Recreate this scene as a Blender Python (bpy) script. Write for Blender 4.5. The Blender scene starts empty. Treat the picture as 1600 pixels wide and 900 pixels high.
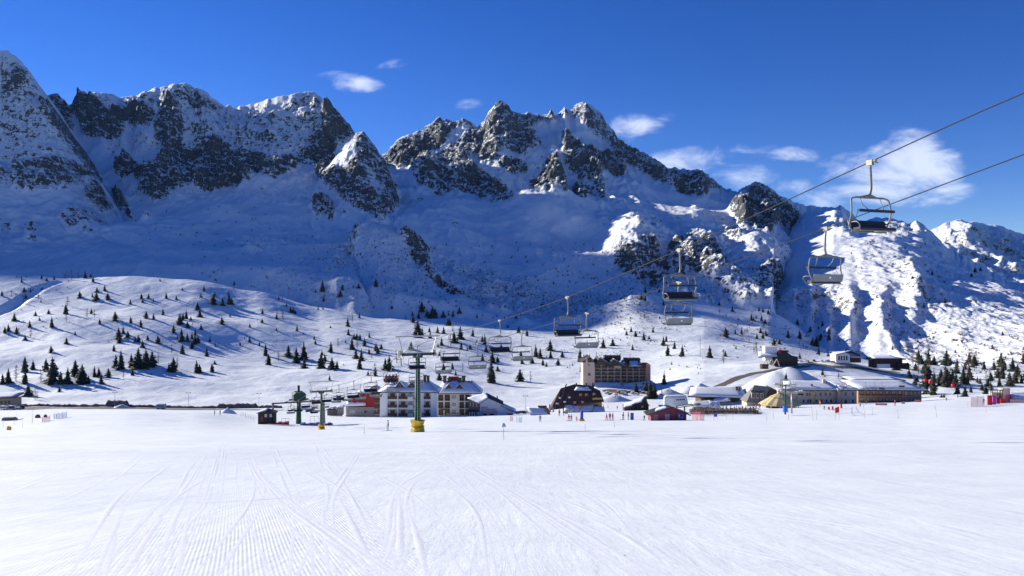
import bpy, bmesh, math, random
import numpy as np
from mathutils import Vector, Matrix
random.seed(7)
# ------------------------------------------------------------------ camera, sky, sun, exposure
scn = bpy.context.scene
COL = scn.collection
cam_data = bpy.data.cameras.new('camera')
cam = bpy.data.objects.new('camera', cam_data); COL.objects.link(cam)
cam_data.lens = 27.0; cam_data.sensor_width = 36.0
cam_data.clip_start = 0.2; cam_data.clip_end = 60000
cam.rotation_euler = (math.radians(90), 0, 0)
scn.camera = cam
FPX, UC, VC = 1200.0, 800.0, 450.0          # focal length and centre of a 1600x900 frame
SUN_LEFT, SUN_ELEV = math.radians(58), math.radians(19)
sun_dir = Vector((-math.cos(SUN_ELEV)*math.sin(SUN_LEFT), math.cos(SUN_ELEV)*math.cos(SUN_LEFT), math.sin(SUN_ELEV)))
sl = bpy.data.lights.new('sun', 'SUN'); sl.energy = 5.0; sl.angle = math.radians(0.5); sl.color = (1.0, 0.955, 0.83)
so = bpy.data.objects.new('sun', sl); COL.objects.link(so)
so.rotation_euler = sun_dir.to_track_quat('Z', 'Y').to_euler()
scn.view_settings.view_transform = 'Standard'; scn.view_settings.look = 'None'
scn.view_settings.gamma = 1; scn.view_settings.exposure = 0.74

def build_world():
    w = bpy.data.worlds.new('World'); scn.world = w; w.use_nodes = True
    nt = w.node_tree; N = nt.nodes; L = nt.links
    for n in list(N): N.remove(n)
    out = N.new('ShaderNodeOutputWorld'); bg = N.new('ShaderNodeBackground'); bg.inputs['Strength'].default_value = SKY_STRENGTH
    sky = N.new('ShaderNodeTexSky'); sky.sky_type = 'NISHITA'; sky.sun_disc = False
    sky.sun_elevation = SUN_ELEV
    sky.sun_rotation = -SUN_LEFT
    sky.altitude = 2600; sky.air_density = 0.9; sky.dust_density = 0.0; sky.ozone_density = 3.0
    hs = N.new('ShaderNodeHueSaturation'); hs.inputs['Saturation'].default_value = 1.29; hs.inputs['Value'].default_value = 1.0; hs.inputs['Hue'].default_value = 0.522
    L.new(sky.outputs[0], hs.inputs['Color'])
    # clouds: soft noise patches seen in fixed directions of the sky
    geo = N.new('ShaderNodeTexCoord')
    def math_(op, a, b=None, c=None, clamp=False):
        m = N.new('ShaderNodeMath'); m.operation = op; m.use_clamp = clamp
        for i, x in enumerate((a, b, c)):
            if x is None: continue
            if isinstance(x, (int, float)): m.inputs[i].default_value = x
            else: L.new(x, m.inputs[i])
        return m.outputs[0]
    sep = N.new('ShaderNodeSeparateXYZ'); L.new(geo.outputs['Generated'], sep.inputs[0])
    ysafe = math_('MAXIMUM', sep.outputs[1], 0.05)
    tx = math_('DIVIDE', sep.outputs[0], ysafe); tz = math_('DIVIDE', sep.outputs[2], ysafe)
    comb = N.new('ShaderNodeCombineXYZ'); L.new(tx, comb.inputs[0]); L.new(tz, comb.inputs[1])
    mp = N.new('ShaderNodeMapping'); L.new(comb.outputs[0], mp.inputs[0]); mp.inputs['Scale'].default_value = (14, 30, 1)
    mp.inputs['Rotation'].default_value = (0, 0, -0.12)
    nz = N.new('ShaderNodeTexNoise'); L.new(mp.outputs[0], nz.inputs[0]); nz.inputs['Scale'].default_value = 1.0
    nz.inputs['Detail'].default_value = 8; nz.inputs['Roughness'].default_value = 0.60; nz.inputs['Distortion'].default_value = 0.5
    nz2 = N.new('ShaderNodeTexNoise'); L.new(mp.outputs[0], nz2.inputs[0]); nz2.inputs['Scale'].default_value = 4.5
    nz2.inputs['Detail'].default_value = 4
    total = None
    for (u, v, a, b, rot, k) in CLOUDS:
        cx, cz = (u-UC)/FPX, (VC-v)/FPX; a /= FPX; b /= FPX
        dx = math_('SUBTRACT', tx, cx); dz = math_('SUBTRACT', tz, cz)
        ca, sa = math.cos(rot), math.sin(rot)
        p = math_('ADD', math_('MULTIPLY', dx, ca/a), math_('MULTIPLY', dz, sa/a))
        q = math_('ADD', math_('MULTIPLY', dx, -sa/b), math_('MULTIPLY', dz, ca/b))
        d = math_('SQRT', math_('ADD', math_('MULTIPLY', p, p), math_('MULTIPLY', q, q)))
        e = math_('MULTIPLY', math_('SUBTRACT', 1.35, d, clamp=True), k)
        total = e if total is None else math_('MAXIMUM', total, e)
    nn = math_('ADD', math_('MULTIPLY', math_('SUBTRACT', nz.outputs[0], 0.5), 4.6), math_('MULTIPLY', math_('SUBTRACT', nz2.outputs[0], 0.5), 0.55))
    cov = math_('ADD', total, math_('MULTIPLY', nn, math_('MINIMUM', math_('MULTIPLY', total, 2.2), 0.75)))
    mr = N.new('ShaderNodeMapRange'); mr.interpolation_type = 'SMOOTHSTEP'; L.new(cov, mr.inputs[0])
    mr.inputs[1].default_value = 0.10; mr.inputs[2].default_value = 1.7; mr.inputs[3].default_value = 0; mr.inputs[4].default_value = 0.72
    mix = N.new('ShaderNodeMix'); mix.data_type = 'RGBA'; L.new(mr.outputs[0], mix.inputs[0]); L.new(hs.outputs[0], mix.inputs[6])
    mix.inputs[7].default_value = (7.0, 7.5, 8.6, 1)
    L.new(mix.outputs[2], bg.inputs[0]); L.new(bg.outputs[0], out.inputs[0])
SKY_STRENGTH = 0.088
CLOUDS = [(548, 128, 46, 14, -0.12, 1.0), (605, 101, 34, 8, 0.1, 0.5), (660, 139, 18, 9, -0.2, 0.5), (733, 163, 22, 9, 0.1, 0.45),
          (995, 198, 38, 24, 0.15, 1.0), (1035, 183, 22, 9, 0.1, 0.5), (1075, 250, 75, 20, 0.12, 0.85), (1235, 243, 45, 13, 0.0, 0.85), (1150, 240, 80, 14, 0.05, 0.6),
          (1180, 275, 90, 22, 0.0, 0.6), (1235, 288, 36, 17, 0.0, 0.85), (1275, 312, 45, 14, 0, 0.75), (1340, 268, 70, 28, 0.1, 0.9),
          (1430, 252, 66, 42, -0.2, 1.6), (1390, 282, 90, 32, 0.0, 1.4), (1460, 305, 62, 17, 0.1, 1.0)]
build_world()

# ------------------------------------------------------------------ helpers
def tag(o, label=None, cat=None, group=None, kind=None):
    if label: o['label'] = label
    if cat: o['category'] = cat
    if group: o['group'] = group
    if kind: o['kind'] = kind
    return o

def _hash(ix, iy, seed):
    h = (ix.astype(np.int64)*374761393 + iy.astype(np.int64)*668265263 + seed*2246822519) & 0xffffffff
    h = ((h ^ (h >> 13))*1274126177) & 0xffffffff
    h = (h ^ (h >> 16))
    return (h & 0xffff)/65535.0

def vnoise(x, y, seed=0):
    ix = np.floor(x); iy = np.floor(y); fx = x-ix; fy = y-iy
    fx = fx*fx*fx*(fx*(fx*6-15)+10); fy = fy*fy*fy*(fy*(fy*6-15)+10)
    a = _hash(ix, iy, seed); b = _hash(ix+1, iy, seed); c = _hash(ix, iy+1, seed); d = _hash(ix+1, iy+1, seed)
    return (a*(1-fx)+b*fx)*(1-fy)+(c*(1-fx)+d*fx)*fy

def fbm(x, y, octv=5, seed=0, gain=0.5, ridged=False):
    s = np.zeros_like(x, dtype=float); a = 1.0; t = 0
    for i in range(octv):
        ang = 0.6*i; ca, sa = math.cos(ang), math.sin(ang)
        n = vnoise((x*ca-y*sa)*2**i+13.7*i, (x*sa+y*ca)*2**i-7.3*i, seed+i*17)
        n = 1-np.abs(2*n-1) if ridged else n*2-1
        s += a*n; t += a; a *= gain
    return s/t

def smooth(a, b, x):
    t = np.clip((x-a)/(b-a), 0, 1); return t*t*(3-2*t)

def grid_mesh(name, X, Y, Z, mat, attrs=None, wrap=False):
    """X,Y,Z: (rows, cols) arrays -> one quad sheet"""
    r, c = X.shape
    co = np.stack([X, Y, Z], -1).reshape(-1, 3).astype(np.float32)
    i = np.arange(r-1)[:, None]*c; j = np.arange(c-1)[None, :]
    q = np.stack([i+j, i+j+1, i+j+1+c, i+j+c], -1).reshape(-1, 4)
    if wrap:
        k = np.arange(r-1)*c
        q = np.concatenate([q, np.stack([k+c-1, k, k+c, k+2*c-1], -1)])
    q = q.astype(np.int32)
    me = bpy.data.meshes.new(name)
    me.vertices.add(len(co)); me.vertices.foreach_set('co', co.ravel())
    me.loops.add(q.size); me.loops.foreach_set('vertex_index', q.ravel())
    me.polygons.add(len(q)); me.polygons.foreach_set('loop_start', np.arange(0, q.size, 4, dtype=np.int32))
    me.polygons.foreach_set('use_smooth', np.ones(len(q), dtype=bool))
    for k, v in (attrs or {}).items():
        at = me.attributes.new(k, 'FLOAT', 'POINT'); at.data.foreach_set('value', v.reshape(-1).astype(np.float32))
    me.update(calc_edges=True); me.validate()
    me.materials.append(mat)
    o = bpy.data.objects.new(name, me); COL.objects.link(o)
    return o

# ------------------------------------------------------------------ rock map: which parts of the range are bare rock (digitised outlines)
ROCK = [
 (.20, [(640,250),(980,240),(1000,330),(850,345),(650,300)]), (.19, [(130,150),(560,200),(540,330),(200,310)]), (.17, [(930,330),(1240,380),(1240,480),(950,440)]), (.16, [(0,90),(120,240),(200,350),(160,400),(0,400)]),
 (.34, [(0,85),(35,95),(60,135),(85,180),(120,240),(165,300),(0,300)]),
 (.80, [(25,115),(38,104),(47,125),(35,137),(15,142),(0,147),(0,132)]),
 (.72, [(30,282),(60,262),(110,258),(150,270),(164,284),(140,290),(110,300),(95,306),(70,300),(50,308),(30,305)]),
 (.62, [(0,265),(20,275),(18,300),(0,304)]),
 (.82, [(138,305),(160,298),(175,318),(187,340),(165,336),(143,326)]),
 (.60, [(100,345),(130,336),(165,345),(168,358),(145,371),(113,362)]),
 (.55, [(44,358),(60,353),(60,380),(45,378)]), (.55, [(0,342),(15,345),(15,360),(0,362)]),
 (.85, [(175,302),(190,303),(207,330),(206,340),(188,324)]), (.5, [(225,338),(248,336),(240,358),(224,355)]),
 (.85, [(72,158),(95,186),(122,232),(168,292),(150,288),(98,218),(66,166)]),
 (.85, [(70,148),(90,148),(108,163),(118,205),(112,216),(95,190),(75,166)]),
 (.86, [(110,168),(130,148),(150,165),(175,185),(205,183),(235,180),(246,190),(238,205),(215,208),(200,200),(195,213),(175,223),(150,218),(130,213),(128,195),(112,182)]),
 (.36, [(130,150),(290,131),(345,165),(355,182),(230,182),(150,172)]),
 (.62, [(268,133),(290,130),(345,165),(332,178),(300,168),(275,160)]),
 (.66, [(245,215),(258,185),(272,163),(290,190),(287,228),(270,232),(250,228)]),
 (.84, [(170,268),(195,250),(225,262),(245,253),(265,233),(300,228),(340,223),(360,235),(400,243),(430,253),(480,243),(480,262),(450,281),(425,291),(405,285),(385,301),(360,290),(330,299),(300,292),(275,306),(245,315),(218,300),(232,290),(205,279),(190,276)]),
 (.38, [(290,165),(345,163),(400,160),(520,165),(512,236),(400,246),(300,232)]),
 (.88, [(508,163),(530,176),(556,208),(545,223),(525,229),(520,243),(500,256),(470,250),(488,218),(508,205)]),
 (.55, [(460,145),(482,142),(505,155),(502,176),(450,168)]),
 (.82, [(553,208),(570,206),(602,253),(624,310),(622,328),(605,348),(595,352),(575,336),(545,322),(532,307),(510,292),(490,272),(508,260),(540,270),(559,252)]),
 (-.4, [(565,262),(585,272),(602,312),(592,318)]),
 (.72, [(485,320),(500,314),(526,330),(520,343),(495,341)]), (.5, [(530,328),(545,330),(545,340),(532,338)]),
 (.95, [(594,246),(620,220),(645,207),(685,182),(742,193),(735,206),(706,213),(695,226),(670,237),(650,252),(625,259),(598,256)]),
 (.78, [(640,262),(660,245),(690,235),(720,225),(740,205),(777,163),(810,180),(862,176),(870,196),(855,206),(830,201),(840,226),(846,241),(815,246),(790,240),(775,256),(755,262),(735,245),(728,260),(750,275),(790,290),(800,305),(822,315),(821,326),(800,334),(770,325),(735,300),(700,301),(665,291),(648,285)]),
 (.88, [(773,262),(805,251),(827,261),(820,270),(795,271)]),
 (.66, [(866,176),(910,160),(942,178),(968,215),(980,232),(960,236),(930,216),(905,196),(880,190)]),
 (.80, [(878,223),(920,235),(972,250),(976,276),(935,275),(947,311),(935,313),(922,290),(905,281),(885,266),(878,250)]),
 (.88, [(825,280),(845,275),(855,261),(868,261),(880,280),(885,300),(905,289),(927,300),(907,322),(887,326),(880,341),(865,341),(846,336),(850,322),(855,302),(833,298)]),
 (.75, [(903,325),(932,317),(926,329)]), (.7, [(935,322),(946,320),(946,328),(936,328)]),
 (.84, [(950,232),(1005,238),(1045,260),(1060,264),(1095,270),(1132,294),(1145,302),(1120,306),(1105,306),(1100,318),(1080,311),(1050,301),(1030,291),(1005,276),(985,266),(965,256)]),
 (.90, [(1133,345),(1155,326),(1175,333),(1205,345),(1227,355),(1210,363),(1195,380),(1175,371),(1150,363)]),
 (.85, [(1155,298),(1182,286),(1202,295),(1228,314),(1242,324),(1262,335),(1250,353),(1235,361),(1210,346),(1190,331),(1173,318)]),
 (.60, [(1045,395),(1075,383),(1107,393),(1142,425),(1130,442),(1100,447),(1080,437),(1050,442),(1030,430)]),
 (.56, [(958,400),(985,410),(1010,398),(1035,410),(1040,447),(1010,441),(985,437),(960,420)]),
 (.30, [(988,373),(1012,383),(1003,397),(985,388)]), (.4, [(970,358),(985,355),(998,365),(980,372)]),
 (.58, [(1165,440),(1200,433),(1217,450),(1210,472),(1180,467)]), (.36, [(1100,442),(1250,460),(1240,492),(1150,482)]),
 (.62, [(1120,375),(1150,372),(1165,395),(1140,400)]), (.45, [(1070,325),(1085,325),(1100,345),(1085,340)]),
 (.72, [(638,393),(670,400),(674,425),(650,431),(638,415)]),
 (.60, [(590,370),(605,362),(608,375),(592,380)]),
 (.62, [(622,393),(640,402),(700,450),(800,497),(790,503),(700,464),(650,432)]),
 (.30, [(540,398),(600,370),(610,376),(560,415),(500,440)]),
 (.27, [(680,400),(760,440),(860,460),(950,440),(1000,470),(950,502),(850,502),(760,482)]),
 (.24, [(350,370),(460,360),(500,390),(400,410)]), (.28, [(1000,440),(1120,440),(1120,480),(1000,460)]),
 (.62, [(1288,345),(1320,350),(1337,375),(1320,377),(1295,365)]), (.6, [(1355,355),(1440,345),(1450,370),(1400,385),(1360,372)]),
 (.62, [(1388,420),(1420,413),(1442,470),(1472,492),(1440,482),(1410,452)]),
 (.44, [(1225,462),(1300,450),(1360,462),(1400,500),(1420,550),(1370,520),(1330,500),(1300,520),(1240,500)]),
 (.36, [(1440,440),(1480,470),(1560,530),(1500,540),(1440,500)]),
 (.44, [(1440,355),(1500,335),(1600,358),(1720,380),(1720,470),(1600,450),(1520,425),(1470,385)]),
 (.28, [(1400,480),(1500,430),(1700,440),(1700,600),(1450,590),(1380,540)]),
 (.20, [(1330,380),(1460,360),(1700,480),(1700,560),(1350,480)]),
]
def raster_mask(polys, sc=2, u0=-100, u1=1800, v0=40, v1=640, blur=3):
    uu = np.arange(u0, u1, sc)+.5; vv = np.arange(v0, v1, sc)+.5
    M = np.zeros((len(vv), len(uu)))
    for d, P in polys:
        P = np.array(P, float)
        j0 = max(0, int((P[:, 0].min()-u0)/sc)-1); j1 = min(len(uu), int((P[:, 0].max()-u0)/sc)+2)
        i0 = max(0, int((P[:, 1].min()-v0)/sc)-1); i1 = min(len(vv), int((P[:, 1].max()-v0)/sc)+2)
        X, Y = np.meshgrid(uu[j0:j1], vv[i0:i1]); ins = np.zeros(X.shape, bool)
        for a in range(len(P)):
            x1, y1 = P[a]; x2, y2 = P[(a+1) % len(P)]
            if y1 == y2: continue
            c = ((y1 > Y) != (y2 > Y)) & (X < (x2-x1)*(Y-y1)/(y2-y1)+x1); ins ^= c
        S = M[i0:i1, j0:j1]
        if d < 0: S[ins] = S[ins]+d
        else: S[ins] = np.maximum(S[ins], d)
    for _ in range(2):
        for ax in (0, 1):
            A = np.zeros_like(M)
            for k in range(-blur//2, blur//2+1): A += np.roll(M, k, ax)
            M = A/(2*(blur//2)+2 if blur % 2 else blur+1)
    return M
def make_sampler(polys, **kw):
    sc, u0, v0 = 2, -100, 40
    M = raster_mask(polys, **kw)
    def f(u, v):
        x = np.clip((u-u0)/sc-.5, 0, M.shape[1]-1.001); y = np.clip((v-v0)/sc-.5, 0, M.shape[0]-1.001)
        i = y.astype(int); j = x.astype(int); fx = x-j; fy = y-i
        return (M[i, j]*(1-fx)+M[i, j+1]*fx)*(1-fy)+(M[i+1, j]*(1-fx)+M[i+1, j+1]*fx)*fy
    return f
rock_at = make_sampler(ROCK, blur=2)
# ------------------------------------------------------------------ the ground: piste, valley floor and sunlit hillside as one sheet
GU = np.array([-900,-300,0,100,200,300,400,500,600,700,800,900,1000,1100,1200,1300,1400,1500,1600,1900,2600], float)
GY = np.array([50,114,160,200,225,250,288,330,380,430,455,480,520,560,670,785,930,1030,1130,1280,1500], float)
GV = np.array([
#-900 -300   0   100  200  300  400  500  600  700  800  900 1000 1100 1200 1300 1400 1500 1600 1900 2600
[700, 700, 700, 699, 698, 698, 698, 698, 698, 697, 697, 696, 695, 695, 694, 693, 692, 692, 691, 690, 690],
[690, 686, 682, 681, 679, 678, 678, 677, 677, 674, 672, 670, 669, 668, 667, 666, 665, 662, 660, 655, 650],
[676, 676, 674, 671, 670, 670, 673, 674, 672, 667, 665, 663, 662, 661, 659, 657, 655, 652, 650, 644, 640],
[664, 665, 666, 661, 659, 662, 668, 671, 667, 661, 659, 658, 657, 656, 654, 651, 648, 645, 643, 636, 630],
[655, 656, 657, 653, 651, 655, 663, 667, 663, 657, 655, 653, 650, 649, 647, 644, 641, 638, 636, 630, 625],
[648, 648, 648, 646, 644, 648, 660, 662, 659, 655, 651, 647, 645, 643, 639, 636, 633, 631, 630, 624, 620],
[646, 645, 644, 643, 642, 644, 654, 653, 652, 650, 648, 645, 642, 640, 634, 632, 630, 627, 626, 622, 618],
[645, 644, 643, 642, 641, 643, 648, 650, 652, 651, 648, 643, 641, 638, 634, 632, 630, 625, 622, 620, 616],
[642, 642, 642, 641, 641, 642, 644, 646, 650, 650, 646, 641, 639, 636, 633, 630, 628, 622, 618, 616, 612],
[640, 640, 640, 640, 640, 641, 640, 641, 645, 646, 638, 634, 632, 631, 628, 626, 624, 616, 612, 610, 606],
[633, 633, 633, 635, 636, 638, 637, 637, 638, 636, 631, 629, 626, 620, 616, 614, 616, 608, 606, 604, 600],
[624, 626, 628, 629, 631, 632, 632, 630, 629, 622, 622, 619, 617, 603, 596, 600, 606, 600, 598, 596, 592],
[606, 606, 610, 612, 614, 618, 618, 615, 612, 605, 608, 606, 604, 586, 584, 582, 590, 590, 588, 586, 582],
[585, 582, 590, 588, 592, 598, 600, 598, 590, 590, 596, 598, 593, 574, 566, 563, 575, 583, 582, 580, 575],
[560, 550, 542, 538, 545, 556, 565, 572, 568, 565, 575, 572, 566, 556, 556, 561, 572, 578, 578, 574, 570],
[515, 500, 486, 483, 486, 494, 508, 522, 528, 532, 546, 546, 538, 530, 538, 557, 574, 582, 582, 580, 575],
[440, 410, 427, 436, 431, 435, 452, 482, 500, 508, 520, 522, 502, 500, 515, 548, 578, 586, 588, 590, 590],
[440, 430, 445, 448, 446, 450, 467, 486, 497, 496, 506, 500, 458, 477, 489, 540, 584, 592, 596, 600, 600],
[450, 440, 452, 455, 452, 455, 470, 484, 491, 494, 500, 500, 474, 490, 505, 556, 590, 600, 604, 610, 610],
[460, 450, 460, 460, 460, 462, 476, 490, 496, 498, 503, 506, 500, 505, 530, 575, 600, 610, 612, 620, 620],
[475, 470, 480, 480, 480, 480, 490, 500, 505, 510, 515, 520, 525, 530, 550, 590, 610, 620, 620, 630, 630],
], float)
def _catmull(tab, knots, q, axis_len):
    i = np.clip(np.searchsorted(knots, q)-1, 0, axis_len-2)
    return i, np.clip((q-knots[i])/(knots[i+1]-knots[i]), 0, 1)
def _tab(u, Y):
    """monotone-ish bicubic lookup of the image row of the ground at column u and distance Y"""
    u = np.clip(u, GU[0], GU[-1]); Yc = np.clip(Y, GY[0], GY[-1])
    j = np.clip(np.searchsorted(GU, u)-1, 0, len(GU)-2); fu = (u-GU[j])/(GU[j+1]-GU[j]); fu = fu*fu*(3-2*fu)*.6+fu*.4
    i = np.clip(np.searchsorted(GY, Yc)-1, 0, len(GY)-2); fy = (Yc-GY[i])/(GY[i+1]-GY[i]); fy = fy*fy*(3-2*fy)*.35+fy*.65
    a = GV[i, j]*(1-fu)+GV[i, j+1]*fu; b = GV[i+1, j]*(1-fu)+GV[i+1, j+1]*fu
    return a*(1-fy)+b*fy
def seg_ridge(x, y, pts, w):
    """height of a ridge along world points (x, y, h) with skirts of half-width w"""
    best = np.zeros_like(x)
    for (x1, y1, h1, w1), (x2, y2, h2, w2) in zip(pts[:-1], pts[1:]):
        dx, dy = x2-x1, y2-y1; L2 = dx*dx+dy*dy
        t = np.clip(((x-x1)*dx+(y-y1)*dy)/L2, 0, 1)
        d = np.hypot(x-x1-t*dx, y-y1-t*dy); h = h1+(h2-h1)*t; ww = (w1+(w2-w1)*t)*w
        k = np.clip(1-d/ww, 0, 1); best = np.maximum(best, h*(k*k*(3-2*k)*.45+k*.55))
    return best
def ground_z(x, y):
    x = np.asarray(x, float); y = np.asarray(y, float); r = np.hypot(x, y)
    Yf = np.maximum(y, 1e-3); u = np.where(y > 0.2*np.abs(x), UC+FPX*x/Yf, np.where(x < 0, GU[0], GU[-1]))
    u = np.clip(u, GU[0], GU[-1]); cth = 1/np.sqrt(1+((u-UC)/FPX)**2)
    Yt = np.where((UC+FPX*x/Yf > GU[0]) & (UC+FPX*x/Yf < GU[-1]) & (y > 0), y, r*cth)
    v = _tab(u, Yt); zt = (VC-v)/FPX*Yt
    s50 = ((_tab(u, np.full_like(u, 50.)) - VC)/FPX*50-1.7)/50
    zp = -1.7-y*(.19+(s50-.19)*smooth(5, 50, y))
    k = smooth(38, 62, r); z = zp*(1-k)+zt*k
    back = smooth(0.35, -0.25, y/np.maximum(r, 1e-3)); z = z*(1-back)+(-1.7-.16*np.maximum(y, -400)*1.0)*back*(r < 1e9)
    # soft drifts and undulations
    z = z + fbm(x/9, y/14, 3, 5)*.10*smooth(8, 60, r)*(1-smooth(200, 420, r)) + fbm(x/60, y/60, 4, 9)*1.6*smooth(420, 560, r) \
          + fbm(x/17, y/17, 3, 19)*.45*smooth(430, 520, r)
    # rounded knolls on the hillside catching light and shade
    z = z + (fbm(x/120, y/90, 2, 23))*5.0*smooth(520, 640, r)*(1-smooth(1050, 1250, r))
    # low snow heaps at the foot of the far slope
    for (u0, v0, Y0, h, w) in HEAPS:
        xx = (u0-UC)/FPX*Y0; d = np.hypot((x-xx), (y-Y0)*.8)/w; z = z+h*np.clip(1-d, 0, 1)**1.3
    z = z + seg_ridge(x, y, MOUND, 1.0)
    # gully in the upper left of the hill
    z = z - seg_ridge(x, y, GULLY, 1.0)
    return z
HEAPS = [(820,500,1030,10,19), (905,503,1000,12,22),(930,501,1020,14,24), (955,503,1000,13,22), (985,506,990,14,24), (880,506,1010,10,18), (1010,510,985,11,20), (1190,500,900,6,30)]
def P(u, Y): return ((u-UC)/FPX*Y, Y)
MOUND = [(*P(1120, 425), 3.5, 24), (*P(1165, 420), 8, 30), (*P(1212, 418), 17.5, 36), (*P(1232, 420), 19.5, 38), (*P(1255, 424), 14.5, 36), (*P(1290, 430), 5, 26)]
GULLY = [(*P(-60, 730), 5, 15), (*P(10, 800), 5, 11), (*P(35, 835), 4, 10), (*P(60, 870), 3, 10), (*P(90, 900), 2, 9)]

def px_to_ground(u, v, y0=60, y1=1150, n=1400):
    Ys = np.linspace(y0, y1, n); xs = (u-UC)/FPX*Ys; zr = (VC-v)/FPX*Ys
    g = ground_z(xs, Ys); hit = np.nonzero(g >= zr)[0]
    if len(hit) == 0:
        k = int(np.argmax((g-zr)/Ys)); return xs[k], Ys[k], float(g[k])
    k = hit[0]; return float(xs[k]), float(Ys[k]), float(g[k])
def gz(x, y): return float(ground_z(np.array([float(x)]), np.array([float(y)]))[0])

def nodes(m):
    m.use_nodes = True; nt = m.node_tree
    for n in list(nt.nodes): nt.nodes.remove(n)
    return nt, nt.nodes, nt.links
class NB:
    """tiny helper for writing shader maths"""
    def __init__(s, m): s.nt, s.N, s.L = nodes(m)
    def n(s, t, **kw):
        nd = s.N.new(t)
        for k, v in kw.items(): setattr(nd, k, v)
        return nd
    def set(s, sock, x):
        if isinstance(x, bpy.types.NodeSocket): s.L.new(x, sock)
        else: sock.default_value = x
    def m(s, op, a, b=None, c=None, clamp=False):
        nd = s.n('ShaderNodeMath', operation=op, use_clamp=clamp)
        for i, x in enumerate((a, b, c)):
            if x is not None: s.set(nd.inputs[i], x)
        return nd.outputs[0]
    def noise(s, vec, scale, detail=3, rough=.5, dist=0):
        nd = s.n('ShaderNodeTexNoise'); s.L.new(vec, nd.inputs['Vector'])
        nd.inputs['Scale'].default_value = scale; nd.inputs['Detail'].default_value = detail
        nd.inputs['Roughness'].default_value = rough; nd.inputs['Distortion'].default_value = dist
        return nd.outputs[0]
    def mapping(s, vec, scale=(1,1,1), rot=(0,0,0), loc=(0,0,0)):
        nd = s.n('ShaderNodeMapping'); s.L.new(vec, nd.inputs[0]); nd.inputs['Scale'].default_value = scale
        nd.inputs['Rotation'].default_value = rot; nd.inputs['Location'].default_value = loc; return nd.outputs[0]
    def range(s, x, a, b, c=0, d=1, sm=False):
        nd = s.n('ShaderNodeMapRange'); nd.interpolation_type = 'SMOOTHSTEP' if sm else 'LINEAR'
        for i, q in enumerate((x, a, b, c, d)): s.set(nd.inputs[i], q)
        return nd.outputs[0]
    def mix(s, f, a, b):
        nd = s.n('ShaderNodeMix', data_type='RGBA'); s.set(nd.inputs[0], f); s.set(nd.inputs[6], a); s.set(nd.inputs[7], b); return nd.outputs[2]
    def bump(s, h, dist, strength=1.0, normal=None):
        nd = s.n('ShaderNodeBump'); s.L.new(h, nd.inputs['Height']); nd.inputs['Distance'].default_value = dist; nd.inputs['Strength'].default_value = strength
        if normal is not None: s.L.new(normal, nd.inputs['Normal'])
        return nd.outputs[0]
    def principled(s, col, rough=.6, spec=.3, normal=None, **kw):
        p = s.n('ShaderNodeBsdfPrincipled'); o = s.n('ShaderNodeOutputMaterial')
        s.set(p.inputs['Base Color'], col); s.set(p.inputs['Roughness'], rough); s.set(p.inputs['Specular IOR Level'], spec)
        if normal is not None: s.L.new(normal, p.inputs['Normal'])
        for k, v in kw.items(): s.set(p.inputs[k], v)
        s.L.new(p.outputs[0], o.inputs[0]); return p

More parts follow.
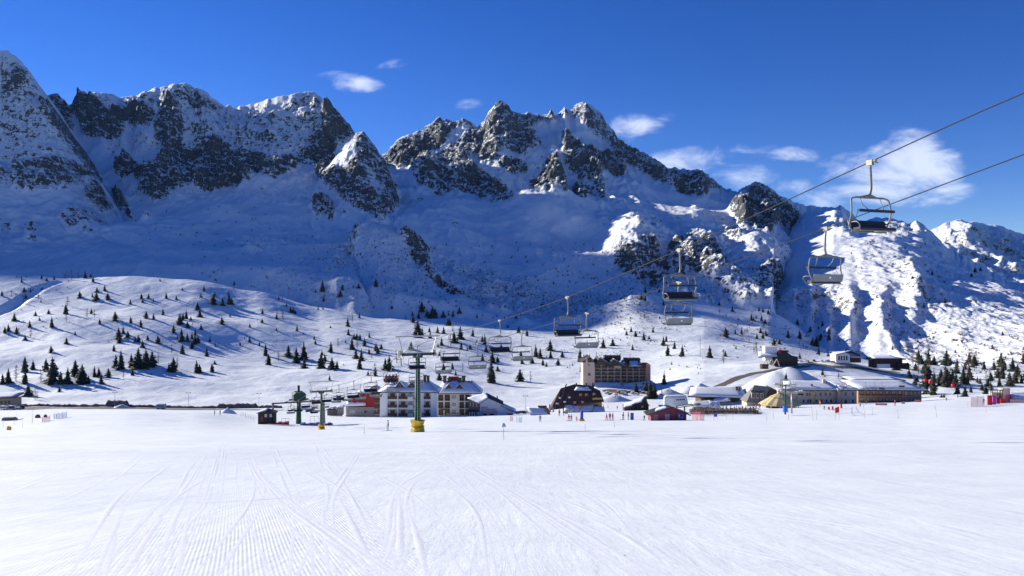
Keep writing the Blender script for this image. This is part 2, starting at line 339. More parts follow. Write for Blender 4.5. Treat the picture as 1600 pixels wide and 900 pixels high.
SNOW = (.80, .81, .845, 1)
def mat_ground():
    m = bpy.data.materials.new('snow_ground'); b = NB(m)
    tc = b.n('ShaderNodeTexCoord').outputs['Object']
    geo = b.n('ShaderNodeNewGeometry'); sep = b.n('ShaderNodeSeparateXYZ'); b.L.new(tc, sep.inputs[0])
    dist = b.n('ShaderNodeVectorMath', operation='LENGTH'); b.L.new(tc, dist.inputs[0]); D = dist.outputs[1]
    # groomed corduroy: fine ribs along the piste, fading into a worn band
    wv = b.mapping(tc, (1, .035, 0), (0, 0, 0)); wn = b.noise(wv, .35, 3, .5)
    ang = b.m('ADD', b.m('MULTIPLY', sep.outputs[0], 1.0), b.m('ADD', b.m('MULTIPLY', sep.outputs[1], .36), b.m('MULTIPLY', wn, .10)))
    cord = b.m('SINE', b.m('MULTIPLY', ang, 2*math.pi/.062))
    patch = b.range(b.noise(b.mapping(tc, (1, .30, 0), (0, 0, .35)), .16, 3, .55), .43, .62)
    centre = b.range(b.m('ABSOLUTE', b.m('ADD', sep.outputs[0], b.m('ADD', b.m('MULTIPLY', sep.outputs[1], .26), -.2))), 1.2, 4.5, 1.0, .10)
    fade = b.range(D, 14, 42, 1, 0)
    cord_h = b.m('MULTIPLY', b.m('MULTIPLY', cord, b.m('MULTIPLY', patch, centre)), fade)
    # ski scratches, wind crust and lumps
    s1 = b.noise(b.mapping(tc, (1.7, .07, 1), (0, 0, .28)), 1.4, 6, .62, .6)
    s2 = b.noise(b.mapping(tc, (1.3, .06, 1), (0, 0, -.75)), 1.2, 6, .6, .8)
    s3 = b.noise(b.mapping(tc, (.9, .07, 1), (0, 0, 1.25)), 1.0, 5, .6, .8)
    g1 = b.noise(tc, 5.0, 6, .68); g2 = b.noise(tc, .55, 5, .6)
    nearf = b.range(D, 60, 260, 1, .25)
    h = b.m('ADD', b.m('MULTIPLY', cord_h, .0026), b.m('MULTIPLY', g1, .009))
    h = b.m('ADD', h, b.m('MULTIPLY', b.m('MULTIPLY', b.m('ADD', b.m('ADD', s1, s2), s3), nearf), .030))
    h = b.m('ADD', h, b.m('MULTIPLY', g2, .06))
    bp = b.bump(h, 1.0, .55)
    # far hillside: larger windblown relief
    h2 = b.noise(b.mapping(tc, (.05, .05, .05)), 1, 7, .62, .3)
    bp2 = b.bump(b.m('MULTIPLY', h2, b.range(D, 380, 520, 0, 1)), 3.0, .4, bp)
    # shrubs and dead grass poking through snow on the far slopes
    at = b.n('ShaderNodeAttribute', attribute_name='shrub').outputs['Fac']
    sn = b.noise(b.mapping(tc, (.16, .16, .3)), 1, 6, .72, .4)
    sm = b.range(b.m('ADD', sn, b.m('MULTIPLY', at, .20)), .70, .76, 0, .62)
    road = b.n('ShaderNodeAttribute', attribute_name='road').outputs['Fac']
    rn = b.noise(b.mapping(tc, (.25, .25, .3)), 1, 6, .7)
    rm = b.range(b.m('ADD', road, b.m('MULTIPLY', b.m('SUBTRACT', rn, .5), .55)), .45, .6)
    g3 = b.noise(b.mapping(tc, (.22, .05, 1), (0, 0, .5)), .9, 5, .6); tint = b.mix(b.range(b.m('MULTIPLY', b.m('ADD', g2, g3), .5), .38, .62), (.745, .775, .80, 1), (.85, .87, .875, 1))
    c = b.mix(sm, tint, (.16, .12, .085, 1)); c = b.mix(rm, c, b.mix(rn, (.13, .10, .075, 1), (.19, .16, .125, 1)))
    b.principled(c, .62, .25, bp2)
    return m
def line_field(x, y, pts, w):
    d = np.full(x.shape, 1e9)
    for (x1, y1), (x2, y2) in zip(pts[:-1], pts[1:]):
        dx, dy = x2-x1, y2-y1; t = np.clip(((x-x1)*dx+(y-y1)*dy)/(dx*dx+dy*dy), 0, 1)
        d = np.minimum(d, np.hypot(x-x1-t*dx, y-y1-t*dy))
    return smooth(w*1.35, w*.65, d)
SHRUBS = [(.9, [(930,440),(1040,455),(1080,500),(1040,520),(900,520)]), (.5, [(650,500),(1000,505),(1100,530),(1100,620),(950,590),(700,530)]), (.8, [(1100,480),(1290,520),(1290,590),(1180,560),(1120,520)]),
          (.45, [(500,480),(700,490),(700,520),(560,520)]), (.35, [(0,430),(60,430),(120,520),(0,540)]), (-.9, [(1040,462),(1115,480),(1135,520),(1140,555),(1105,560),(1085,520),(1060,480)]), (.8, [(1200,520),(1300,535),(1300,600),(1240,600)])]
shrub_at = make_sampler(SHRUBS, blur=5)
ROADS = [([P(-500, 436), P(0, 436), P(200, 437), P(330, 434), P(420, 420)], 9.0),
         ([P(1098, 452), P(1112, 462), P(1128, 482), P(1150, 505), P(1178, 524), P(1215, 538), P(1260, 544)], 3.4), ([P(1262, 552), P(1300, 536), P(1400, 548)], 3.0), ([P(780, 372), P(850, 360)], 6.0), ([P(955, 500), P(1010, 490), P(1050, 462)], 6.0)]
def build_ground():
    th = np.concatenate([np.linspace(-180, -62, 60, endpoint=False), np.linspace(-62, -37, 90, endpoint=False), np.linspace(-37, 37, 1150, endpoint=False),
                         np.linspace(37, 62, 90, endpoint=False), np.linspace(62, 180, 60, endpoint=False)])*math.pi/180
    r = np.concatenate([[.4], np.geomspace(.8, 60, 170, endpoint=False), np.linspace(60, 300, 150, endpoint=False), np.linspace(300, 1180, 430, endpoint=False), np.linspace(1180, 1600, 30)])
    R, T = np.meshgrid(r, th, indexing='ij'); X = R*np.sin(T); Y = R*np.cos(T); Z = ground_z(X, Y)
    # dig ski tracks near the camera as real grooves happens in ski_track objects
    Yc = np.maximum(Y, 1); U = UC+FPX*X/Yc; V = VC-FPX*Z/Yc
    sh = np.where(Y > 420, shrub_at(U, V), 0)
    rd = np.zeros_like(X)
    for pts, w in ROADS: rd = np.maximum(rd, line_field(X, Y, pts, w))
    Zr = Z
    o = grid_mesh('snow_ground', X, Y, Zr, mat_ground(), {'shrub': sh, 'road': rd}, wrap=True)
    tag(o, kind='structure'); return o
ground = build_ground()

# ------------------------------------------------------------------ the mountain range, one sheet per massif
def mat_mountain(name, rock_a, rock_b, dead=(.20, .15, .11, 1), shrub=0.0, aniso=(1, 1, .55), rot=(0.0, 0.35, 0.0), sc=1.0, bumpd=14.0):
    m = bpy.data.materials.new(name); b = NB(m)
    tc = b.n('ShaderNodeTexCoord').outputs['Object']
    rk = b.n('ShaderNodeAttribute', attribute_name='rock').outputs['Fac']
    geo = b.n('ShaderNodeNewGeometry'); sep = b.n('ShaderNodeSeparateXYZ'); b.L.new(geo.outputs['Normal'], sep.inputs[0])
    v1 = b.mapping(tc, tuple(a*.125*sc for a in aniso), rot); n1 = b.noise(v1, 1, 9, .78, .9)
    v2 = b.mapping(tc, (.012*sc, .012*sc, .02*sc), rot); n2 = b.noise(v2, 1, 5, .6, .5)
    v3 = b.mapping(tc, (.14*sc, .14*sc, .055*sc), (0, -.5, 0)); n3 = b.noise(v3, 1, 6, .7, .3)
    steep = b.m('MULTIPLY', b.range(sep.outputs[2], .82, .38, -.22, .30), b.range(rk, .05, .35, .3, 1.0))
    v5 = b.mapping(tc, (.045*sc, .045*sc, .24*sc), (0, rot[1]+.25, 0)); n5 = b.noise(v5, 1, 7, .72, .8)
    nn = b.m('ADD', b.m('MULTIPLY', b.m('SUBTRACT', n1, .5), 1.9), b.m('ADD', b.m('MULTIPLY', b.m('SUBTRACT', n5, .5), 1.9), b.m('MULTIPLY', b.m('SUBTRACT', n3, .5), 1.7)))
    f = b.m('ADD', b.m('ADD', b.m('MULTIPLY', rk, .72), steep), b.m('MULTIPLY', nn, b.range(rk, .0, .3, .5, 1.15)))
    mask = b.range(f, .48, .58, sm=True)
    rc = b.mix(b.range(n3, .35, .65), rock_a, rock_b)
    snow = b.mix(b.range(n2, .35, .65), (.77, .79, .83, 1), (.83, .84, .86, 1))
    c = b.mix(mask, snow, rc)
    if shrub:
        v4 = b.mapping(tc, (.22*sc, .22*sc, .22*sc)); n4 = b.noise(v4, 1, 6, .75, .2)
        sat = b.n('ShaderNodeAttribute', attribute_name='scrub').outputs['Fac']
        c = b.mix(b.range(b.m('ADD', n4, b.m('MULTIPLY', sat, .20)), .66, .74, 0, .8), c, dead)
    hb = b.m('ADD', b.m('MULTIPLY', b.m('ADD', n1, b.m('MULTIPLY', n3, .8)), b.range(mask, 0, 1, .20, 1.0)), b.m('MULTIPLY', mask, .12))
    bp = b.bump(hb, bumpd, .8)
    b.principled(c, b.range(mask, 0, 1, .6, .85), .2, bp)
    return m

def interp_poly(pts, u, col):
    a = np.array(pts, float); return np.interp(u, a[:, 0], a[:, col])
def massif(name, crest, rows, u0, u1, mat, du=2.0, nrow=330, amp=(20, 26), seed=1, rockamp=26, crest_keep=.25, jag=3.0, back=900, scrub=None, bumps=(), taper=(0, 0)):
    """crest: (u, v, Y) skyline of this massif; rows: list of (t, [(u, v, Y)...]) guides below it, t=0 at the foot"""
    us = np.arange(u0, u1+du, du); nb = 26
    vc = interp_poly(crest, us, 1); Yc = interp_poly(crest, us, 2)
    j1 = fbm(us/9.0, us*0+seed, 4, seed+3, .6)*jag*smooth(-30, 30, us); vc = vc+j1
    ts = [r[0] for r in rows]+[1.0]
    vs = [interp_poly(r[1], us, 1) for r in rows]+[vc]; Ys = [interp_poly(r[1], us, 2) for r in rows]+[Yc]
    t = np.linspace(0, 1, nrow)
    V = np.empty((nrow, len(us))); Yg = np.empty_like(V)
    ts = np.array(ts); i = np.clip(np.searchsorted(ts, t)-1, 0, len(ts)-2); f = (t-ts[i])/(ts[i+1]-ts[i])
    vs = np.array(vs); Ys = np.array(Ys)
    V = vs[i]*(1-f)[:, None]+vs[i+1]*f[:, None]; Yg = Ys[i]*(1-f)[:, None]+Ys[i+1]*f[:, None]
    # soften the creases between guide rows
    for _ in range(10):
        V[1:-1] = .25*V[:-2]+.5*V[1:-1]+.25*V[2:]; Yg[1:-1] = .25*Yg[:-2]+.5*Yg[1:-1]+.25*Yg[2:]
    U = np.broadcast_to(us, V.shape)
    X = (U-UC)/FPX*Yg; Z = (VC-V)/FPX*Yg
    rk = np.where(U > -90, rock_at(U, V), .35)
    keep = crest_keep+(1-crest_keep)*smooth(0, 22, V-vc[None, :])
    foot = smooth(0, .06, t)[:, None]
    big = fbm(X/420, Yg/420, 3, seed+11, .5, True)-.5
    mid = fbm((X+.3*Z)/130, (Yg*.5+Z*.2)/190, 4, seed+21, .55, True)-.5
    fine = fbm(X/38, (Yg*.6+Z*.7)/48, 5, seed+31, .62, True)-.5
    fine3 = fbm((X-.4*Z)/15, (Yg*.5+Z)/17, 4, seed+51, .65, True)-.5
    fine2 = fbm((X+.6*Z)/26, (Z-.3*X)/13, 4, seed+41, .62)
    D = (big*amp[0]*1.6+mid*amp[1]*(.35+1.3*np.clip(rk, 0, 1)))+np.clip(rk, 0, 1)*(fine*rockamp*.72+fine2*rockamp*.34+fine3*rockamp*.30)+fine*4.0+fine3*2.4
    for (bu, bv, au, av, h) in bumps:
        d2 = ((U-bu)/au)**2+((V-bv)/av)**2; D = D+h*np.exp(-d2)
    # push along a normal that leans toward the valley, so relief is not only vertical
    Z = Z+D*keep*foot*.75; Y2 = Yg-D*keep*foot*.65
    sink = np.zeros(len(us))
    if taper[0]: sink = sink+smooth(u0+taper[0], u0, us)
    if taper[1]: sink = sink+smooth(u1-taper[1], u1, us)
    Z = Z-sink[None, :]*260
    # back side
    Xb = []; Yb = []; Zb = []
    for k in range(1, nb+1):
        q = k/nb; yb = Y2[-1]+back*q; Xb.append(X[-1]*(1+.0*q)); Yb.append(yb)
        zz = Z[-1]-back*q*.62 + (fbm(X[-1]/90, yb/90, 4, seed+5, .55, True)-.6)*60*min(1, q*4)
        Zb.append(np.minimum(zz, Z[-1]-q*20))
    Xa = np.vstack([X, np.array(Xb)]); Ya = np.vstack([Y2, np.array(Yb)]); Za = np.vstack([Z, np.array(Zb)])
    rka = np.vstack([rk, np.repeat(rk[-1:], nb, 0)])
    at = {'rock': rka}
    if scrub is not None:
        at['scrub'] = np.vstack([scrub(U, V), np.zeros((nb, len(us)))])
    o = grid_mesh(name, Xa, Ya, Za, mat, at)
    tag(o, kind='structure'); return o

R_DARK, R_LITE = (.072, .074, .080, 1), (.150, .150, .153, 1)
M_left = mat_mountain('mountain_left_rock', R_DARK, R_LITE, rot=(0, .35, 0), shrub=1)
M_mid = mat_mountain('mountain_main_rock', R_DARK, R_LITE, rot=(0, -.45, 0), shrub=1)
M_right = mat_mountain('mountain_right_rock', (.12, .105, .09, 1), (.25, .21, .17, 1), shrub=1, dead=(.17, .125, .09, 1), sc=1.25, bumpd=6.0)
M_far = mat_mountain('mountain_far_rock', (.16, .14, .12, 1), (.25, .21, .17, 1), sc=.8, rot=(0, .7, 0))

SCRUB = [(.6, [(1180,440),(1300,420),(1400,400),(1500,400),(1640,450),(1700,600),(1440,590),(1300,540)]), (.35, [(1300,330),(1460,360),(1520,420),(1300,420)]),
         (.75, [(660,400),(760,420),(870,450),(1000,450),(1000,520),(820,520),(740,480)]), (.5, [(930,340),(1150,380),(1300,470),(1100,500),(950,440)]),
         (.6, [(480,400),(610,365),(700,440),(820,500),(600,500),(420,470)]), (.3, [(200,320),(500,340),(480,430),(100,420)])]
scrub_at = make_sampler(SCRUB, blur=9)

# farthest, sunlit, at the right edge
massif('far_mountain', [(1380,400,4100),(1420,372,4100),(1445,362,4150),(1460,359,4150),(1478,350,4150),(1500,343,4200),(1520,347,4200),(1545,352,4250),(1570,358,4250),(1600,365,4300),(1700,380,4300),(1900,420,4300)],
       [(0, [(1380,470,3000),(1700,470,3000),(1900,480,3000)])], 1380, 1900, M_far, du=2.2, nrow=110, amp=(60, 95), seed=5, rockamp=60, jag=3)
# the main massif
massif('main_massif', [(560,262,2950),(597,243,2900),(612,233,2900),(622,221,2900),(633,214,2900),(645,210,2900),(660,200,2900),(672,192,2900),(688,185,2900),(700,190,2900),(710,193,2880),(720,190,2860),(735,197,2840),(746,200,2800),(760,184,2780),(768,172,2760),(778,165,2750),(790,168,2750),(800,176,2750),(812,182,2750),(825,178,2760),(842,177,2780),(855,181,2800),(861,171,2800),(868,183,2800),(875,178,2800),(882,167,2800),(890,176,2800),(900,168,2800),(910,162,2800),(925,168,2800),(940,180,2780),(952,200,2760),(965,215,2740),(980,230,2720),(1000,240,2680),(1020,250,2640),(1040,262,2600),(1055,265,2600),(1075,268,2580),(1095,273,2560),(1105,284,2540),(1115,290,2520),(1130,297,2500),(1145,302,2480),(1160,297,2440),(1180,290,2400),(1200,295,2380),(1220,310,2360),(1240,316,2360),(1270,326,2360),(1290,330,2360),(1320,360,2360),(1400,420,2300)],
       [(0, [(520,650,700),(700,650,700),(900,650,690),(1100,650,760),(1300,660,760),(1400,660,760)]),
        (.16, [(520,462,1120),(620,455,1120),(700,470,1120),(800,490,1120),(900,482,1130),(1000,466,1140),(1100,465,1100),(1200,485,1080),(1250,640,1080),(1400,640,1080)]),
        (.42, [(520,380,1500),(600,365,1500),(700,385,1420),(800,415,1340),(900,420,1320),(1000,410,1360),(1100,420,1360),(1200,432,1360),(1240,520,1330),(1300,640,1300),(1400,640,1250)]),
        (.62, [(520,330,1950),(640,300,2000),(720,325,1850),(800,350,1720),(900,360,1640),(1000,370,1600),(1100,375,1620),(1200,385,1620),(1240,430,1620),(1300,560,1600),(1400,600,1600)]),
        (.8, [(520,285,2500),(640,260,2480),(720,280,2350),(800,300,2150),(900,300,2150),(1000,310,2080),(1100,335,2000),(1200,350,1980),(1250,380,1960),(1300,470,1950),(1400,540,1950)])],
       480, 1400, M_mid, taper=(90, 60), du=1.6, nrow=520, amp=(46, 74), seed=21, rockamp=62, jag=5, scrub=scrub_at,
       bumps=[(848,346,60,16,55),(905,362,36,10,14),(985,388,48,26,34),(1105,394,36,16,18),(1170,410,26,14,30),(1215,420,20,16,25),(865,280,16,26,26),(600,405,55,26,45),(705,440,26,10,10)])
# left massif with the pyramid-shaped spur
massif('left_massif', [(-60,165,2600),(30,172,2500),(60,170,2450),(72,152,2450),(82,148,2450),(92,150,2450),(102,159,2450),(108,171,2500),(112,168,2500),(120,165,2500),(130,154,2500),(140,148,2500),(150,146,2500),(165,149,2500),(180,153,2500),(195,155,2500),(215,152,2500),(235,145,2480),(255,140,2460),(270,134,2450),(285,131,2450),(300,138,2450),(315,143,2450),(330,152,2450),(345,162,2480),(370,167,2500),(385,165,2500),(405,158,2480),(420,153,2450),(440,150,2430),(460,148,2420),(480,144,2420),(490,147,2420),(500,155,2400),(515,166,2380),(528,178,2360),(545,197,2330),(560,222,2300),(590,262,2250),(640,330,2200)],
       [(0, [(-60,650,760),(200,650,760),(500,650,720),(640,650,700)]),
        (.2, [(-60,430,1150),(200,425,1150),(400,440,1100),(500,455,1050),(640,462,1000)]),
        (.45, [(-60,370,1500),(200,365,1500),(400,375,1450),(520,380,1420),(640,400,1350)]),
        (.68, [(-60,300,1950),(120,300,1950),(200,308,1900),(400,305,1850),(520,300,1850),(640,370,1700)]),
        (.84, [(-60,235,2300),(120,230,2300),(200,238,2250),(400,240,2150),(520,225,2150),(640,345,1950)])],
       -60, 700, M_left, taper=(0, 150), du=1.7, nrow=480, amp=(40, 70), seed=41, rockamp=60, jag=4, scrub=scrub_at, bumps=[(330,150,20,60,20), (225,225,20,10,20), (265,175,12,14,24)])
massif('pyramid_spur', [(470,330,1850),(490,290,1880),(505,268,1900),(525,245,1920),(545,222,1950),(558,208,1980),(570,209,1980),(585,228,1950),(600,250,1920),(612,275,1900),(620,300,1850),(625,322,1800),(640,350,1750),(660,372,1700)],
       [(0, [(470,420,1250),(560,420,1250),(660,440,1250)]), (.5, [(470,372,1500),(560,350,1500),(610,352,1520),(660,398,1500)])],
       440, 700, M_left, taper=(50, 60), du=1.6, nrow=260, amp=(16, 36), seed=61, rockamp=46, jag=3, back=500, bumps=[(552,238,12,16,16)])
# nearer peak at the left edge; unseen crest beyond frame shaped to shade range
massif('left_peak', [(-3500,150,1300),(-2000,80,1500),(-1000,80,1600),(-650,40,1850),(-560,28,1990),(-460,15,2250),(-300,-30,2700),(-220,-26,2900),(-140,0,2800),(-90,45,2500),(-60,68,2250),(-40,76,2050),(-20,80,1900),(0,78,1900),(12,80,1900),(28,92,1890),(45,112,1880),(60,134,1870),(75,158,1860),(95,192,1840),(112,225,1820),(128,246,1800),(145,266,1780),(160,288,1760),(168,305,1740),(182,326,1700),(194,348,1660),(215,375,1600),(240,395,1500),(300,425,1350)],
       [(0, [(-3500,650,760),(-600,650,760),(200,650,760),(300,650,760)]),
        (.25, [(-3500,450,1050),(-600,430,1100),(0,425,1150),(200,430,1150),(300,450,1150)]),
        (.5, [(-3500,330,1400),(-600,310,1400),(0,365,1400),(150,375,1420),(300,440,1200)]),
        (.75, [(-3500,200,1700),(-600,130,1700),(0,265,1680),(110,300,1640),(180,372,1520),(300,433,1280)])],
       -3500, 360, M_left, taper=(0, 120), du=2.6, nrow=330, amp=(30, 55), seed=81, rockamp=50, jag=3.5, back=1100)
# sunlit shrubby slope on the right
massif('right_slope', [(1110,480,1300),(1200,440,1500),(1240,352,1950),(1262,330,2080),(1280,324,2130),(1300,324,2130),(1312,322,2130),(1325,330,2120),(1340,345,2100),(1355,346,2080),(1375,340,2050),(1400,343,2000),(1418,350,1960),(1430,346,1940),(1445,354,1880),(1460,368,1820),(1480,388,1740),(1510,405,1640),(1540,423,1540),(1570,438,1460),(1600,448,1400),(1700,475,1200),(1900,500,1050),(2200,500,1000)],
       [(0, [(1110,640,850),(1400,640,700),(1600,650,600),(2200,650,560)]),
        (.3, [(1110,560,1000),(1200,535,1010),(1300,520,1000),(1450,535,900),(1600,545,780),(2200,560,700)]),
        (.6, [(1110,510,1120),(1200,480,1150),(1260,452,1180),(1400,442,1120),(1500,470,1050),(1600,500,950),(2200,530,850)]),
        (.82, [(1110,490,1250),(1200,455,1350),(1240,408,1500),(1300,382,1520),(1400,390,1420),(1500,430,1280),(1600,470,1150),(2200,510,950)])],
       1110, 2200, M_right, taper=(110, 0), du=2.0, nrow=420, amp=(18, 34), seed=101, rockamp=20, jag=4, scrub=scrub_at, back=700,
       bumps=[(1238,500,12,45,12),(1264,495,10,50,14),(1292,510,9,40,10),(1325,500,12,46,15),(1372,505,16,44,12),(1425,460,14,40,12),(1300,350,16,14,22)])
# ------------------------------------------------------------------ object-building helpers
class MB:
    """collects boxes, tubes and prisms and links them as one mesh object"""
    def __init__(s): s.v = []; s.f = []; s.mi = []
    def add(s, vs, fs, mi=0, mat=None):
        o = len(s.v)
        s.v += [tuple(mat @ Vector(p)) if mat is not None else tuple(p) for p in vs]
        s.f += [tuple(i+o for i in f) for f in fs]; s.mi += [mi]*len(fs); return s
    def box(s, x0, x1, y0, y1, z0, z1, mi=0, mat=None):
        return s.add([(x0,y0,z0),(x1,y0,z0),(x1,y1,z0),(x0,y1,z0),(x0,y0,z1),(x1,y0,z1),(x1,y1,z1),(x0,y1,z1)],
                     [(0,3,2,1),(4,5,6,7),(0,1,5,4),(1,2,6,5),(2,3,7,6),(3,0,4,7)], mi, mat)
    def tube(s, pts, r, n=6, mi=0, cap=True):
        pts = [Vector(p) for p in pts]; rs = r if isinstance(r, (list, tuple)) else [r]*len(pts)
        vs = []; up = None
        for i, p in enumerate(pts):
            d = (pts[min(i+1, len(pts)-1)]-pts[max(i-1, 0)]).normalized()
            a = d.orthogonal().normalized() if up is None else (up-d*up.dot(d)).normalized()
            up = a; b = d.cross(a)
            for k in range(n):
                t = 2*math.pi*k/n; vs.append(p+(a*math.cos(t)+b*math.sin(t))*rs[i])
        fs = [(i*n+k, i*n+(k+1) % n, (i+1)*n+(k+1) % n, (i+1)*n+k) for i in range(len(pts)-1) for k in range(n)]
        if cap: fs += [tuple(reversed(range(n))), tuple(range((len(pts)-1)*n, len(pts)*n))]
        return s.add(vs, fs, mi)
    def prism(s, prof, y0, y1, mi=0):
        """profile of (x, z) points pushed from y0 to y1"""
        n = len(prof); vs = [(x, y0, z) for x, z in prof]+[(x, y1, z) for x, z in prof]
        return s.add(vs, [tuple(range(n)), tuple(reversed(range(n, 2*n)))]+[(i, n+i, n+(i+1) % n, (i+1) % n) for i in range(n)], mi)
    def prismx(s, prof, x0, x1, mi=0):
        """profile of (y, z) points pushed from x0 to x1"""
        n = len(prof); vs = [(x0, y, z) for y, z in prof]+[(x1, y, z) for y, z in prof]
        return s.add(vs, [tuple(reversed(range(n))), tuple(range(n, 2*n))]+[(i, (i+1) % n, n+(i+1) % n, n+i) for i in range(n)], mi)
    def lathe(s, prof, n=10, mi=0, cx=0, cy=0):
        vs = [(cx+r*math.cos(2*math.pi*k/n), cy+r*math.sin(2*math.pi*k/n), z) for r, z in prof for k in range(n)]
        fs = [(i*n+k, i*n+(k+1) % n, (i+1)*n+(k+1) % n, (i+1)*n+k) for i in range(len(prof)-1) for k in range(n)]
        fs += [tuple(reversed(range(n))), tuple(range((len(prof)-1)*n, len(prof)*n))]
        return s.add(vs, fs, mi)
    def mesh(s, name, mats, smooth_=False):
        me = bpy.data.meshes.new(name); me.from_pydata([tuple(v) for v in s.v], [], s.f)
        bm = bmesh.new(); bm.from_mesh(me); bmesh.ops.recalc_face_normals(bm, faces=bm.faces); bm.to_mesh(me); bm.free()
        for m in (mats if isinstance(mats, (list, tuple)) else [mats]): me.materials.append(m)
        if any(s.mi): me.polygons.foreach_set('material_index', s.mi)
        if smooth_: me.polygons.foreach_set('use_smooth', [True]*len(me.polygons))
        return me
    def build(s, name, mats, parent=None, smooth_=False, loc=None):
        return link(name, s.mesh(name, mats, smooth_), parent, loc)
def link(name, me, parent=None, loc=None):
    o = bpy.data.objects.new(name, me); COL.objects.link(o)
    if parent is not None: o.parent = parent
    if loc is not None: o.location = loc
    return o
def empty(name, loc, rz=0, label=None, cat=None, group=None):
    o = bpy.data.objects.new(name, None); COL.objects.link(o); o.empty_display_size = .3
    o.location = loc; o.rotation_euler = (0, 0, rz); tag(o, label, cat, group); return o
def dup(root, loc=None, rz=None, label=None, group=None, scale=None):
    def cp(o, parent):
        c = o.copy(); COL.objects.link(c); c.parent = parent
        for ch in o.children: cp(ch, c)
        return c
    r = cp(root, None)
    if loc is not None: r.location = loc
    if rz is not None: r.rotation_euler = (0, 0, rz)
    if scale is not None: r.scale = scale if hasattr(scale, '__len__') else (scale,)*3
    if label: r['label'] = label
    if group: r['group'] = group
    return r
_mats = {}
def M(name, col, rough=.6, metal=0.0, var=.12, scale=3.0, spec=.35, bump=0.0):
    if name in _mats: return _mats[name]
    m = bpy.data.materials.new(name); b = NB(m); tc = b.n('ShaderNodeTexCoord').outputs['Object']
    n = b.noise(tc, scale, 5, .6); k = b.range(n, .3, .7)
    lo = tuple(c*(1-var) for c in col)+(1,); hi = tuple(min(1, c*(1+var)) for c in col)+(1,)
    nb = b.bump(n, bump, .6) if bump else None
    b.principled(b.mix(k, lo, hi), rough, spec, nb, Metallic=metal); _mats[name] = m; return m
def M_planks(name, ca, cb, w=.2, axis=0, rough=.75):
    if name in _mats: return _mats[name]
    m = bpy.data.materials.new(name); b = NB(m); tc = b.n('ShaderNodeTexCoord').outputs['Object']
    sep = b.n('ShaderNodeSeparateXYZ'); b.L.new(tc, sep.inputs[0]); q = b.m('DIVIDE', sep.outputs[axis], w)
    wn = b.n('ShaderNodeTexWhiteNoise', noise_dimensions='1D'); b.L.new(b.m('FLOOR', q), wn.inputs['W'])
    fr = b.m('FRACT', q); gap = b.range(b.m('ABSOLUTE', b.m('SUBTRACT', fr, .5)), .42, .5, 0, .6)
    n = b.noise(b.mapping(tc, (1, 1, 6) if axis != 2 else (1, 1, 1)), 2.5, 5, .6)
    c = b.mix(b.m('MULTIPLY', b.m('ADD', wn.outputs[0], n), .5), ca+(1,), cb+(1,)); c = b.mix(gap, c, tuple(x*.4 for x in ca)+(1,))
    b.principled(c, rough, .25); _mats[name] = m; return m
snow_m = M('roof_snow', (.80, .815, .85), .6, 0, .04, .8, .25, .15)
conc = M('concrete', (.36, .35, .33), .85); steel = M('galvanised_steel', (.42, .42, .40), .45, .6, .1)
green_p = M('green_paint', (.018, .082, .045), .6, 0, .25, 1.5, .2); green_dk = M('dark_green_steel', (.025, .055, .042), .6, .1, .25)
yellow_p = M('yellow_padding', (.62, .40, .03), .6, 0, .25, 1.2, .3, .1); blue_p = M('blue_padding', (.03, .17, .62), .6, 0, .2, 1.2)
navy = M('navy_padding', (.03, .05, .20), .6, 0, .2, 2); rubber = M('black_rubber', (.02, .02, .022), .7)
white_p = M('white_render', (.80, .79, .75), .8, 0, .06, .6); cream = M('cream_render', (.55, .52, .45), .85, 0, .08, .5)
pinkw = M('pink_render', (.64, .49, .38), .85, 0, .06, .5); orangew = M('orange_render', (.50, .25, .17), .85, 0, .08, .5); stone = M('stone_wall', (.33, .31, .28), .9, 0, .3, 2.2, .2, .05)
brown_w = M_planks('brown_timber', (.07, .045, .034), (.13, .085, .06), .25, 2); brown_r = M_planks('brown_roof_sheet', (.085, .045, .038), (.13, .075, .06), .5, 0)
dark_w = M_planks('dark_timber', (.035, .022, .018), (.07, .045, .035), .22, 0); tan_w = M_planks('tan_timber', (.30, .17, .08), (.42, .25, .13), .25, 2)
red_w = M_planks('red_boarding', (.30, .025, .025), (.40, .045, .04), .3, 0); purple_w = M_planks('plum_boarding', (.19, .045, .075), (.28, .08, .12), .25, 0)
ochre = M('ochre_render', (.56, .38, .10), .85, 0, .1, .6); glass = M('window_glass', (.03, .04, .055), .12, 0, .2, 1, .6); glass_l = M('curtained_glass', (.34, .36, .38), .3, 0, .2, 1, .6)
roof_dk = M('dark_roof', (.035, .033, .037), .7, 0, .2, 1); roof_gr = M('grey_slate_roof', (.16, .155, .15), .8, 0, .25, 1.2); tan_r = M('tan_render', (.46, .41, .31), .85, 0, .1, .5)
asphalt = M('asphalt', (.055, .053, .05), .9, 0, .3, .5); straw = M('straw', (.62, .50, .27), .9, 0, .25, 5, .15, .05)
red_c = M('red_cloth', (.60, .03, .035), .8, 0, .2, 2); blue_c = M('blue_cloth', (.05, .10, .50), .8, 0, .2, 2); skin = M('skin', (.55, .33, .24), .6)
KTR = [(.045,.05,.06), (.55,.03,.04), (.20,.02,.06), (.05,.07,.20), (.35,.07,.30), (.25,.24,.22), (.70,.25,.03), (.06,.30,.10), (.55,.50,.45), (.28,.15,.10)]
CL = {n: M('cloth_'+n, c, .8, 0, .2, 8) for n, c in zip(['dark','red','maroon','navy','purple','grey','orange','green','pale','brown'], KTR)}

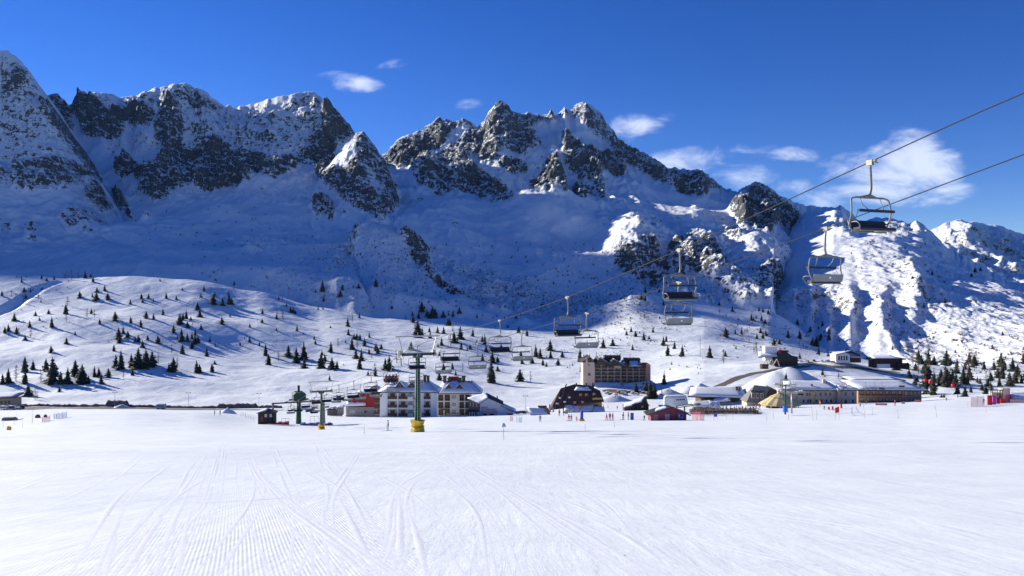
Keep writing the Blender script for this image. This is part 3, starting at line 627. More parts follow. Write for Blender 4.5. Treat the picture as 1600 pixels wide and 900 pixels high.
class Bld:
    """a building laid out in photo pixels at its own distance: x right, y away, z up; k metres per pixel"""
    def __init__(s, name, u, v, Y, rz, label, cat='building', zoff=0):
        s.k = Y/FPX; s.root = empty(name, ((u-UC)*s.k, Y, (VC-v)*s.k+zoff), rz, label, cat); s.wm = {}
    def K(s, pts): return [tuple(c*s.k for c in p) for p in pts]
    def box(s, name, mat, x0, x1, y0, y1, z0, z1, parent=None):
        k = s.k; mb = MB().box(x0*k, x1*k, y0*k, y1*k, z0*k, z1*k); return mb.build(name, mat, parent or s.root)
    def boxes(s, name, mat, L, parent=None):
        k = s.k; mb = MB()
        for b in L: mb.box(*[c*k for c in b])
        return mb.build(name, mat, parent or s.root)
    def prism(s, name, mat, prof, y0, y1, parent=None): return MB().prism(s.K(prof), y0*s.k, y1*s.k).build(name, mat, parent or s.root)
    def prismx(s, name, mat, prof, x0, x1, parent=None): return MB().prismx(s.K(prof), x0*s.k, x1*s.k).build(name, mat, parent or s.root)
    def poly(s, name, mat, vs, fs, parent=None): return MB().add(s.K(vs), fs).build(name, mat, parent or s.root)
    def tube(s, name, mat, pts, r, parent=None, n=6): return MB().tube(s.K(pts), r*s.k, n).build(name, mat, parent or s.root)
    def win(s, x, z, w, h, y=0, frame=None, pane=None, d=.25, side=False, name='window'):
        """a window: proud frame with a pane set into it; side=True puts it on an end wall"""
        k = s.k; key = (round(w, 2), round(h, 2), d, side, id(frame), id(pane))
        if key not in s.wm:
            t = min(w, h)*.14; f = MB(); hw = w/2
            A = [(-hw, hw, 0, t), (-hw, hw, h-t, h), (-hw, -hw+t, t, h-t), (hw-t, hw, t, h-t)]
            g = MB()
            for x0, x1, z0, z1 in A:
                f.box(x0*k, x1*k, -d*k, 0, z0*k, z1*k) if not side else f.box(-d*k, 0, x0*k, x1*k, z0*k, z1*k)
            if w > 2.6: f.box(-t*.4*k, t*.4*k, -d*k*.9, 0, t*k, (h-t)*k) if not side else f.box(-d*k*.9, 0, -t*.4*k, t*.4*k, t*k, (h-t)*k)
            g.box((-hw+t)*k, (hw-t)*k, -d*.45*k, 0, t*k, (h-t)*k) if not side else g.box(-d*.45*k, 0, (-hw+t)*k, (hw-t)*k, t*k, (h-t)*k)
            s.wm[key] = (f.mesh(name, frame or white_p), g.mesh('pane', pane or glass))
        fm, pm = s.wm[key]; o = link(name, fm, s.root, (x*k, y*k, z*k)); link('pane', pm, o); return o
    def slab(s, a, b, c, d, th, mat, sn, sth, parent=None, over=.0, name='roof'):
        """sloping roof slab on four corner points (px), with its own load of snow"""
        o = s.shell(name, mat, (a, b, c, d), -th, 0, parent)
        if sn: s.shell('roof_snow', sn, (a, b, c, d), .04, sth, o, .97, True)
        return o
    def shell(s, name, mat, q, z0, z1, parent, sc=1.0, bumpy=False):
        q = [Vector(p) for p in q]; c = sum(q, Vector())/4; q = [c+(p-c)*sc for p in q]
        n = 7 if bumpy else 1; vs = []; rng = random.Random(int(c.x*7+c.z*13+91))
        g = [[q[0].lerp(q[1], i/n).lerp(q[3].lerp(q[2], i/n), j/n) for i in range(n+1)] for j in range(n+1)]
        for dz, rag in ((z0, 0), (z1, 1)):
            for j in range(n+1):
                for i in range(n+1):
                    e = (i in (0, n)) or (j in (0, n)); zz = dz
                    if bumpy and rag: zz = z1*((.55 if e else 1.0)+rng.uniform(-.18, .18))
                    vs.append((g[j][i].x, g[j][i].y, g[j][i].z+zz))
        m = n+1; N2 = m*m; fs = []
        for j in range(n):
            for i in range(n):
                a = j*m+i; fs.append((a, a+1, a+m+1, a+m)); fs.append((N2+a, N2+a+m, N2+a+m+1, N2+a+1))
        for i in range(n):
            fs.append((i, N2+i, N2+i+1, i+1)); a = n*m+i; fs.append((a, a+1, N2+a+1, N2+a))
            a = i*m; fs.append((a, a+m, N2+a+m, N2+a)); a = i*m+n; fs.append((a, N2+a, N2+a+m, a+m))
        return MB().add(s.K(vs), fs).build(name, mat, parent or s.root, bumpy)
def on_ground(u, v, y0=60):
    x, y, z = px_to_ground(u, v, y0); return Vector((x, y, z))
# ------------------------------------------------------------------ main chairlift
LD = Vector((.3877, -.9218, 0)).normalized(); LP = Vector((.9218, .3877, 0))      # along the line toward the camera / across it
LRZ = math.atan2(LD.y, LD.x)-math.pi/2                                             # +y of a chair looks along LD
def line_pt(y, side):
    """rope point at distance y; side -1 the rope nearer the camera, +1 the farther one"""
    x = 34.4-.4206*y; c = Vector((x, y, 0)); 
    return Vector((x+side*2.92, y, 0)), c
RA = [(-140, 38), (0, 12.6), (29, 7.4), (35.5, 5.83), (49.2, 2.46), (63.9, -.8), (77.7, -3.3), (92.9, -5.6), (106, -7.9), (113.7, -9.75), (125, -12.9), (143.6, -17.2), (153.5, -19.0), (167.7, -21.4), (190, -25.4), (198.5, -26.8), (210, -29.8), (225, -33.2), (238, -35.2)]
RB = [(-140, 38), (0, 13.2), (29, 7.2), (45, 3.5), (58.5, .4), (72, -2.4), (86, -4.9), (99.2, -7.2), (112, -9.2), (118.5, -10.3), (132, -14.0), (145, -17.0), (160, -19.8), (180, -23.2), (200.5, -26.9), (212, -30.0), (226, -33.3), (238, -35.2)]
def rope_z(y, side):
    a = np.array(RA if side < 0 else RB); return float(np.interp(y, a[:, 0], a[:, 1]))
def rope_xyz(y, side):
    p, _ = line_pt(y, side); zs = [rope_z(y+d, side) for d in (-3, -1.5, 0, 1.5, 3)]; p.z = sum(zs)/5; return p
rope_m = M('steel_rope', (.025, .025, .028), .8, 0)
for side, lab in ((-1, 'upper grey steel rope crossing the sky, carrying the chairs that face the camera'), (1, 'lower grey steel rope carrying the chairs seen from behind')):
    o = MB().tube([rope_xyz(y, side) for y in np.linspace(-120, 238, 170)], .027, 6).build('haul_rope', rope_m, None, True); tag(o, lab, 'rope')
frame_m = M('chair_frame_metal', (.20, .195, .17), .5, .3, .15, 4); cush = M('chair_cushion', (.022, .026, .045), .65, 0, .2, 5); back_m = M('chair_back_plate', (.20, .22, .235), .5, .2, .12, 3)
plate_m = M('number_plate_white', (.75, .75, .75), .5)
def curve(pts, n=5):
    """round the corners of a polyline"""
    P_ = [Vector(p) for p in pts]; out = [P_[0]]
    for i in range(1, len(P_)-1):
        a, b, c = P_[i-1], P_[i], P_[i+1]; ra = min((a-b).length, (c-b).length)*.45
        p, q = b+(a-b).normalized()*ra, b+(c-b).normalized()*ra
        for k in range(n+1):
            t = k/n; out.append(p*(1-t)**2+b*2*t*(1-t)+q*t*t)
    out.append(P_[-1]); return out
def make_chair():
    r = empty('lift_chair', (0, 0, 0)); tag(r, 'x', 'chairlift chair')
    g = MB().tube([(0,-.34,-.03),(0,.34,.03)], .055, 8); g.box(-.07,.07,-.16,.16,-.16,.09); g.tube([(-.1,.2,-.02),(-.24,.24,-.06)], .03, 6); g.build('grip', frame_m, r)
    MB().tube(curve([(0,0,-.05),(-.06,-.02,-.45),(-.10,-.02,-1.25),(.02,-.01,-1.58),(.32,0,-1.66)]),   .058, 8).build('hanger', frame_m, r, True)
    W = 1.2
    f = MB().tube(curve([(-W+.35,0,-1.66),(-W+.02,0,-1.72),(-W-.04,.12,-2.4),(-W+.02,-.12,-3.0),(-W+.12,.05,-3.22),(-W+.3,.45,-3.2)]), .038, 7)
    f.tube(curve([(W-.35,0,-1.66),(W-.02,0,-1.72),(W+.04,.12,-2.4),(W-.02,-.12,-3.0),(W-.12,.05,-3.22),(W-.3,.45,-3.2)]), .038, 7)
    f.tube([(-W+.35,0,-1.66),(W-.35,0,-1.66)], .045, 7); f.tube([(-.35,.0,-1.64),(0,0,-1.56),(.62,0,-1.64)], [.05,.075,.04], 6)
    f.tube([(-W+.1,.46,-3.2),(W-.1,.46,-3.2)], .03, 6); f.tube([(-W+.1,-.05,-3.24),(W-.1,-.05,-3.24)], .035, 6); f.build('frame', frame_m, r, True)
    s = MB().prismx([(-.08,-3.14),(.0,-3.2),(.46,-3.17),(.5,-3.1),(.44,-3.05),(.0,-3.07)], -1.1, 1.1); s.build('seat', cush, r)
    b = MB().prismx([(-.10,-3.08),(-.04,-3.08),(-.15,-2.72),(-.2,-2.72)], -1.1, 1.1).build('backrest', cush, r)
    MB().prismx([(-.15,-3.13),(-.115,-3.13),(-.215,-2.70),(-.245,-2.70)], -1.13, 1.13).build('back_panel', back_m, b)
    MB().prismx([(-.235,-2.96),(-.205,-2.96),(-.222,-2.84),(-.25,-2.84)], .02, .16).build('number_plate', plate_m, b)
    for sx in (-1, 1):
        a = MB().tube(curve([(sx*(W-.12),-.16,-2.86),(sx*(W+.0),.1,-2.80),(sx*(W+.05),.45,-2.82),(sx*(W+.02),.55,-2.98),(sx*(W-.1),.42,-3.16)]), .028, 6); a.build('armrest', frame_m, r, True)
    br = MB().box(-1.1,1.1,.30,.42,-2.36,-2.24)
    br.build('safety_bar', cush, r)
    for sx in (-.62, .62): MB().tube(curve([(sx,0,-1.68),(sx*.98,.12,-2.0),(sx*.75,.36,-2.26)]), .02, 5).build('bar_arm', frame_m, r, True)
    for sx in (-1, 1): MB().tube([(sx*1.08,.36,-2.3),(sx*1.12,.1,-2.8)], .014, 4).build('bar_stay', frame_m, r, True)
    return r
chair0 = make_chair(); _used = [False]
def place_chair(p, rz, label, group, sway=0, scale=1):
    c = chair0 if not _used[0] else dup(chair0); _used[0] = True
    c.location = p; c.rotation_euler = (0, sway, rz); c.scale = (scale,)*3; tag(c, label, 'chairlift chair', group); return c
ordn = ['first','second','third','fourth','fifth','sixth','seventh','eighth','ninth','tenth','eleventh','twelfth','thirteenth','fourteenth','fifteenth','sixteenth','seventeenth','eighteenth','nineteenth','twentieth']
chairsA = [35.5, 49.3, 63.9, 77.8, 92.6, 106, 119.6, 133, 147, 161.5, 176, 190, 207, 221]
chairsB = [45, 58.5, 72, 86, 99.3, 112.5, 126, 140, 153, 167, 181, 194.5, 211, 225]
A_notes = ['empty lift chair with dark seat high against the clouds, nearest to the camera', 'empty lift chair with dark seat hanging in front of the dark rocky cliffs', 'empty dark-seated lift chair hanging before the small snow heaps', 'empty dark-seated lift chair among the conifers, left of the big hotel', 'empty dark-seated lift chair just right of the larger green pylon', 'empty dark-seated lift chair right in front of the larger green pylon', 'lift chair carrying four riders in red and black above the white hotel', 'empty dark-seated chair in front of the small tan gabled house']
B_notes = ['empty lift chair with grey back, second nearest the camera, over the sunlit slope', 'empty grey-backed lift chair hanging over the groomed piste knoll', 'empty grey-backed lift chair above the roofs of the pink hotel', 'empty grey-backed lift chair partly hidden by the chair among the conifers', 'empty grey-backed lift chair alone between two dark-seated ones', 'empty grey-backed lift chair low behind the chair right of the pylon', 'empty grey-backed chair behind the larger green pylon above the white hotel roof']
for i, y in enumerate(chairsA):
    lab = A_notes[i] if i < len(A_notes) else f'dark-seated chair on the near rope toward the lift station, {ordn[i]} from the top right'
    if y == 161.5: lab = 'chair with two riders in dark clothes left of the red building'
    place_chair(rope_xyz(y, -1), LRZ, lab, 'chairs facing the camera on the upper rope')
for i, y in enumerate(chairsB):
    lab = B_notes[i] if i < len(B_notes) else f'grey-backed chair on the far rope near the village, {ordn[i]} from the top right'
    place_chair(rope_xyz(y, 1), LRZ+math.pi, lab, 'chairs seen from behind on the lower rope')

def sheaves(parent, x, zc, tilt, n=6, L=1.7):
    mb = MB(); R = Matrix.Translation((x, 0, zc)) @ Matrix.Rotation(tilt, 4, 'X')
    mb.box(-.09, .09, -L, L, -.42, -.26, 0, R); mb.box(-.35, .1, -.12, .12, -.7, .25, 0, R)
    for k in range(n):
        yy = -L+.15+k*(2*L-.3)/(n-1)
        w = MB().tube([(-.07, 0, 0), (.07, 0, 0)], .21, 10)
        mb.add(w.v, w.f, 0, R @ Matrix.Translation((0, yy, -.25)))
    st = mb.build('sheave_train', steel, parent)
    w = MB()
    for yy in (-L, L): w.tube([R @ Vector((.5*(1 if x > 0 else -1), yy, -.5)), R @ Vector((.5*(1 if x > 0 else -1), yy, .5))], .025, 4)
    w.tube([R @ Vector((.5*(1 if x > 0 else -1), -L, .5)), R @ Vector((.5*(1 if x > 0 else -1), L, .5))], .025, 4); w.build('guard_rail', steel, st)
def tower(base, top_z, label, rz, pad, w=.55, gauge=2.7, beam=2.35, padh=1.8, padw=1.15, tilt=.2, name='lift_pylon'):
    r = empty(name, base, rz, label, 'pylon'); H = top_z-base[2]
    c = MB(); c.lathe([(w*1.05, -.5), (w, 0), (w*.62, H-.4)], 12); c.build('column', green_p, r, True)
    lad = MB()
    for s_ in (-.2, .2): lad.tube([(s_, -w-.12, .3), (s_, -w*.62-.15, H)], .025, 4)
    for k in range(int(H/.4)):
        z = .4+k*.4; yy = -w-.12+(z/H)*(w*.38-.03); lad.tube([(-.2, yy, z), (.2, yy, z)], .015, 4)
    lad.tube([(w*.55, -w*.8, .4), (w*.42, -w*.55, H)], .03, 4)
    lad.build('ladder', steel, r)
    x = MB(); x.box(-gauge+.2, gauge-.2, -.2, .2, H-.45, H-.05); x.box(-.7, .7, -.3, .3, H-.8, H-.2); x.build('crossarm', green_dk, r)
    t = MB(); t.tube([(-gauge+.4, 0, H-.1), (-gauge-.25, 0, H+beam)], .085, 6); t.tube([(gauge-.4, 0, H-.1), (gauge+.25, 0, H+beam)], .085, 6)
    t.box(-gauge-.75, gauge+.75, -.09, .09, H+beam, H+beam+.2); t.tube([(0, 0, H+beam), (0, 0, H+beam+.7)], .03, 4); t.build('lifting_frame', steel, r)
    g = MB()
    for xx in np.linspace(-gauge+1.1, gauge-1.1, 6):
        for yy in (-.45, .45): g.tube([(xx, yy, H-.05), (xx, yy, H+.95)], .02, 4)
    for yy in (-.45, .45):
        for zz in (.5, .95): g.tube([(-gauge+1.1, yy, H+zz), (gauge-1.1, yy, H+zz)], .02, 4)
    g.box(-gauge+.9, gauge-.9, -.5, .5, H-.06, H-.02); g.build('walkway', steel, r)
    for s_ in (-1, 1): sheaves(r, s_*gauge, H+.05, tilt)
    if pad:
        p = MB(); rr = random.Random(int(H*10))
        ring = [(padw*1.0, -.5), (padw*.95, .05), (padw*.9, padh*.35), (padw*.75, padh*.5), (padw*.84, padh*.7), (padw*1.02, padh)]
        p.lathe(ring, 8); p.build('base_padding', pad, r)
        st = MB()
        for zz in (.5*padh, .12*padh): st.tube([((padw*.86)*math.cos(a), (padw*.86)*math.sin(a), zz) for a in np.linspace(0, 2*math.pi, 13)], .05, 4)
        st.build('strap', M('strap_dark', (.25, .16, .03), .7), r)
    return r
crz = math.atan2(LP.y, LP.x)
t1 = Vector((34.4-.4206*115.5, 115.5, 0)); t1.z = gz(t1.x, t1.y); 
tower(t1, -9.7, 'larger green lift pylon with yellow padded foot in front of the white hotel', crz, yellow_p, tilt=.21)
t2 = Vector((34.4-.4206*199.5, 199.5, 0)); t2.z = gz(t2.x, t2.y)
tower(t2, -26.6, 'smaller green lift pylon with yellow padded foot near the lift station', crz, yellow_p, w=.48, beam=2.2, padh=1.3, padw=.95, tilt=.2)

# bottom station of this lift
S0 = Vector((-67.5, 243, 0)); S0.z = gz(S0.x, S0.y)
st = empty('lift_station', S0, crz, 'green bottom station of the chairlift with drive housing and open gantry', 'lift station')
hh = -35.4-S0.z
b = MB(); b.lathe([(.9, -1), (.8, 2.2), (.65, hh-.6)], 10); b.build('column', green_p, st, True)
b = MB(); b.box(-1.9, 1.9, -2.6, 2.2, hh+.3, hh+1.9); b.prism([(-2.1,hh+1.9),(2.1,hh+1.9),(1.2,hh+2.6),(-1.2,hh+2.6)], -2.8, 2.4); b.box(-.35,.35,-.3,.3,hh+2.6,hh+4.6); b.build('drive_housing', green_dk, st)
b = MB(); b.lathe([(2.6, hh-.12), (2.75, hh), (2.6, hh+.12)], 24); b.box(-2.6,2.6,-.12,.12,hh-.05,hh+.05); b.box(-.12,.12,-2.6,2.6,hh-.05,hh+.05); b.build('bullwheel', steel, st)
b = MB(); b.box(-8.2, 8.2, -.25, .25, hh-.9, hh-.5); b.box(-3.0, 3.0, -.3, .3, hh+.1, hh+.35)
for xx in (-4.5, 4.5): b.tube([(xx, 0, hh-.6), (xx*.3, 0, hh+.4)], .1, 5)
b.build('gantry_beam', green_dk, st)
for xx in (-7.9, 7.9):
    b = MB(); b.tube([(xx, 0, -1), (xx*.985, 0, hh-.6)], [.45, .3], 8); b.build('gantry_post', M('weathered_post', (.16,.16,.15), .7), st)
b = MB()
for xx in (-5.5, -4.4, -3.3, 3.2, 4.4, 5.6):
    b.tube([(xx, -3, 0), (xx, -3, 2.6)], .06, 4)
b.box(-5.6, -3.2, -3.05, -2.95, 2.5, 2.6); b.box(3.1, 5.7, -3.05, -2.95, 2.5, 2.6); b.build('queue_frame', steel, st)
for k, (xo, yo, rr) in enumerate([(-2.4,-1.2,.5),(2.6,-4.5,.2),(3.6,-8,0),(4.1,-1.5,1.2),(-3.1,-6,3.1),(5.2,2.0,2.4)]):
    p = S0+Vector((LP.x*xo+LD.x*-yo, LP.y*xo-LD.y*yo, hh)); place_chair(p, LRZ+rr, f'lift chair turning around the bottom station wheel, {ordn[k]} of six', 'chairs at the bottom station')
for (xo, w, d, m, lab, cc) in ((-3.2, 5.2, 2.2, M('crimson_mat', (.38,.03,.10), .8, 0, .3, 3), 'crimson padded mat on the snow under the lift station', 'mat'), (5.8, 5.4, 2.4, M('blue_mat', (.12,.16,.42), .8, 0, .3, 3), 'blue padded mat on the snow right of the lift station', 'mat'), (11.0, 3.2, 1.6, M('violet_mat', (.28,.16,.34), .8, 0, .3, 3), 'violet mat on the snow beside the smaller pylon', 'mat')):
    p = S0+LP*xo+Vector((0, -9, 0)); p.z = gz(p.x, p.y); rd_ = random.Random(int(w*10)); o = MB()
    for k in range(5):
        o.box(-w/2+k*w/5, -w/2+(k+1)*w/5-.05, -d/2, d/2, -.6, .5+rd_.uniform(-.15,.35))
    o = o.build('safety_mat', m, None, False, p); tag(o, lab, cc)
hut = Bld('lift_hut', 403, 659, 226, .12, 'small dark timber lift operator hut with snow on its roof, left of the station', 'hut')
hut.prism('wall', dark_w, [(0,-4),(25,-4),(25,13),(12.5,16.5),(0,14)], 0, 18); hut.box('door', M('hut_door', (.10,.06,.05), .7), 4, 8, -.3, .1, 0, 8)
hut.win(12, 7, 3.4, 4.6, 0, None, glass_l); hut.win(19.5, 7, 3.4, 4.6, 0, None, glass_l)
hut.slab((-2,-2,13.5),(13,-2,17.6),(13,20,17.6),(-2,20,13.5), .8, roof_dk, snow_m, 1.6); hut.slab((13,-2,17.6),(27,-2,13.0),(27,20,13.0),(13,20,17.6), .8, roof_dk, None, 1)
# railings left of the hut
for k, (u, v) in enumerate([(380,651),(388,655),(396,656)]):
    p = on_ground(u, v, 150); o = MB()
    for xx in (-1, 0, 1): o.tube([(xx, 0, 0), (xx, 0, 1.5)], .05, 4); 
    for zz in (.5, 1.0, 1.5): o.tube([(-1, 0, zz), (1, 0, zz)], .04, 4)
    o = o.build('queue_gate', steel, None, False, p); o.rotation_euler.z = .3*k; tag(o, f'grey steel queue barrier beside the dark lift hut, {ordn[k]} from the left', 'barrier', 'queue barriers by the hut')
# ------------------------------------------------------------------ village buildings, each laid out on its own spot
rail_m = M('brown_railing', (.10,.055,.04), .7, 0, .2, 3); bay_m = M('shaded_loggia_render', (.40,.38,.35), .9, 0, .2, 1); bay_d = M('dark_loggia_shade', (.22,.17,.13), .9, 0, .3, 1); fascia = M('dark_fascia', (.04,.035,.045), .7)  # loggia colours carry the shade of recesses that the flat facades lack
def balcony(B, x0, x1, z0, h, y=0, dep=1.6, door=True, wallm=None, rail=None):
    """recess-coloured door wall, slab and railing, px units; the slab stands proud of the facade"""
    o = B.box('balcony', conc, x0, x1, y-dep, y-.02, z0-.5, z0)
    r = B.boxes('railing', rail or rail_m, [(x0, x1, y-dep, y-dep+.2, z0, z0+h*.36), (x0, x0+.2, y-dep+.2, y-.02, z0, z0+h*.36), (x1-.2, x1, y-dep+.2, y-.02, z0, z0+h*.36)], o)
    w = (x1-x0)
    B.box('balcony_door', brown_w, x0+w*.26, x0+w*.76, y-.25, y-.02, z0, z0+h*.80)
    return o
# --- white hotel
B = Bld('apartment_hotel', 594, 652, 288, 0.0, 'white four-storey hotel with brown balconies and thick snow on its hipped roof', 'hotel')
B.box('wall', white_p, 10, 84.5, 0, 46, -6, 41)
B.box('corner_pillar', white_p, 0, 10, -2.6, 30, -8, 42); B.box('corner_pillar', white_p, 79.5, 87, -2.6, 30, -8, 42)
for xx in (9.6, 27, 79): B.box('facade_fin', white_p, xx, xx+1.4 if xx > 10 else xx+2.0, -2.2, -.05, -6, 41)
for fl in range(4):
    z = [2.5, 15.6, 28.8, -10][fl] if fl < 3 else -10
    if fl == 3: continue
    for (x0, x1) in ((12.2, 26.4), (29, 42.6), (52.5, 59), (68.2, 79)):
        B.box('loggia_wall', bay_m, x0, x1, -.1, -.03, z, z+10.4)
        balcony(B, x0, x1, z, 11, -.1, 2.2)
    B.box('parapet_panel', white_p, 43, 52, -1.4, -.05, z-3.6, z+3.2)
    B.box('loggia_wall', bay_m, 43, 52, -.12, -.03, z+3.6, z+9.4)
    B.win(47.5, z+4.2, 5.2, 4.8, -.2, rail_m, glass_l)
for x0, x1, z in ((-11, 0, 4), (-10, 0, 13), (-9.5, 0, 22), (-9, 0, 31)):
    o = B.box('balcony', conc, x0, -.05, 3, 26, z-.6, z); B.boxes('railing', rail_m, [(x0, x0+.3, 3, 26, z, z+4.2), (x0+.3, -.05, 3, 3.3, z, z+4.2)], o)
    B.box('side_wall', brown_w, -5, -.1, 5, 26, z+.1, z+8.2)
B.slab((-6,-5,39.6),(92,-5,39.6),(72,18,53.5),(14,18,53.5), 1.0, fascia, snow_m, 1.6)
B.slab((92,-5,39.6),(92,50,39.6),(72,30,53.5),(72,18,53.5), 1.0, fascia, snow_m, 1.6); B.slab((-6,50,39.6),(-6,-5,39.6),(14,18,53.5),(14,30,53.5), 1.0, fascia, snow_m, 1.6)
for x in (30, 49):
    d = B.prism('dormer', brown_w, [(x-6.5,46),(x+6.5,46),(x,54.5)], 3, 20); B.win(x, 46.6, 5, 3.6, 2.9, rail_m, glass)
    B.slab((x-8.5,1,45.4),(x,1,55.6),(x,20,55.6),(x-8.5,20,45.4), .9, brown_w, snow_m, 1.3, name='dormer_roof'); B.slab((x,1,55.6),(x+8.5,1,45.4),(x+8.5,20,45.4),(x,20,55.6), .9, brown_w, snow_m, 1.3, name='dormer_roof')
for x, z in ((12, 53), (71, 57), (66, 58)): c = B.box('chimney', brown_w, x, x+4, 16, 20, z-10, z+5); B.box('chimney_cap', fascia, x-.6, x+4.6, 15.4, 20.6, z+5, z+6, c)
B.box('roof_window', glass_l, 9, 30, -1.5, 1, 42.4, 44.6)
# --- grey wing
B = Bld('hotel_wing', 683, 651, 312, 0.0, 'shaded hotel wing with dark balconies and many chimneys on a snowy roof', 'hotel')
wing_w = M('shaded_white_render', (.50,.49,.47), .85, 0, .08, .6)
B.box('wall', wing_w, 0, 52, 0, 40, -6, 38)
for z in (2.5, 13.5, 25):
    for x0, x1 in ((2, 9.5), (12, 20), (35, 42), (44, 51)): B.box('loggia_wall', dark_w, x0, x1, -.1, -.03, z, z+9.4); balcony(B, x0, x1, z, 9.5, -.1, 1.8, rail=dark_w)
    B.win(26, z+3.5, 6, 4.6, -.05, rail_m, glass_l)
B.box('porch_roof', brown_w, 2, 18, -6, -.1, 11, 12); B.box('entrance_canopy', conc, 15, 37, -5, -1, 4.2, 5.4)
B.slab((-3,-5,37),(70,-5,37),(50,20,54),(8,20,54), 1.0, fascia, snow_m, 1.8); B.slab((70,-5,37),(70,44,37),(50,30,54),(50,20,54), 1.0, fascia, snow_m, 1.8)
for x in (18, 35): B.prism('dormer', brown_w, [(x-6,43.5),(x+6,43.5),(x,50)], 2, 18); B.slab((x-7,1,43),(x,1,51),(x,18,51),(x-7,18,43), .8, brown_w, snow_m, 1.0, name='dormer_roof'); B.slab((x,1,51),(x+7,1,43),(x+7,18,43),(x,18,51), .8, brown_w, snow_m, 1.0, name='dormer_roof')
for x, z, w in ((8, 58, 5), (15, 54, 5), (31, 55, 6), (38, 58, 5), (47, 49, 6)): c = B.box('chimney', brown_w, x, x+w, 14, 19, z-12, z+3); B.box('chimney_cap', fascia, x-.8, x+w+.8, 13.4, 19.6, z+3, z+4, c)
B.box('ridge_turret', red_w, 16, 32, 20, 26, 54, 60)
# --- restaurant annex with lettering
B = Bld('restaurant', 750, 651, 284, 0.0, 'pale gabled restaurant with red lettering on its wall, right of the grey hotel wing', 'restaurant')
pale_bl = M('pale_gable_render', (.60,.62,.63), .85, 0, .06, .5)
B.prism('wall', pale_bl, [(0,-5),(52,-5),(52,9),(34,17.5),(34,20.5),(13,28.6),(0,21)], 0, 30)
B.poly('side_wall', M('brown_grey_boarding', (.17,.14,.12), .85, 0, .2, 2), [(-19,14,-5),(0,.05,-5),(0,.05,21.5),(-19,14,27),(-19,20,-5),(0,6,-5),(0,6,21.5),(-19,20,27)], [(0,1,2,3),(7,6,5,4),(0,4,5,1),(3,2,6,7),(0,3,7,4),(1,5,6,2)])
B.slab((-1.5,-2.2,20.2),(13,-2.2,29.6),(10,30,33),(-21,14,26.5), .8, fascia, snow_m, 1.8); B.slab((13,-2.2,29.6),(36,-2.2,19.8),(36,30,19.8),(10,30,33), .9, fascia, None, 0); B.slab((33,-2.2,17.6),(56,-2.2,7.4),(56,30,7.4),(33,30,17.6), .9, fascia, snow_m, .9)
for x, w in ((7, 7), (18.5, 7), (46, 7.5)): B.win(x, 1.2, w, 3.4, -.02, fascia, glass)
for x in (-15, -10.5, -5): B.win(x, 14.6, 2.2, 5.2, 14+(x+19)*-.735-.2, white_p, glass_l)
for x in (-17, -13, -9): B.box('terrace_post', white_p, x, x+1.2, 5+(x+17)*-.5, 6+(x+17)*-.5, -4, 8)
B.box('terrace_roof', fascia, -19, -1, -4, 8, 8, 9.4); B.box('glass_lobby', M('teal_lobby', (.25,.38,.38), .5), -5, 4.8, -3, -.1, -3, 9)
B.box('chimney', fascia, 26, 27.6, 8, 10, 22, 31)
def lettering(B, lines, mat, rot=0):
    for (txt, x, z, size, wd) in lines:
        cu = bpy.data.curves.new('lettering', 'FONT'); cu.body = txt; cu.size = size*B.k; cu.extrude = .03; cu.align_x = 'LEFT'
        o = bpy.data.objects.new('lettering', cu); COL.objects.link(o); bpy.context.view_layer.update()
        w = max(o.dimensions.x, 1e-3); me = o.to_mesh(); me2 = me.copy(); o.to_mesh_clear(); bpy.data.objects.remove(o)
        me2.transform(Matrix.Diagonal((wd*B.k/w, 1, 1, 1))); me2.materials.clear(); me2.materials.append(mat)
        t = link('lettering', me2, B.root, (x*B.k, -.06, z*B.k)); t.rotation_euler = (math.pi/2, 0, 0)
sign_m = M('red_lettering', (.34,.03,.035), .6)
lettering(B, [('BAR &', 2, 12.9, 4.0, 9.5), ('RISTORANTE', 2, 9.9, 3.6, 22), ('TAVOLACALDA', 2, 6.6, 3.6, 26), ('PANINOTECA', 2, 3.5-.1, 3.6, 24.5)], sign_m)
# --- red building left of the hotel, with its stone base
B = Bld('red_house', 541, 646, 318, 0.0, 'dark red boarded house on a stone base, left of the white hotel', 'house')
B.prism('wall', red_w, [(3,10),(52,10),(52,16),(38,31),(20,31),(3,19)], 0, 30); B.box('stone_base', stone, 0, 52, -1, 30, -6, 10)
B.slab((0,-3,11.5),(31,-3,12.5),(31,3,15),(0,3,15.5), 1.0, fascia, snow_m, 4.2); B.slab((20,-1,31.4),(38,-1,31.4),(46,30,31.4),(12,30,31.4), .8, fascia, snow_m, 1.5); B.slab((2,-1,19),(20,-1,31.5),(20,30,31.5),(2,30,19), .8, fascia, snow_m, 1.2)
B.win(10, 1, 8, 3.4, -1, white_p, glass_l); B.win(30, 1, 3.4, 3.4, -1, fascia, glass)
B = Bld('gabled_cabin', 576, 616, 348, 0.0, 'small tan gabled house with snowy roof behind the white hotel', 'house')
B.prism('wall', tan_r, [(0,-8),(17,-8),(17,7),(8,12),(0,7)], 0, 16); B.slab((-3,-3,5.5),(8,-3,13),(8,18,13),(-3,18,5.5), .7, fascia, snow_m, 1.5); B.slab((8,-3,13),(20,-3,5.5),(20,18,5.5),(8,18,13), .7, fascia, snow_m, 1.5); B.win(8, 1, 3, 4, -.02, fascia, glass)
B = Bld('stone_shed', 525, 645, 330, 0.0, 'low grey stone shed with dark roof left of the red house', 'shed')
B.box('wall', stone, 2, 10, 0, 10, -4, 8); B.box('side_wing', M('dark_stone', (.14,.13,.12), .9), -14, 1.8, 1, 10, -4, 5)
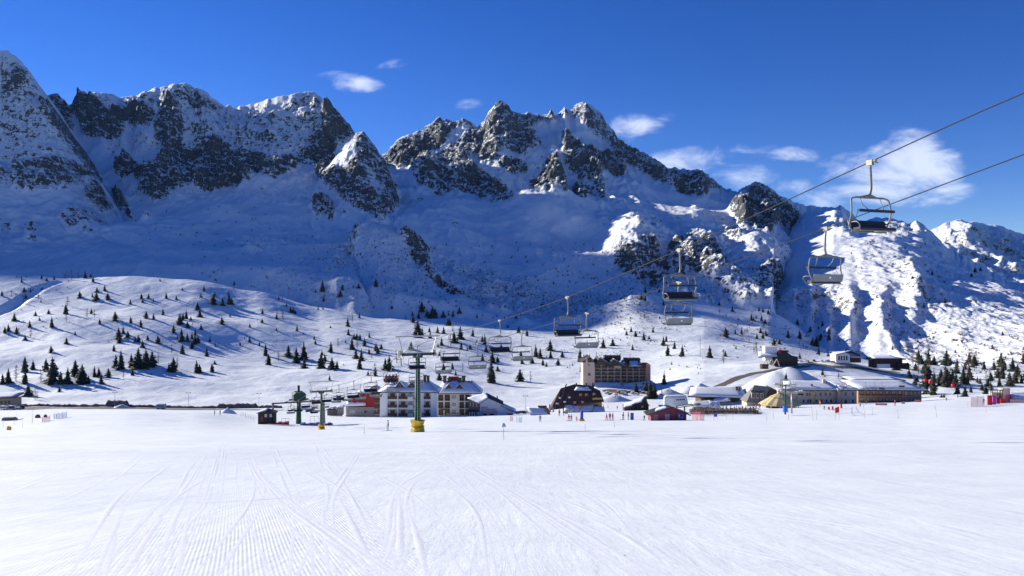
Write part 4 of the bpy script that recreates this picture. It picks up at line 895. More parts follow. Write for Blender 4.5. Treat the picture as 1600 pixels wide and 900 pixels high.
B.slab((-17,-1,4),(-6,-1,8.5),(-6,12,8.5),(-17,12,4), .7, fascia, None, 0); B.slab((-6,-1,8.5),(2,-1,5),(2,12,5),(-6,12,8.5), .7, fascia, snow_m, .8); B.slab((1,-1,8),(11.5,-1,8),(11.5,12,10),(1,12,10), .7, fascia, snow_m, 1.0); B.win(6, 2, 2, 3, -.02)
# --- brown lodge with the big mansard roof
B = Bld('mansard_lodge', 862, 641, 300, 0.0, 'lodge under a huge dark brown roof with an ochre wall at its right end', 'lodge')
B.box('wall', ochre, 50, 79, 4, 40, -6, 13)
B.poly('roof', brown_r, [(-2,2,0),(22,0,3),(79,0,13),(83,6,12),(78,20,28),(62,30,35),(38,30,37),(16,26,31),(-4,12,2),(10,40,0),(80,40,12),(22,0,-4),(50,0,12)],
       [(1,12,2,4,5,6,7),(0,1,7,8),(8,7,6,9),(6,5,10,9),(5,4,10),(4,3,10),(2,3,4),(0,8,9,10,3,2,12,1)])
B.box('wall', M('brown_side_wall', (.10,.06,.045), .8), 20, 50, 4, 38, -8, 4)
for x0, x1, y, z in ((3, 12, 3, 2), (10, 19, 2, 8), (17, 27, 1, 3), (14, 22, 6, 17)):
    B.poly('roof_rib', M('grey_roof_rib', (.12,.11,.10), .8), [(x0,y-4,z),(x0+1.8,y-4,z),(x0+11.5,y+14,z+22),(x0+9.7,y+14,z+22),(x0,y-2,z-1),(x0+1.8,y-2,z-1),(x0+11.5,y+16,z+21),(x0+9.7,y+16,z+21)], [(0,1,2,3),(7,6,5,4),(0,4,5,1),(1,5,6,2),(2,6,7,3),(3,7,4,0)])
for (x0,x1,y,z) in ((6,10,-1,10),(11,14,4,18),(18,22,0,12.5),(26,29,3,19)): B.slab((x0,y-3,z),(x1,y-3,z),(x1+1,y-1,z+1.6),(x0+1,y-1,z+1.6), .6, roof_gr, snow_m, .8, name='snow_ledge_roof')
B.slab((36,17,28.5),(64,17,28.5),(60,27,32.5),(41,27,33.5), .5, brown_r, snow_m, 1.0, name='upper_roof')
for x in (46, 55, 67): B.win(x, 21.5 if x < 60 else 22.5, 3.6, 3.2, 7.5, tan_w, glass_l, 3)
for x in (36, 48): B.win(x, 11 if x > 40 else 10.4, 4, 3.4, .4, tan_w, glass_l, 1.2)
B.box('sign_board', M('ochre_boards', (.50,.33,.07), .8), 64, 79, -.6, 1.6, 16.6, 19.4); B.win(69, 4.5, 6.5, 4.2, 4, rail_m, glass); B.boxes('window_shutter', rail_m, [(64.6,65.6,3.7,3.95,4.5,8.7),(72.4,73.4,3.7,3.95,4.5,8.7)])
B.slab((18,-10,-1.5),(40,-10,-1.5),(48,4,7),(20,4,7), .9, brown_w, snow_m, 2.0, name='porch_roof'); B.slab((40,-10,-1.5),(62,-12,0),(66,0,7),(48,4,7), .9, brown_w, snow_m, 1.6, name='porch_roof'); B.slab((62,-12,-1),(82,-12,0),(82,0,5),(66,0,5.6), .9, brown_w, snow_m, 1.6, name='porch_roof')
B.box('porch_wall', brown_w, 21, 80, -9, 0, -12, -1.2)
for x in (40, 66, 56): B.box('chimney', fascia, x, x+2, 28, 31, 30, 39)
# --- big pink hotel on the slope
B = Bld('pink_hotel', 911, 600, 520, 0.0, 'large pink and dark hotel with rows of balconies on the slope behind the lodge', 'hotel')
B.prism('end_wall', pinkw, [(0,-4),(18,-4),(18,33),(10,39),(0,35)], 0, 40)
B.box('wall', M('hotel_beige', (.58,.47,.35), .85), 18, 60, 3, 40, -4, 32); B.box('wall', M('hotel_beige', (.58,.47,.35), .85), 60, 102, 8, 40, -4, 24); B.box('end_wall', orangew, 99, 106, 3, 40, -4, 30)
B.box('chimney_stack', pinkw, 4, 7, -1.5, -.05, -2, 41); B.win(10, 13, 3.4, 4, -.1, rail_m, M('red_shutter', (.25,.05,.05), .7)); B.win(9.6, 29, 3, 1.2, -.1, rail_m, glass)
dk = M('hotel_balcony_dark', (.065,.045,.04), .8, 0, .2, 2)
for fl in range(5):
    z = fl*5.6+3
    for j in range(4 if fl < 5 else 2):
        x0 = 19.3+j*10.2; 
        if fl == 4 and j > 2: continue
        B.box('loggia_wall', bay_d, x0, x0+8.8, 2.6, 2.97, z, z+4.2)
        o = B.box('balcony', dk, x0, x0+8.8, .8, 2.55, z-.3, z+1.6); B.win(x0+2.4, z+1.7, 1.8, 2.4, 2.5, fascia, glass); B.win(x0+6.2, z+1.7, 1.8, 2.4, 2.5, fascia, glass_l if (fl+j) % 3 == 0 else glass)
    if fl < 4:
        for j in range(4):
            x0 = 61+j*9.6; zz = z-.6
            B.box('loggia_wall', bay_d, x0, x0+8.2, 7.6, 7.97, zz, zz+4.2)
            o = B.box('balcony', dk, x0, x0+8.2, 5.8, 7.55, zz-.3, zz+1.6); B.win(x0+2.2, zz+1.7, 1.7, 2.4, 7.5, fascia, glass); B.win(x0+5.8, zz+1.7, 1.7, 2.4, 7.5, fascia, glass)
for (x0, x1, xm, z0, z1, y) in ((-3, 20, 10, 34, 42, -2), (18, 44, 26, 30, 41, -1), (36, 66, 48, 28, 38.5, 0), (60, 84, 66, 24, 34, 4), (80, 104, 92, 24, 33, 4)):
    B.slab((x0,y,z0),(xm,y,z1),(xm,40,z1+1),(x0,40,z0+1), .8, roof_dk, snow_m if x0 == 60 else None, .7); B.slab((xm,y,z1),(x1,y,z0),(x1,40,z0+1),(xm,40,z1+1), .8, roof_dk, snow_m if x0 in (36, 18) else None, .7)
    B.prism('gable', brown_w, [(x0+2,z0),(x1-2,z0),(xm,z1-.6)], y+1, y+6)
B.box('roof_block', roof_dk, 36, 62, 20, 38, 34, 42); B.box('roof_block', roof_dk, 68, 93, 22, 38, 30, 38)
B.slab((72,3.5,27),(92,3.5,27),(88,22,34),(76,22,34), .5, roof_dk, snow_m, 1.0, name='snowy_roof_pitch')
for x in (38, 46, 56, 60, 70, 82, 3, 8, 12): B.box('chimney', fascia, x, x+1.2, 24, 26, 34, 44 if x < 66 else 39.5)
B.slab((15,-16,-6),(62,-16,-7),(58,3,2),(18,3,2), 1.4, brown_w, snow_m, 1.6, name='canopy_roof'); B.slab((56,-14,-7),(112,-12,1),(108,3,5),(60,3,0), 1.2, brown_w, snow_m, .9, name='canopy_roof'); B.box('canopy_front', dark_w, 18, 100, -11, -4, -16, -8)
B.box('annexe', dark_w, 92, 112, -10, 4, -14, 2)
# --- small lodge right of the brown one
B = Bld('timber_lodge', 976, 638, 315, 0.0, 'small timber lodge with two snowy gables in front of the pink hotel', 'lodge')
B.prism('wall', dark_w, [(14,-5),(38,-5),(38,6),(30,12),(20,8)], 2, 22); B.box('wall', brown_w, 0, 22, 4, 22, -6, 3)
B.slab((-2,0,1),(12,0,4),(22,20,10),(2,20,4), .7, brown_w, snow_m, 1.2); B.slab((11,0,6),(27,-1,10),(36,18,16),(18,20,10), .7, brown_w, snow_m, 1.4); B.slab((27,-1,12),(40,-1,4),(40,18,4),(36,18,16), .7, dark_w, None, 1)
B.win(28, 0, 4, 4, 1.9, rail_m, glass_l)
# --- plum-coloured ski school hut
B = Bld('ski_school_hut', 1013, 657, 196, 0.0, 'plum red ski hut with snow patch on its low gabled roof, before the village', 'hut')
B.prism('wall', purple_w, [(4,-3),(59.5,-3),(59.5,12),(44,17),(30,19.5),(4,11)], 0, 26)
B.slab((-3,-4,9.6),(33,-4,21),(33,28,21),(-3,28,9.6), 1.2, roof_dk, None, 0); B.slab((33,-4,21),(66,-4,8.8),(66,28,8.8),(33,28,21), 1.2, M('plum_roof_edge', (.17,.03,.05), .7), None, 0)
B.slab((10,-2,13.6),(31,-2,18.5),(30,12,20),(14,12,16), .4, roof_dk, snow_m, 2.4, name='snow_patch_roof')
B.box('door', M('pale_door', (.36,.34,.34), .6), 26, 33, -.4, -.02, -1, 10); B.win(51, 3, 8.5, 7.5, -.1, M('grey_frame', (.25,.24,.25), .7), glass_l); B.win(12, 1, 6, 7.5, -.1, M('grey_frame', (.25,.24,.25), .7), M('plum_glass', (.2,.08,.1), .3))
o = B.box('hut_sign', blue_c, 49, 54.5, -.6, -.42, 5.5, 10); B.box('sign_patch', white_p, 47.2, 49.2, -.6, -.42, 6.5, 9)
for x in (44.5, 50, 55): B.box('wall_batten', M('plum_batten', (.22,.03,.05), .7), x, x+.8, -.3, -.05, -2, 12 if x > 50 else 14)
# --- white lift terminal housing on green frame
B = Bld('lift_terminal', 1038, 640, 246, 0.0, 'white rounded lift terminal housing on a green steel frame behind the plum hut', 'lift terminal')
B.poly('housing', M('white_housing', (.66,.67,.67), .5, 0, .03, .5), [(0,0,7),(13,-4,6),(38,2,8.5),(40,14,8.5),(26,18,7),(0,10,8),(0,0,19),(13,-4,18.4),(36,2,18.4),(38,12,18.4),(26,16,19),(1,9,20),(3,1,21),(14,-2,21.6),(33,3,21),(33,10,21.5),(24,13,21.8),(4,8,21.8)],
       [(0,1,7,6),(1,2,8,7),(2,3,9,8),(3,4,10,9),(4,5,11,10),(5,0,6,11),(6,7,13,12),(7,8,14,13),(8,9,15,14),(9,10,16,15),(10,11,17,16),(11,6,12,17),(12,13,14,15,16,17),(5,4,3,2,1,0)])
B.boxes('housing_window', glass, [(17.6+k*3.1, 19.8+k*3.1, -3.9+(4.6+k*3.1)*.24, -3.0+(4.6+k*3.1)*.24, 14.6, 16.6) for k in range(5)])
B.tube('frame_beam', green_p, [(-8,0,5.5),(24,-2,4.0),(58,2,8)], .8); B.tube('frame_beam', green_p, [(-8,8,5.5),(24,8,5),(58,10,8)], .8)
for x in (20, 32): B.tube('support_leg', green_p, [(x,2,-10),(x,2,5)], 1.1)
# --- long low building with curved snow roof
B = Bld('long_low_house', 1074, 634, 400, 0.0, 'long low building under a thick smooth snow roof behind the lift terminal', 'building')
B.box('wall', brown_w, 22, 92, 2, 40, -8, 10); B.slab((0,-2,15),(94,-2,12),(97,42,24),(14,42,22), 1.4, fascia, snow_m, 3.2)
B.box('porch', tan_r, 52, 96, -6, 2, -10, 6); B.slab((34,-10,7),(64,-12,10),(66,2,13),(46,2,12), .8, white_p, snow_m, 1.6, name='awning'); B.box('chimney', dark_w, 82, 84.5, 20, 23, 18, 27); B.box('chimney', dark_w, 87, 89, 20, 23, 18, 26)
for x in (58, 66, 74, 84): B.win(x, -2, 4.5, 5, -6.05, brown_w, glass_l)
B = Bld('covered_terminal', 1086, 640, 300, 0.0, 'low white covered building with rounded snowy roofs beside the long house', 'building')
B.box('wall', M('grey_blue_wall', (.36,.40,.44), .8), 0, 40, 0, 14, -6, 4); B.slab((-3,-3,4),(28,-3,5),(28,16,11),(-3,16,10), .8, fascia, snow_m, 2.0); B.slab((20,-4,3),(40,-4,2),(42,14,9),(24,14,11), .8, fascia, snow_m, 2.4)
B.win(32, -2, 5, 4, -.05, white_p, glass)
# --- grey slate A-frame house
B = Bld('slate_roofed_house', 1172, 634, 348, 0.0, 'steep grey slate-roofed house with dormers and dark timber gable', 'house')
B.poly('roof', roof_gr, [(-6,0,5),(21,0,5),(33,4,29),(8,4,32),(-6,34,5),(21,34,5)], [(0,1,2,3),(3,2,5,4)][:1]+[(0,3,4)]+[(3,2,5,4)]+[(0,4,5,1),(1,5,2)])
B.poly('gable_wall', brown_w, [(22,1,2),(44,3,2),(44,3,22),(34,4.5,28),(22,30,2),(44,30,2),(44,30,22),(34,20,28)], [(0,1,2,3),(7,6,5,4),(1,5,6,2),(2,6,7,3),(0,3,7,4),(0,4,5,1)])
B.slab((32,2,29.5),(46,0,21),(46,30,21),(32,22,29.5), 1.0, fascia, None, 0)
for x in (2, 9, 16): B.box('dormer', tan_r, x, x+4.4, -1.6, 6, 12, 21); B.win(x+2.2, 13, 2.8, 6, -1.7, fascia, glass); B.slab((x-.6,-2.4,20.6),(x+5,-2.4,20.6),(x+6,5,24),(x+.4,5,24), .5, roof_gr, None, 0, name='dormer_roof')
for x in (27, 32, 37): B.win(x, 9, 2.6, 5, 1, tan_w, glass)
B.box('wall', tan_r, -4, 22, 3, 30, -8, 5)
# --- straw-roofed bar
B = Bld('straw_bar', 1219, 636, 262, 0.0, 'round open bar with conical straw roof and white posts behind the green pylon', 'bar')
k = B.k; n = 28; mb = MB()
for r0, z0, r1, z1 in ((33, 4.5, 30, 7.0), (30, 7.2, 16, 15.5), (16.5, 16, 4, 21.6)):
    vs = []; rg = random.Random(int(r0))
    for rr, zz in ((r0, z0), (r1, z1)):
        for i in range(n): a = 2*math.pi*i/n; j = 1+rg.uniform(-.02, .02)+(.02 if i % 2 else -.02); vs.append((rr*j*math.cos(a)*k, rr*j*math.sin(a)*.8*k, (zz+rg.uniform(-.15, .15))*k))
    mb.add(vs, [(i, (i+1) % n, n+(i+1) % n, n+i) for i in range(n)]+[tuple(range(n)), tuple(reversed(range(n, 2*n)))])
mb.build('straw_roof', straw, B.root); B.box('roof_cap', tan_r, -4, 4, -3, 3, 21, 26); B.slab((-5,-4,25),(5,-4,25),(5,4,27),(-5,4,27), .4, fascia, snow_m, 1.4, name='cap_roof')
for i in range(12):
    a = 2*math.pi*(i+.5)/12; x, y = 27.5*math.cos(a), 22*math.sin(a); B.box('post', white_p, x-.55, x+.55, y-.55, y+.55, -3, 6)
B.box('counter', brown_w, -20, 20, -8, 8, -3, 3)
for i in range(7): B.box('low_wall', white_p, -26+i*7.4, -19.6+i*7.4, -17.6, -17, -3, .2)
# --- long beige building, then its timber half
B = Bld('beige_residence', 1246, 632, 345, 0.0, 'long beige two-storey residence with snowy roof behind the straw bar', 'building')
B.box('wall', tan_r, 0, 66, 0, 30, -6, 22); B.box('wall', M('beige_light', (.45,.41,.34), .85), 66.3, 94, 3, 30, -6, 22)
B.slab((-24,-4,24),(69,-4,22.5),(60,34,32),(-12,34,32), 1.4, brown_w, snow_m, 2.0); B.slab((66,-1,22.5),(97,-1,22.8),(84,34,30),(60,34,31), 1.2, brown_w, snow_m, 2.0)
B.box('end_house', tan_r, -24, -.2, 2, 30, 6, 24)
for x in (8, 15, 19, 28, 36, 44, 51): B.win(x, 13.5, 2.6, 4.6, -.05, brown_w, glass); B.win(x+1.5, 3.2, 2.6, 4.6, -.05, brown_w, glass)
for x in (26, 61): B.box('down_pipe', yellow_p if x == 26 else fascia, x, x+1, -.7, -.05, -4, 22)
for x in (70, 77, 88): B.win(x, 13.5, 2.6, 5.2, 2.95, brown_w, glass); B.win(x, 2, 2.6, 5.2, 2.95, brown_w, glass)
B.box('chimney', brown_w, 24, 26.5, 6, 9, 25, 31); B.box('chimney', tan_r, 48, 52, 20, 24, 30, 37)
B.poly('stair_wall', M('weathered_wood', (.33,.29,.23), .9), [(58,-8,-6),(66,-8,-6),(66,-8,18),(60,-8,26),(58,-2,-6),(66,-2,-6),(66,-2,18),(60,-2,26)], [(0,1,2,3),(7,6,5,4),(0,4,5,1),(1,5,6,2),(2,6,7,3),(3,7,4,0)])
B = Bld('timber_residence', 1341, 630, 360, 0.0, 'long timber-clad residence with pale curtained windows and a deep snow roof', 'building')
B.box('wall', tan_w, 0, 78, 0, 30, -6, 21); B.box('wall', M('timber_grey', (.24,.20,.15), .8), 78.3, 101, 4, 30, -6, 21)
for r_, z in ((0, 12), (1, 1.5)):
    for j in range(8):
        x = 5+j*10; B.win(x, z, 5.4, 7.4, -.05, brown_w, glass_l)
        if j < 7: B.box('railing', rail_m, x-3.4, x+3.4, -2.2, -1.9, z, z+2.6); B.box('balcony', conc, x-3.6, x+3.6, -2.4, -.05, z-.6, z-.05)
for x in (85, 91, 97): B.win(x, 12, 3.6, 7, 3.95, brown_w, glass_l); B.win(x, 1.5, 3.6, 7, 3.95, brown_w, glass_l)
B.slab((-3,-5,21.5),(107,-5,20.5),(88,36,30),(-14,36,31), 1.6, brown_w, snow_m, 2.6)
B = Bld('upper_timber_block', 1328, 603, 430, 0.0, 'low orange-timber block with flat dark roof just above the timber residence', 'building')
B.box('wall', tan_w, 0, 78, 0, 24, -14, 8); B.box('roof', roof_dk, -3, 86, -3, 26, 8, 9.4); B.slab((-2,-2,9.5),(80,-2,9.5),(80,26,11),(-2,26,11), .2, roof_dk, snow_m, 1.0, name='flat_roof')
for j in range(9): B.win(5+j*8.4, 1, 3.6, 5, -.05, brown_w, glass_l)
B.box('side_wall', brown_w, -7, -.2, 4, 22, -14, 6)
# --- upper lift building with black roof, and rusty drum beside it
B = Bld('upper_station', 1190, 566, 545, 0.0, 'upper lift building with pointed dark roof and white tower on the slope', 'lift station')
B.box('wall', dark_w, 20, 58, 4, 26, -6, 8); B.box('white_tower', white_p, 8, 27, 8, 20, 2, 24)
B.poly('roof', roof_dk, [(16,0,3),(60,0,2),(38,2,17),(30,2,15),(16,28,3),(60,28,2),(38,24,18),(30,24,15)], [(0,1,2,3),(7,6,5,4),(0,3,7,4),(3,2,6,7),(2,1,5,6),(4,5,1,0)])
B.slab((-6,-2,8),(24,-2,9),(30,18,15),(0,18,14), .8, fascia, snow_m, 2.0); B.box('red_sign', red_c, 26, 29, -1, -.4, 14, 20)
for x in (30, 36, 44, 50): B.win(x, 1, 3, 3.6, 3.9, rail_m, glass)
B.box('dark_tower', roof_dk, 34, 42, 3, 10, 8, 18)
B = Bld('rusty_drum', 1194, 574, 500, 0.0, 'rusty round steel drum with A-shaped props beside the mountain road', 'drum')
B.tube('drum', M('rust_steel', (.10,.065,.05), .8, .3), [(0,0,-2),(0,0,5)], 6.5, n=14)
for x in (0, 9, 17): B.tube('prop', steel, [(x-3,0,3),(x+3,0,13)], .6); B.tube('prop', steel, [(x+7,0,2),(x+3,0,13)], .6)
# --- white villa and dark flat house
B = Bld('white_villa', 1306, 563, 545, 0.0, 'white villa with column-like windows and brown roof above the snow bank', 'villa')
B.prism('wall', white_p, [(0,-4),(22,-4),(22,8),(14,12),(0,9)], 0, 20); B.box('wall', brown_w, 22.2, 41, 4, 20, -4, 6)
for x in (5, 9, 13, 17): B.win(x, 0, 2.2, 7, -.05, brown_w, glass)
B.slab((-2,-3,8.5),(15,-3,13),(36,20,14),(2,20,11), .8, brown_w, snow_m, .8); B.slab((15,-3,13),(38,-2,7),(46,20,8),(30,20,14), .8, brown_w, None, 0); B.slab((20,0,5),(44,0,3),(46,6,6),(24,6,8), .7, brown_w, snow_m, .7, name='porch_roof'); B.box('chimney', fascia, 18, 20, 8, 10, 12, 17)
B = Bld('flat_roofed_house', 1356, 570, 540, 0.0, 'low dark flat-roofed house right of the white villa', 'house')
B.box('wall', dark_w, 10, 54, 0, 20, -5, 8); B.box('wall', white_p, 14, 34, -2, -.2, -5, 1.4); B.box('roof', roof_dk, 4, 58, -3, 22, 8, 10); B.slab((6,-3,10),(50,-3,10),(46,20,13),(10,20,13), .3, roof_dk, snow_m, .8, name='snow_roof'); B.box('annexe', dark_w, 44, 62, -6, 0, -6, 3)
# --- low building at the left edge
B = Bld('roadside_building', -22, 634, 420, 0.0, 'tan roadside building with dark sloping roof at the left edge of the view', 'building')
B.box('wall', M('tan_dull', (.30,.26,.18), .85), 0, 43, 0, 20, -4, 12); B.slab((-2,-3,12),(46,-3,14.5),(46,22,18),(-2,22,17), 2.2, brown_w, snow_m, 1.0)
for j in range(7): B.box('pilaster', stone, 3+j*6, 4+j*6, -.6, -.05, -3, 11.5)
for j in range(6): B.win(6.5+j*6, 3, 3, 5, -.03, brown_w, glass)
# --- lift machinery at the right edge
B = Bld('valley_lift_station', 1548, 628, 262, 0.0, 'cream lift station tower with green steel frames at the right edge', 'lift station')
B.tube('tower_drum', cream, [(26,8,-3),(26,8,21)], 8, n=16); B.box('side_cabin', M('beige_light', (.45,.41,.34), .85), 5, 18, 4, 12, 0, 14)
for x0 in (0, 11, 15.5): B.tube('frame_post', green_dk, [(x0,0,-3),(x0,0,24 if x0 == 0 else 18)], .55); B.tube('frame_post', green_dk, [(x0+2.6,0,-3),(x0+2.6,0,24 if x0 == 0 else 18)], .55)
for z in (2, 6, 10, 14, 18, 22): B.tube('frame_rung', green_dk, [(0,0,z),(2.6,0,z)], .3)
B.tube('frame_beam', green_dk, [(-1,0,19),(20,0,18)], .7); B.box('station_roof', cream, 34, 60, 4, 20, 5, 9); B.slab((32,-2,5),(70,-2,5),(70,18,11),(36,18,12), .8, cream, snow_m, 2.4)
# ------------------------------------------------------------------ trees: every conifer and bare larch stands at its own spot
LAND = [o for o in COL.objects if o.get('kind') == 'structure' and o.type == 'MESH']
_lm = [o for o in LAND if o.name != 'snow_ground']
def land_hit(u, v, y0=200):
    x, y, z = px_to_ground(u, v, y0); g = gz(x, y); d = Vector(((u-UC)/FPX, 1, (VC-v)/FPX))
    best = Vector((x, y, z)) if abs((VC-FPX*z/y)-v) < 2.5 else None; bd = y if best else 1e9
    dn = d.normalized()
    for o in _lm:
        ok, loc, nrm, idx = o.ray_cast(Vector((0, 0, 0)), dn)
        if ok and loc.y < bd: bd = loc.y; best = loc.copy()
    return best if best is not None else Vector((x, y, z))
needle = M('conifer_needles', (.030, .042, .026), .8, 0, .35, 1.2, .2); needle_b = M('conifer_needles_brown', (.062, .060, .040), .85, 0, .35, 1.2, .2)
bark = M('bark', (.085, .062, .048), .9, 0, .25, 4); twig = M('larch_twigs', (.15, .105, .075), .9, 0, .25, 3)
def conifer_mesh(seed, slim=.2, nwh=13, rag=.3, lop=0.0):
    """unit-height conifer crown: drooping branch blades in whorls round a dark core, ragged outline"""
    rg = random.Random(seed); mb = MB(); vs = []; fs = []
    for w in range(nwh):
        t = w/(nwh-1); z = .06+.90*t; R = slim*(1-t)**.85*(1+rg.uniform(-rag, rag)*.7)+.012
        nb = 9 if t < .7 else 6; ph = rg.uniform(0, 6.3)
        for k in range(nb):
            if rg.random() < .10: continue
            a = ph+2*math.pi*k/nb+rg.uniform(-.25, .25); L = R*(1+rg.uniform(-rag, rag*.8)); L *= 1+lop*math.cos(a-1.2)
            ca, sa = math.cos(a), math.sin(a); dz = -.30*L-rg.uniform(0, .02); up = .035+.05*(1-t)
            wd = L*.42+.008; px_, py_ = -sa*wd, ca*wd; zz = z+rg.uniform(-.02, .02); o = len(vs)
            vs += [(0, 0, zz+up), (ca*L*.55+px_, sa*L*.55+py_, zz+dz*.4), (ca*L, sa*L, zz+dz), (ca*L*.55-px_, sa*L*.55-py_, zz+dz*.4-.01), (ca*L*.5, sa*L*.5, zz+dz*.4-.045)]
            fs += [(o, o+1, o+2), (o, o+2, o+3), (o+1, o+4, o+2), (o+2, o+4, o+3)]
            if rg.random() < .6:
                o = len(vs); q = rg.uniform(.35, .8); vs += [(ca*L*q, sa*L*q, zz+.045), (ca*L*q+px_*.9, sa*L*q+py_*.9, zz-.03), (ca*L*(q+.3), sa*L*(q+.3), zz-.035)]; fs.append((o, o+1, o+2))
    mb.add(vs, fs); mb.lathe([(slim*.42, .07), (slim*.40, .2), (slim*.2, .6), (.004, .99)], 6); me = mb.mesh('crown', needle)
    return me
trunk_me = MB().lathe([(.028, -.06), (.022, .1), (.012, .55)], 5).mesh('trunk', bark)
CON = [conifer_mesh(1, .21), conifer_mesh(2, .26, 12, .4), conifer_mesh(3, .18, 14, .35), conifer_mesh(4, .24, 13, .3, .25), conifer_mesh(5, .30, 10, .45, .2), conifer_mesh(6, .22, 15, .5)]
CONB = [m.copy() for m in CON]
for m in CONB: m.materials.clear(); m.materials.append(needle_b)
def larch_mesh(seed):
    rg = random.Random(seed); mb = MB(); 
    for k in range(46):
        t = rg.uniform(.18, .97); a = rg.uniform(0, 6.3); L = .20*(1.05-t)*rg.uniform(.5, 1.25)+.02; ca, sa = math.cos(a), math.sin(a); z = t
        e = Vector((ca*L, sa*L, z+rg.uniform(-.03, .05))); b_ = Vector((0, 0, z-.02)); w = .0055
        mb.add([b_+Vector((0, 0, w)), b_-Vector((0, 0, w)), e], [(0, 1, 2)]); s_ = Vector((-sa*w, ca*w, 0)); mb.add([b_+s_, b_-s_, e], [(0, 1, 2)])
        for j in range(7):
            q = b_.lerp(e, rg.uniform(.3, 1)); r_ = Vector((rg.uniform(-1, 1), rg.uniform(-1, 1), rg.uniform(-.7, .9)))*.045
            mb.add([q, q+r_, q+r_*.8+Vector((0, 0, .014))], [(0, 1, 2)])
    return mb.mesh('branches', twig)
LAR = [larch_mesh(s) for s in (11, 12, 13)]
ltrunk = MB().lathe([(.020, -.05), (.014, .3), (.004, .98)], 5).mesh('trunk', bark)
# positions in the photograph: (column, row of the foot, height) on 5x and 8x enlargements; b marks a bare larch
def S(L, k, u0, v0): return [(u0+a[0]/k, v0+a[1]/k, a[2]/k, len(a) > 3) for a in L]
T = []
T += S([(15,210,35),(90,220,45,1),(188,180,35),(238,185,30),(328,163,20),(200,230,30),(183,280,50,1),(300,240,40,1),(320,262,20),(170,105,35),(325,80,32),(365,95,28),(423,85,28),(510,80,60,1),(560,85,65,1),(612,78,45,1),(665,70,52),(708,68,32),(728,103,35),(758,180,35),(818,173,42),(722,220,28),(752,247,55),(843,240,48),(622,227,45),
 (515,355,70),(528,290,65,1),(517,415,60,1),(278,368,35),(380,353,33),(112,405,50),(308,405,25),(232,457,50),(405,460,75),(680,380,60,1),(713,353,38),(737,380,55,1),(780,432,38),(898,402,60),(1018,277,38),(1020,425,45),(1100,457,55),(1103,235,38),(1160,233,35),(1115,262,25),(1197,258,25),(1298,230,38),(1378,242,30),(1250,98,20),(1425,168,20),(1570,225,30),
 (1143,387,50),(1200,395,45),(1273,360,45),(1542,318,48),(1560,378,52),(1455,390,60),(1430,400,45),(1405,430,70),(1395,440,45),(1463,458,45),(1505,445,35,1),(1570,473,35),(1490,405,30),(1357,500,55),(1417,570,90),(1463,572,60),(1525,518,45),(1500,550,45),(1545,578,48),(1522,585,60),(1495,618,45),(1385,550,25),(65,487,48),(38,503,45),(130,508,50),(145,510,40,1),(197,557,38),(520,587,45),(587,518,28),(398,655,48),(240,540,60,1),
 (925,545,75),(930,578,45),(962,507,50),(998,537,45),(1055,572,40),(1080,572,50),(1152,557,33),(1113,617,50),(1232,583,55),(890,643,45),(850,577,15),(1340,660,60,1),(1425,665,65),(195,808,105),(258,787,65),(360,800,85),(410,880,160),(395,905,90),(65,895,100),(20,900,70),(198,895,85),(475,900,85),(530,900,110),(587,840,110),(643,895,125),(790,900,80),(738,845,75),(772,840,60),(848,850,65),(690,900,60),
 (905,770,85),(945,785,125),(1025,770,90),(1080,775,130),(1105,780,60),(1140,760,110),(1188,755,95),(1238,745,70,1),(1035,833,50),(965,855,50,1),(1178,830,15),(1320,803,60),(1355,808,100),(1385,778,70,1),(1535,810,80),(1557,812,60),(1320,850,40,1),(125,880,110,1),(320,890,85,1),(40,70,0.1)], 5, 0, 420)[:-1]
T += S([(350,470,130),(438,520,110,1),(462,515,95,1),(740,420,60)], 8, 0, 560)
T += S([(93,75,40),(68,122,28),(167,178,70),(238,187,52),(288,180,90),(310,178,50),(178,108,25),(278,105,20),(330,28,30),(42,217,48),(60,278,55),(232,333,50),(297,278,25),(70,373,38),(550,253,38),(548,322,30),(452,357,28),(660,290,30),(665,280,55,1),(710,300,70,1),(658,383,22),(768,240,42),(790,243,40),(808,253,28),(738,195,30),(678,143,28),(705,170,45,1),(820,387,42),(868,412,15),(965,83,22),(1020,80,80),(1030,153,32),(985,220,28),(1023,217,22),(1173,68,42),(1158,118,48),(1300,50,35),(1437,40,60),(1510,35,50,1),
 (1217,352,62),(1222,417,45),(1307,285,38),(1253,310,50,1),(1385,438,42),(1083,362,18),(955,452,30),(965,490,32),(450,475,42),(528,498,25),(374,498,25),(410,450,15),(180,505,32),(140,470,40),(115,582,62),(177,645,28),(155,708,60),(38,700,70),(58,712,55),(575,580,80),(598,650,75),(675,620,65,1),(753,587,80),(815,632,100),(873,610,115),(877,678,75),(1015,572,32),(1037,622,52),(1007,680,105),(1093,685,78),(1133,683,55),(1085,552,72),(1140,510,55,1),(1200,480,20),(1265,448,40),(1288,450,42),(1312,455,42),(1250,530,80),(1290,520,70,1),(1348,503,55),(1280,598,62),(1323,622,70),(1323,560,35),(1310,682,75),(1382,565,38),(1437,540,55),(1450,560,50),(1478,527,38),(1075,772,38),(1375,732,32),(1433,740,60),(1428,740,90,1),(1510,690,80),(1540,690,95),(1405,610,50,1),(1563,212,25),(1183,653,12),(1600,640,90,1),(1635,660,100,1)], 5, 300, 440)
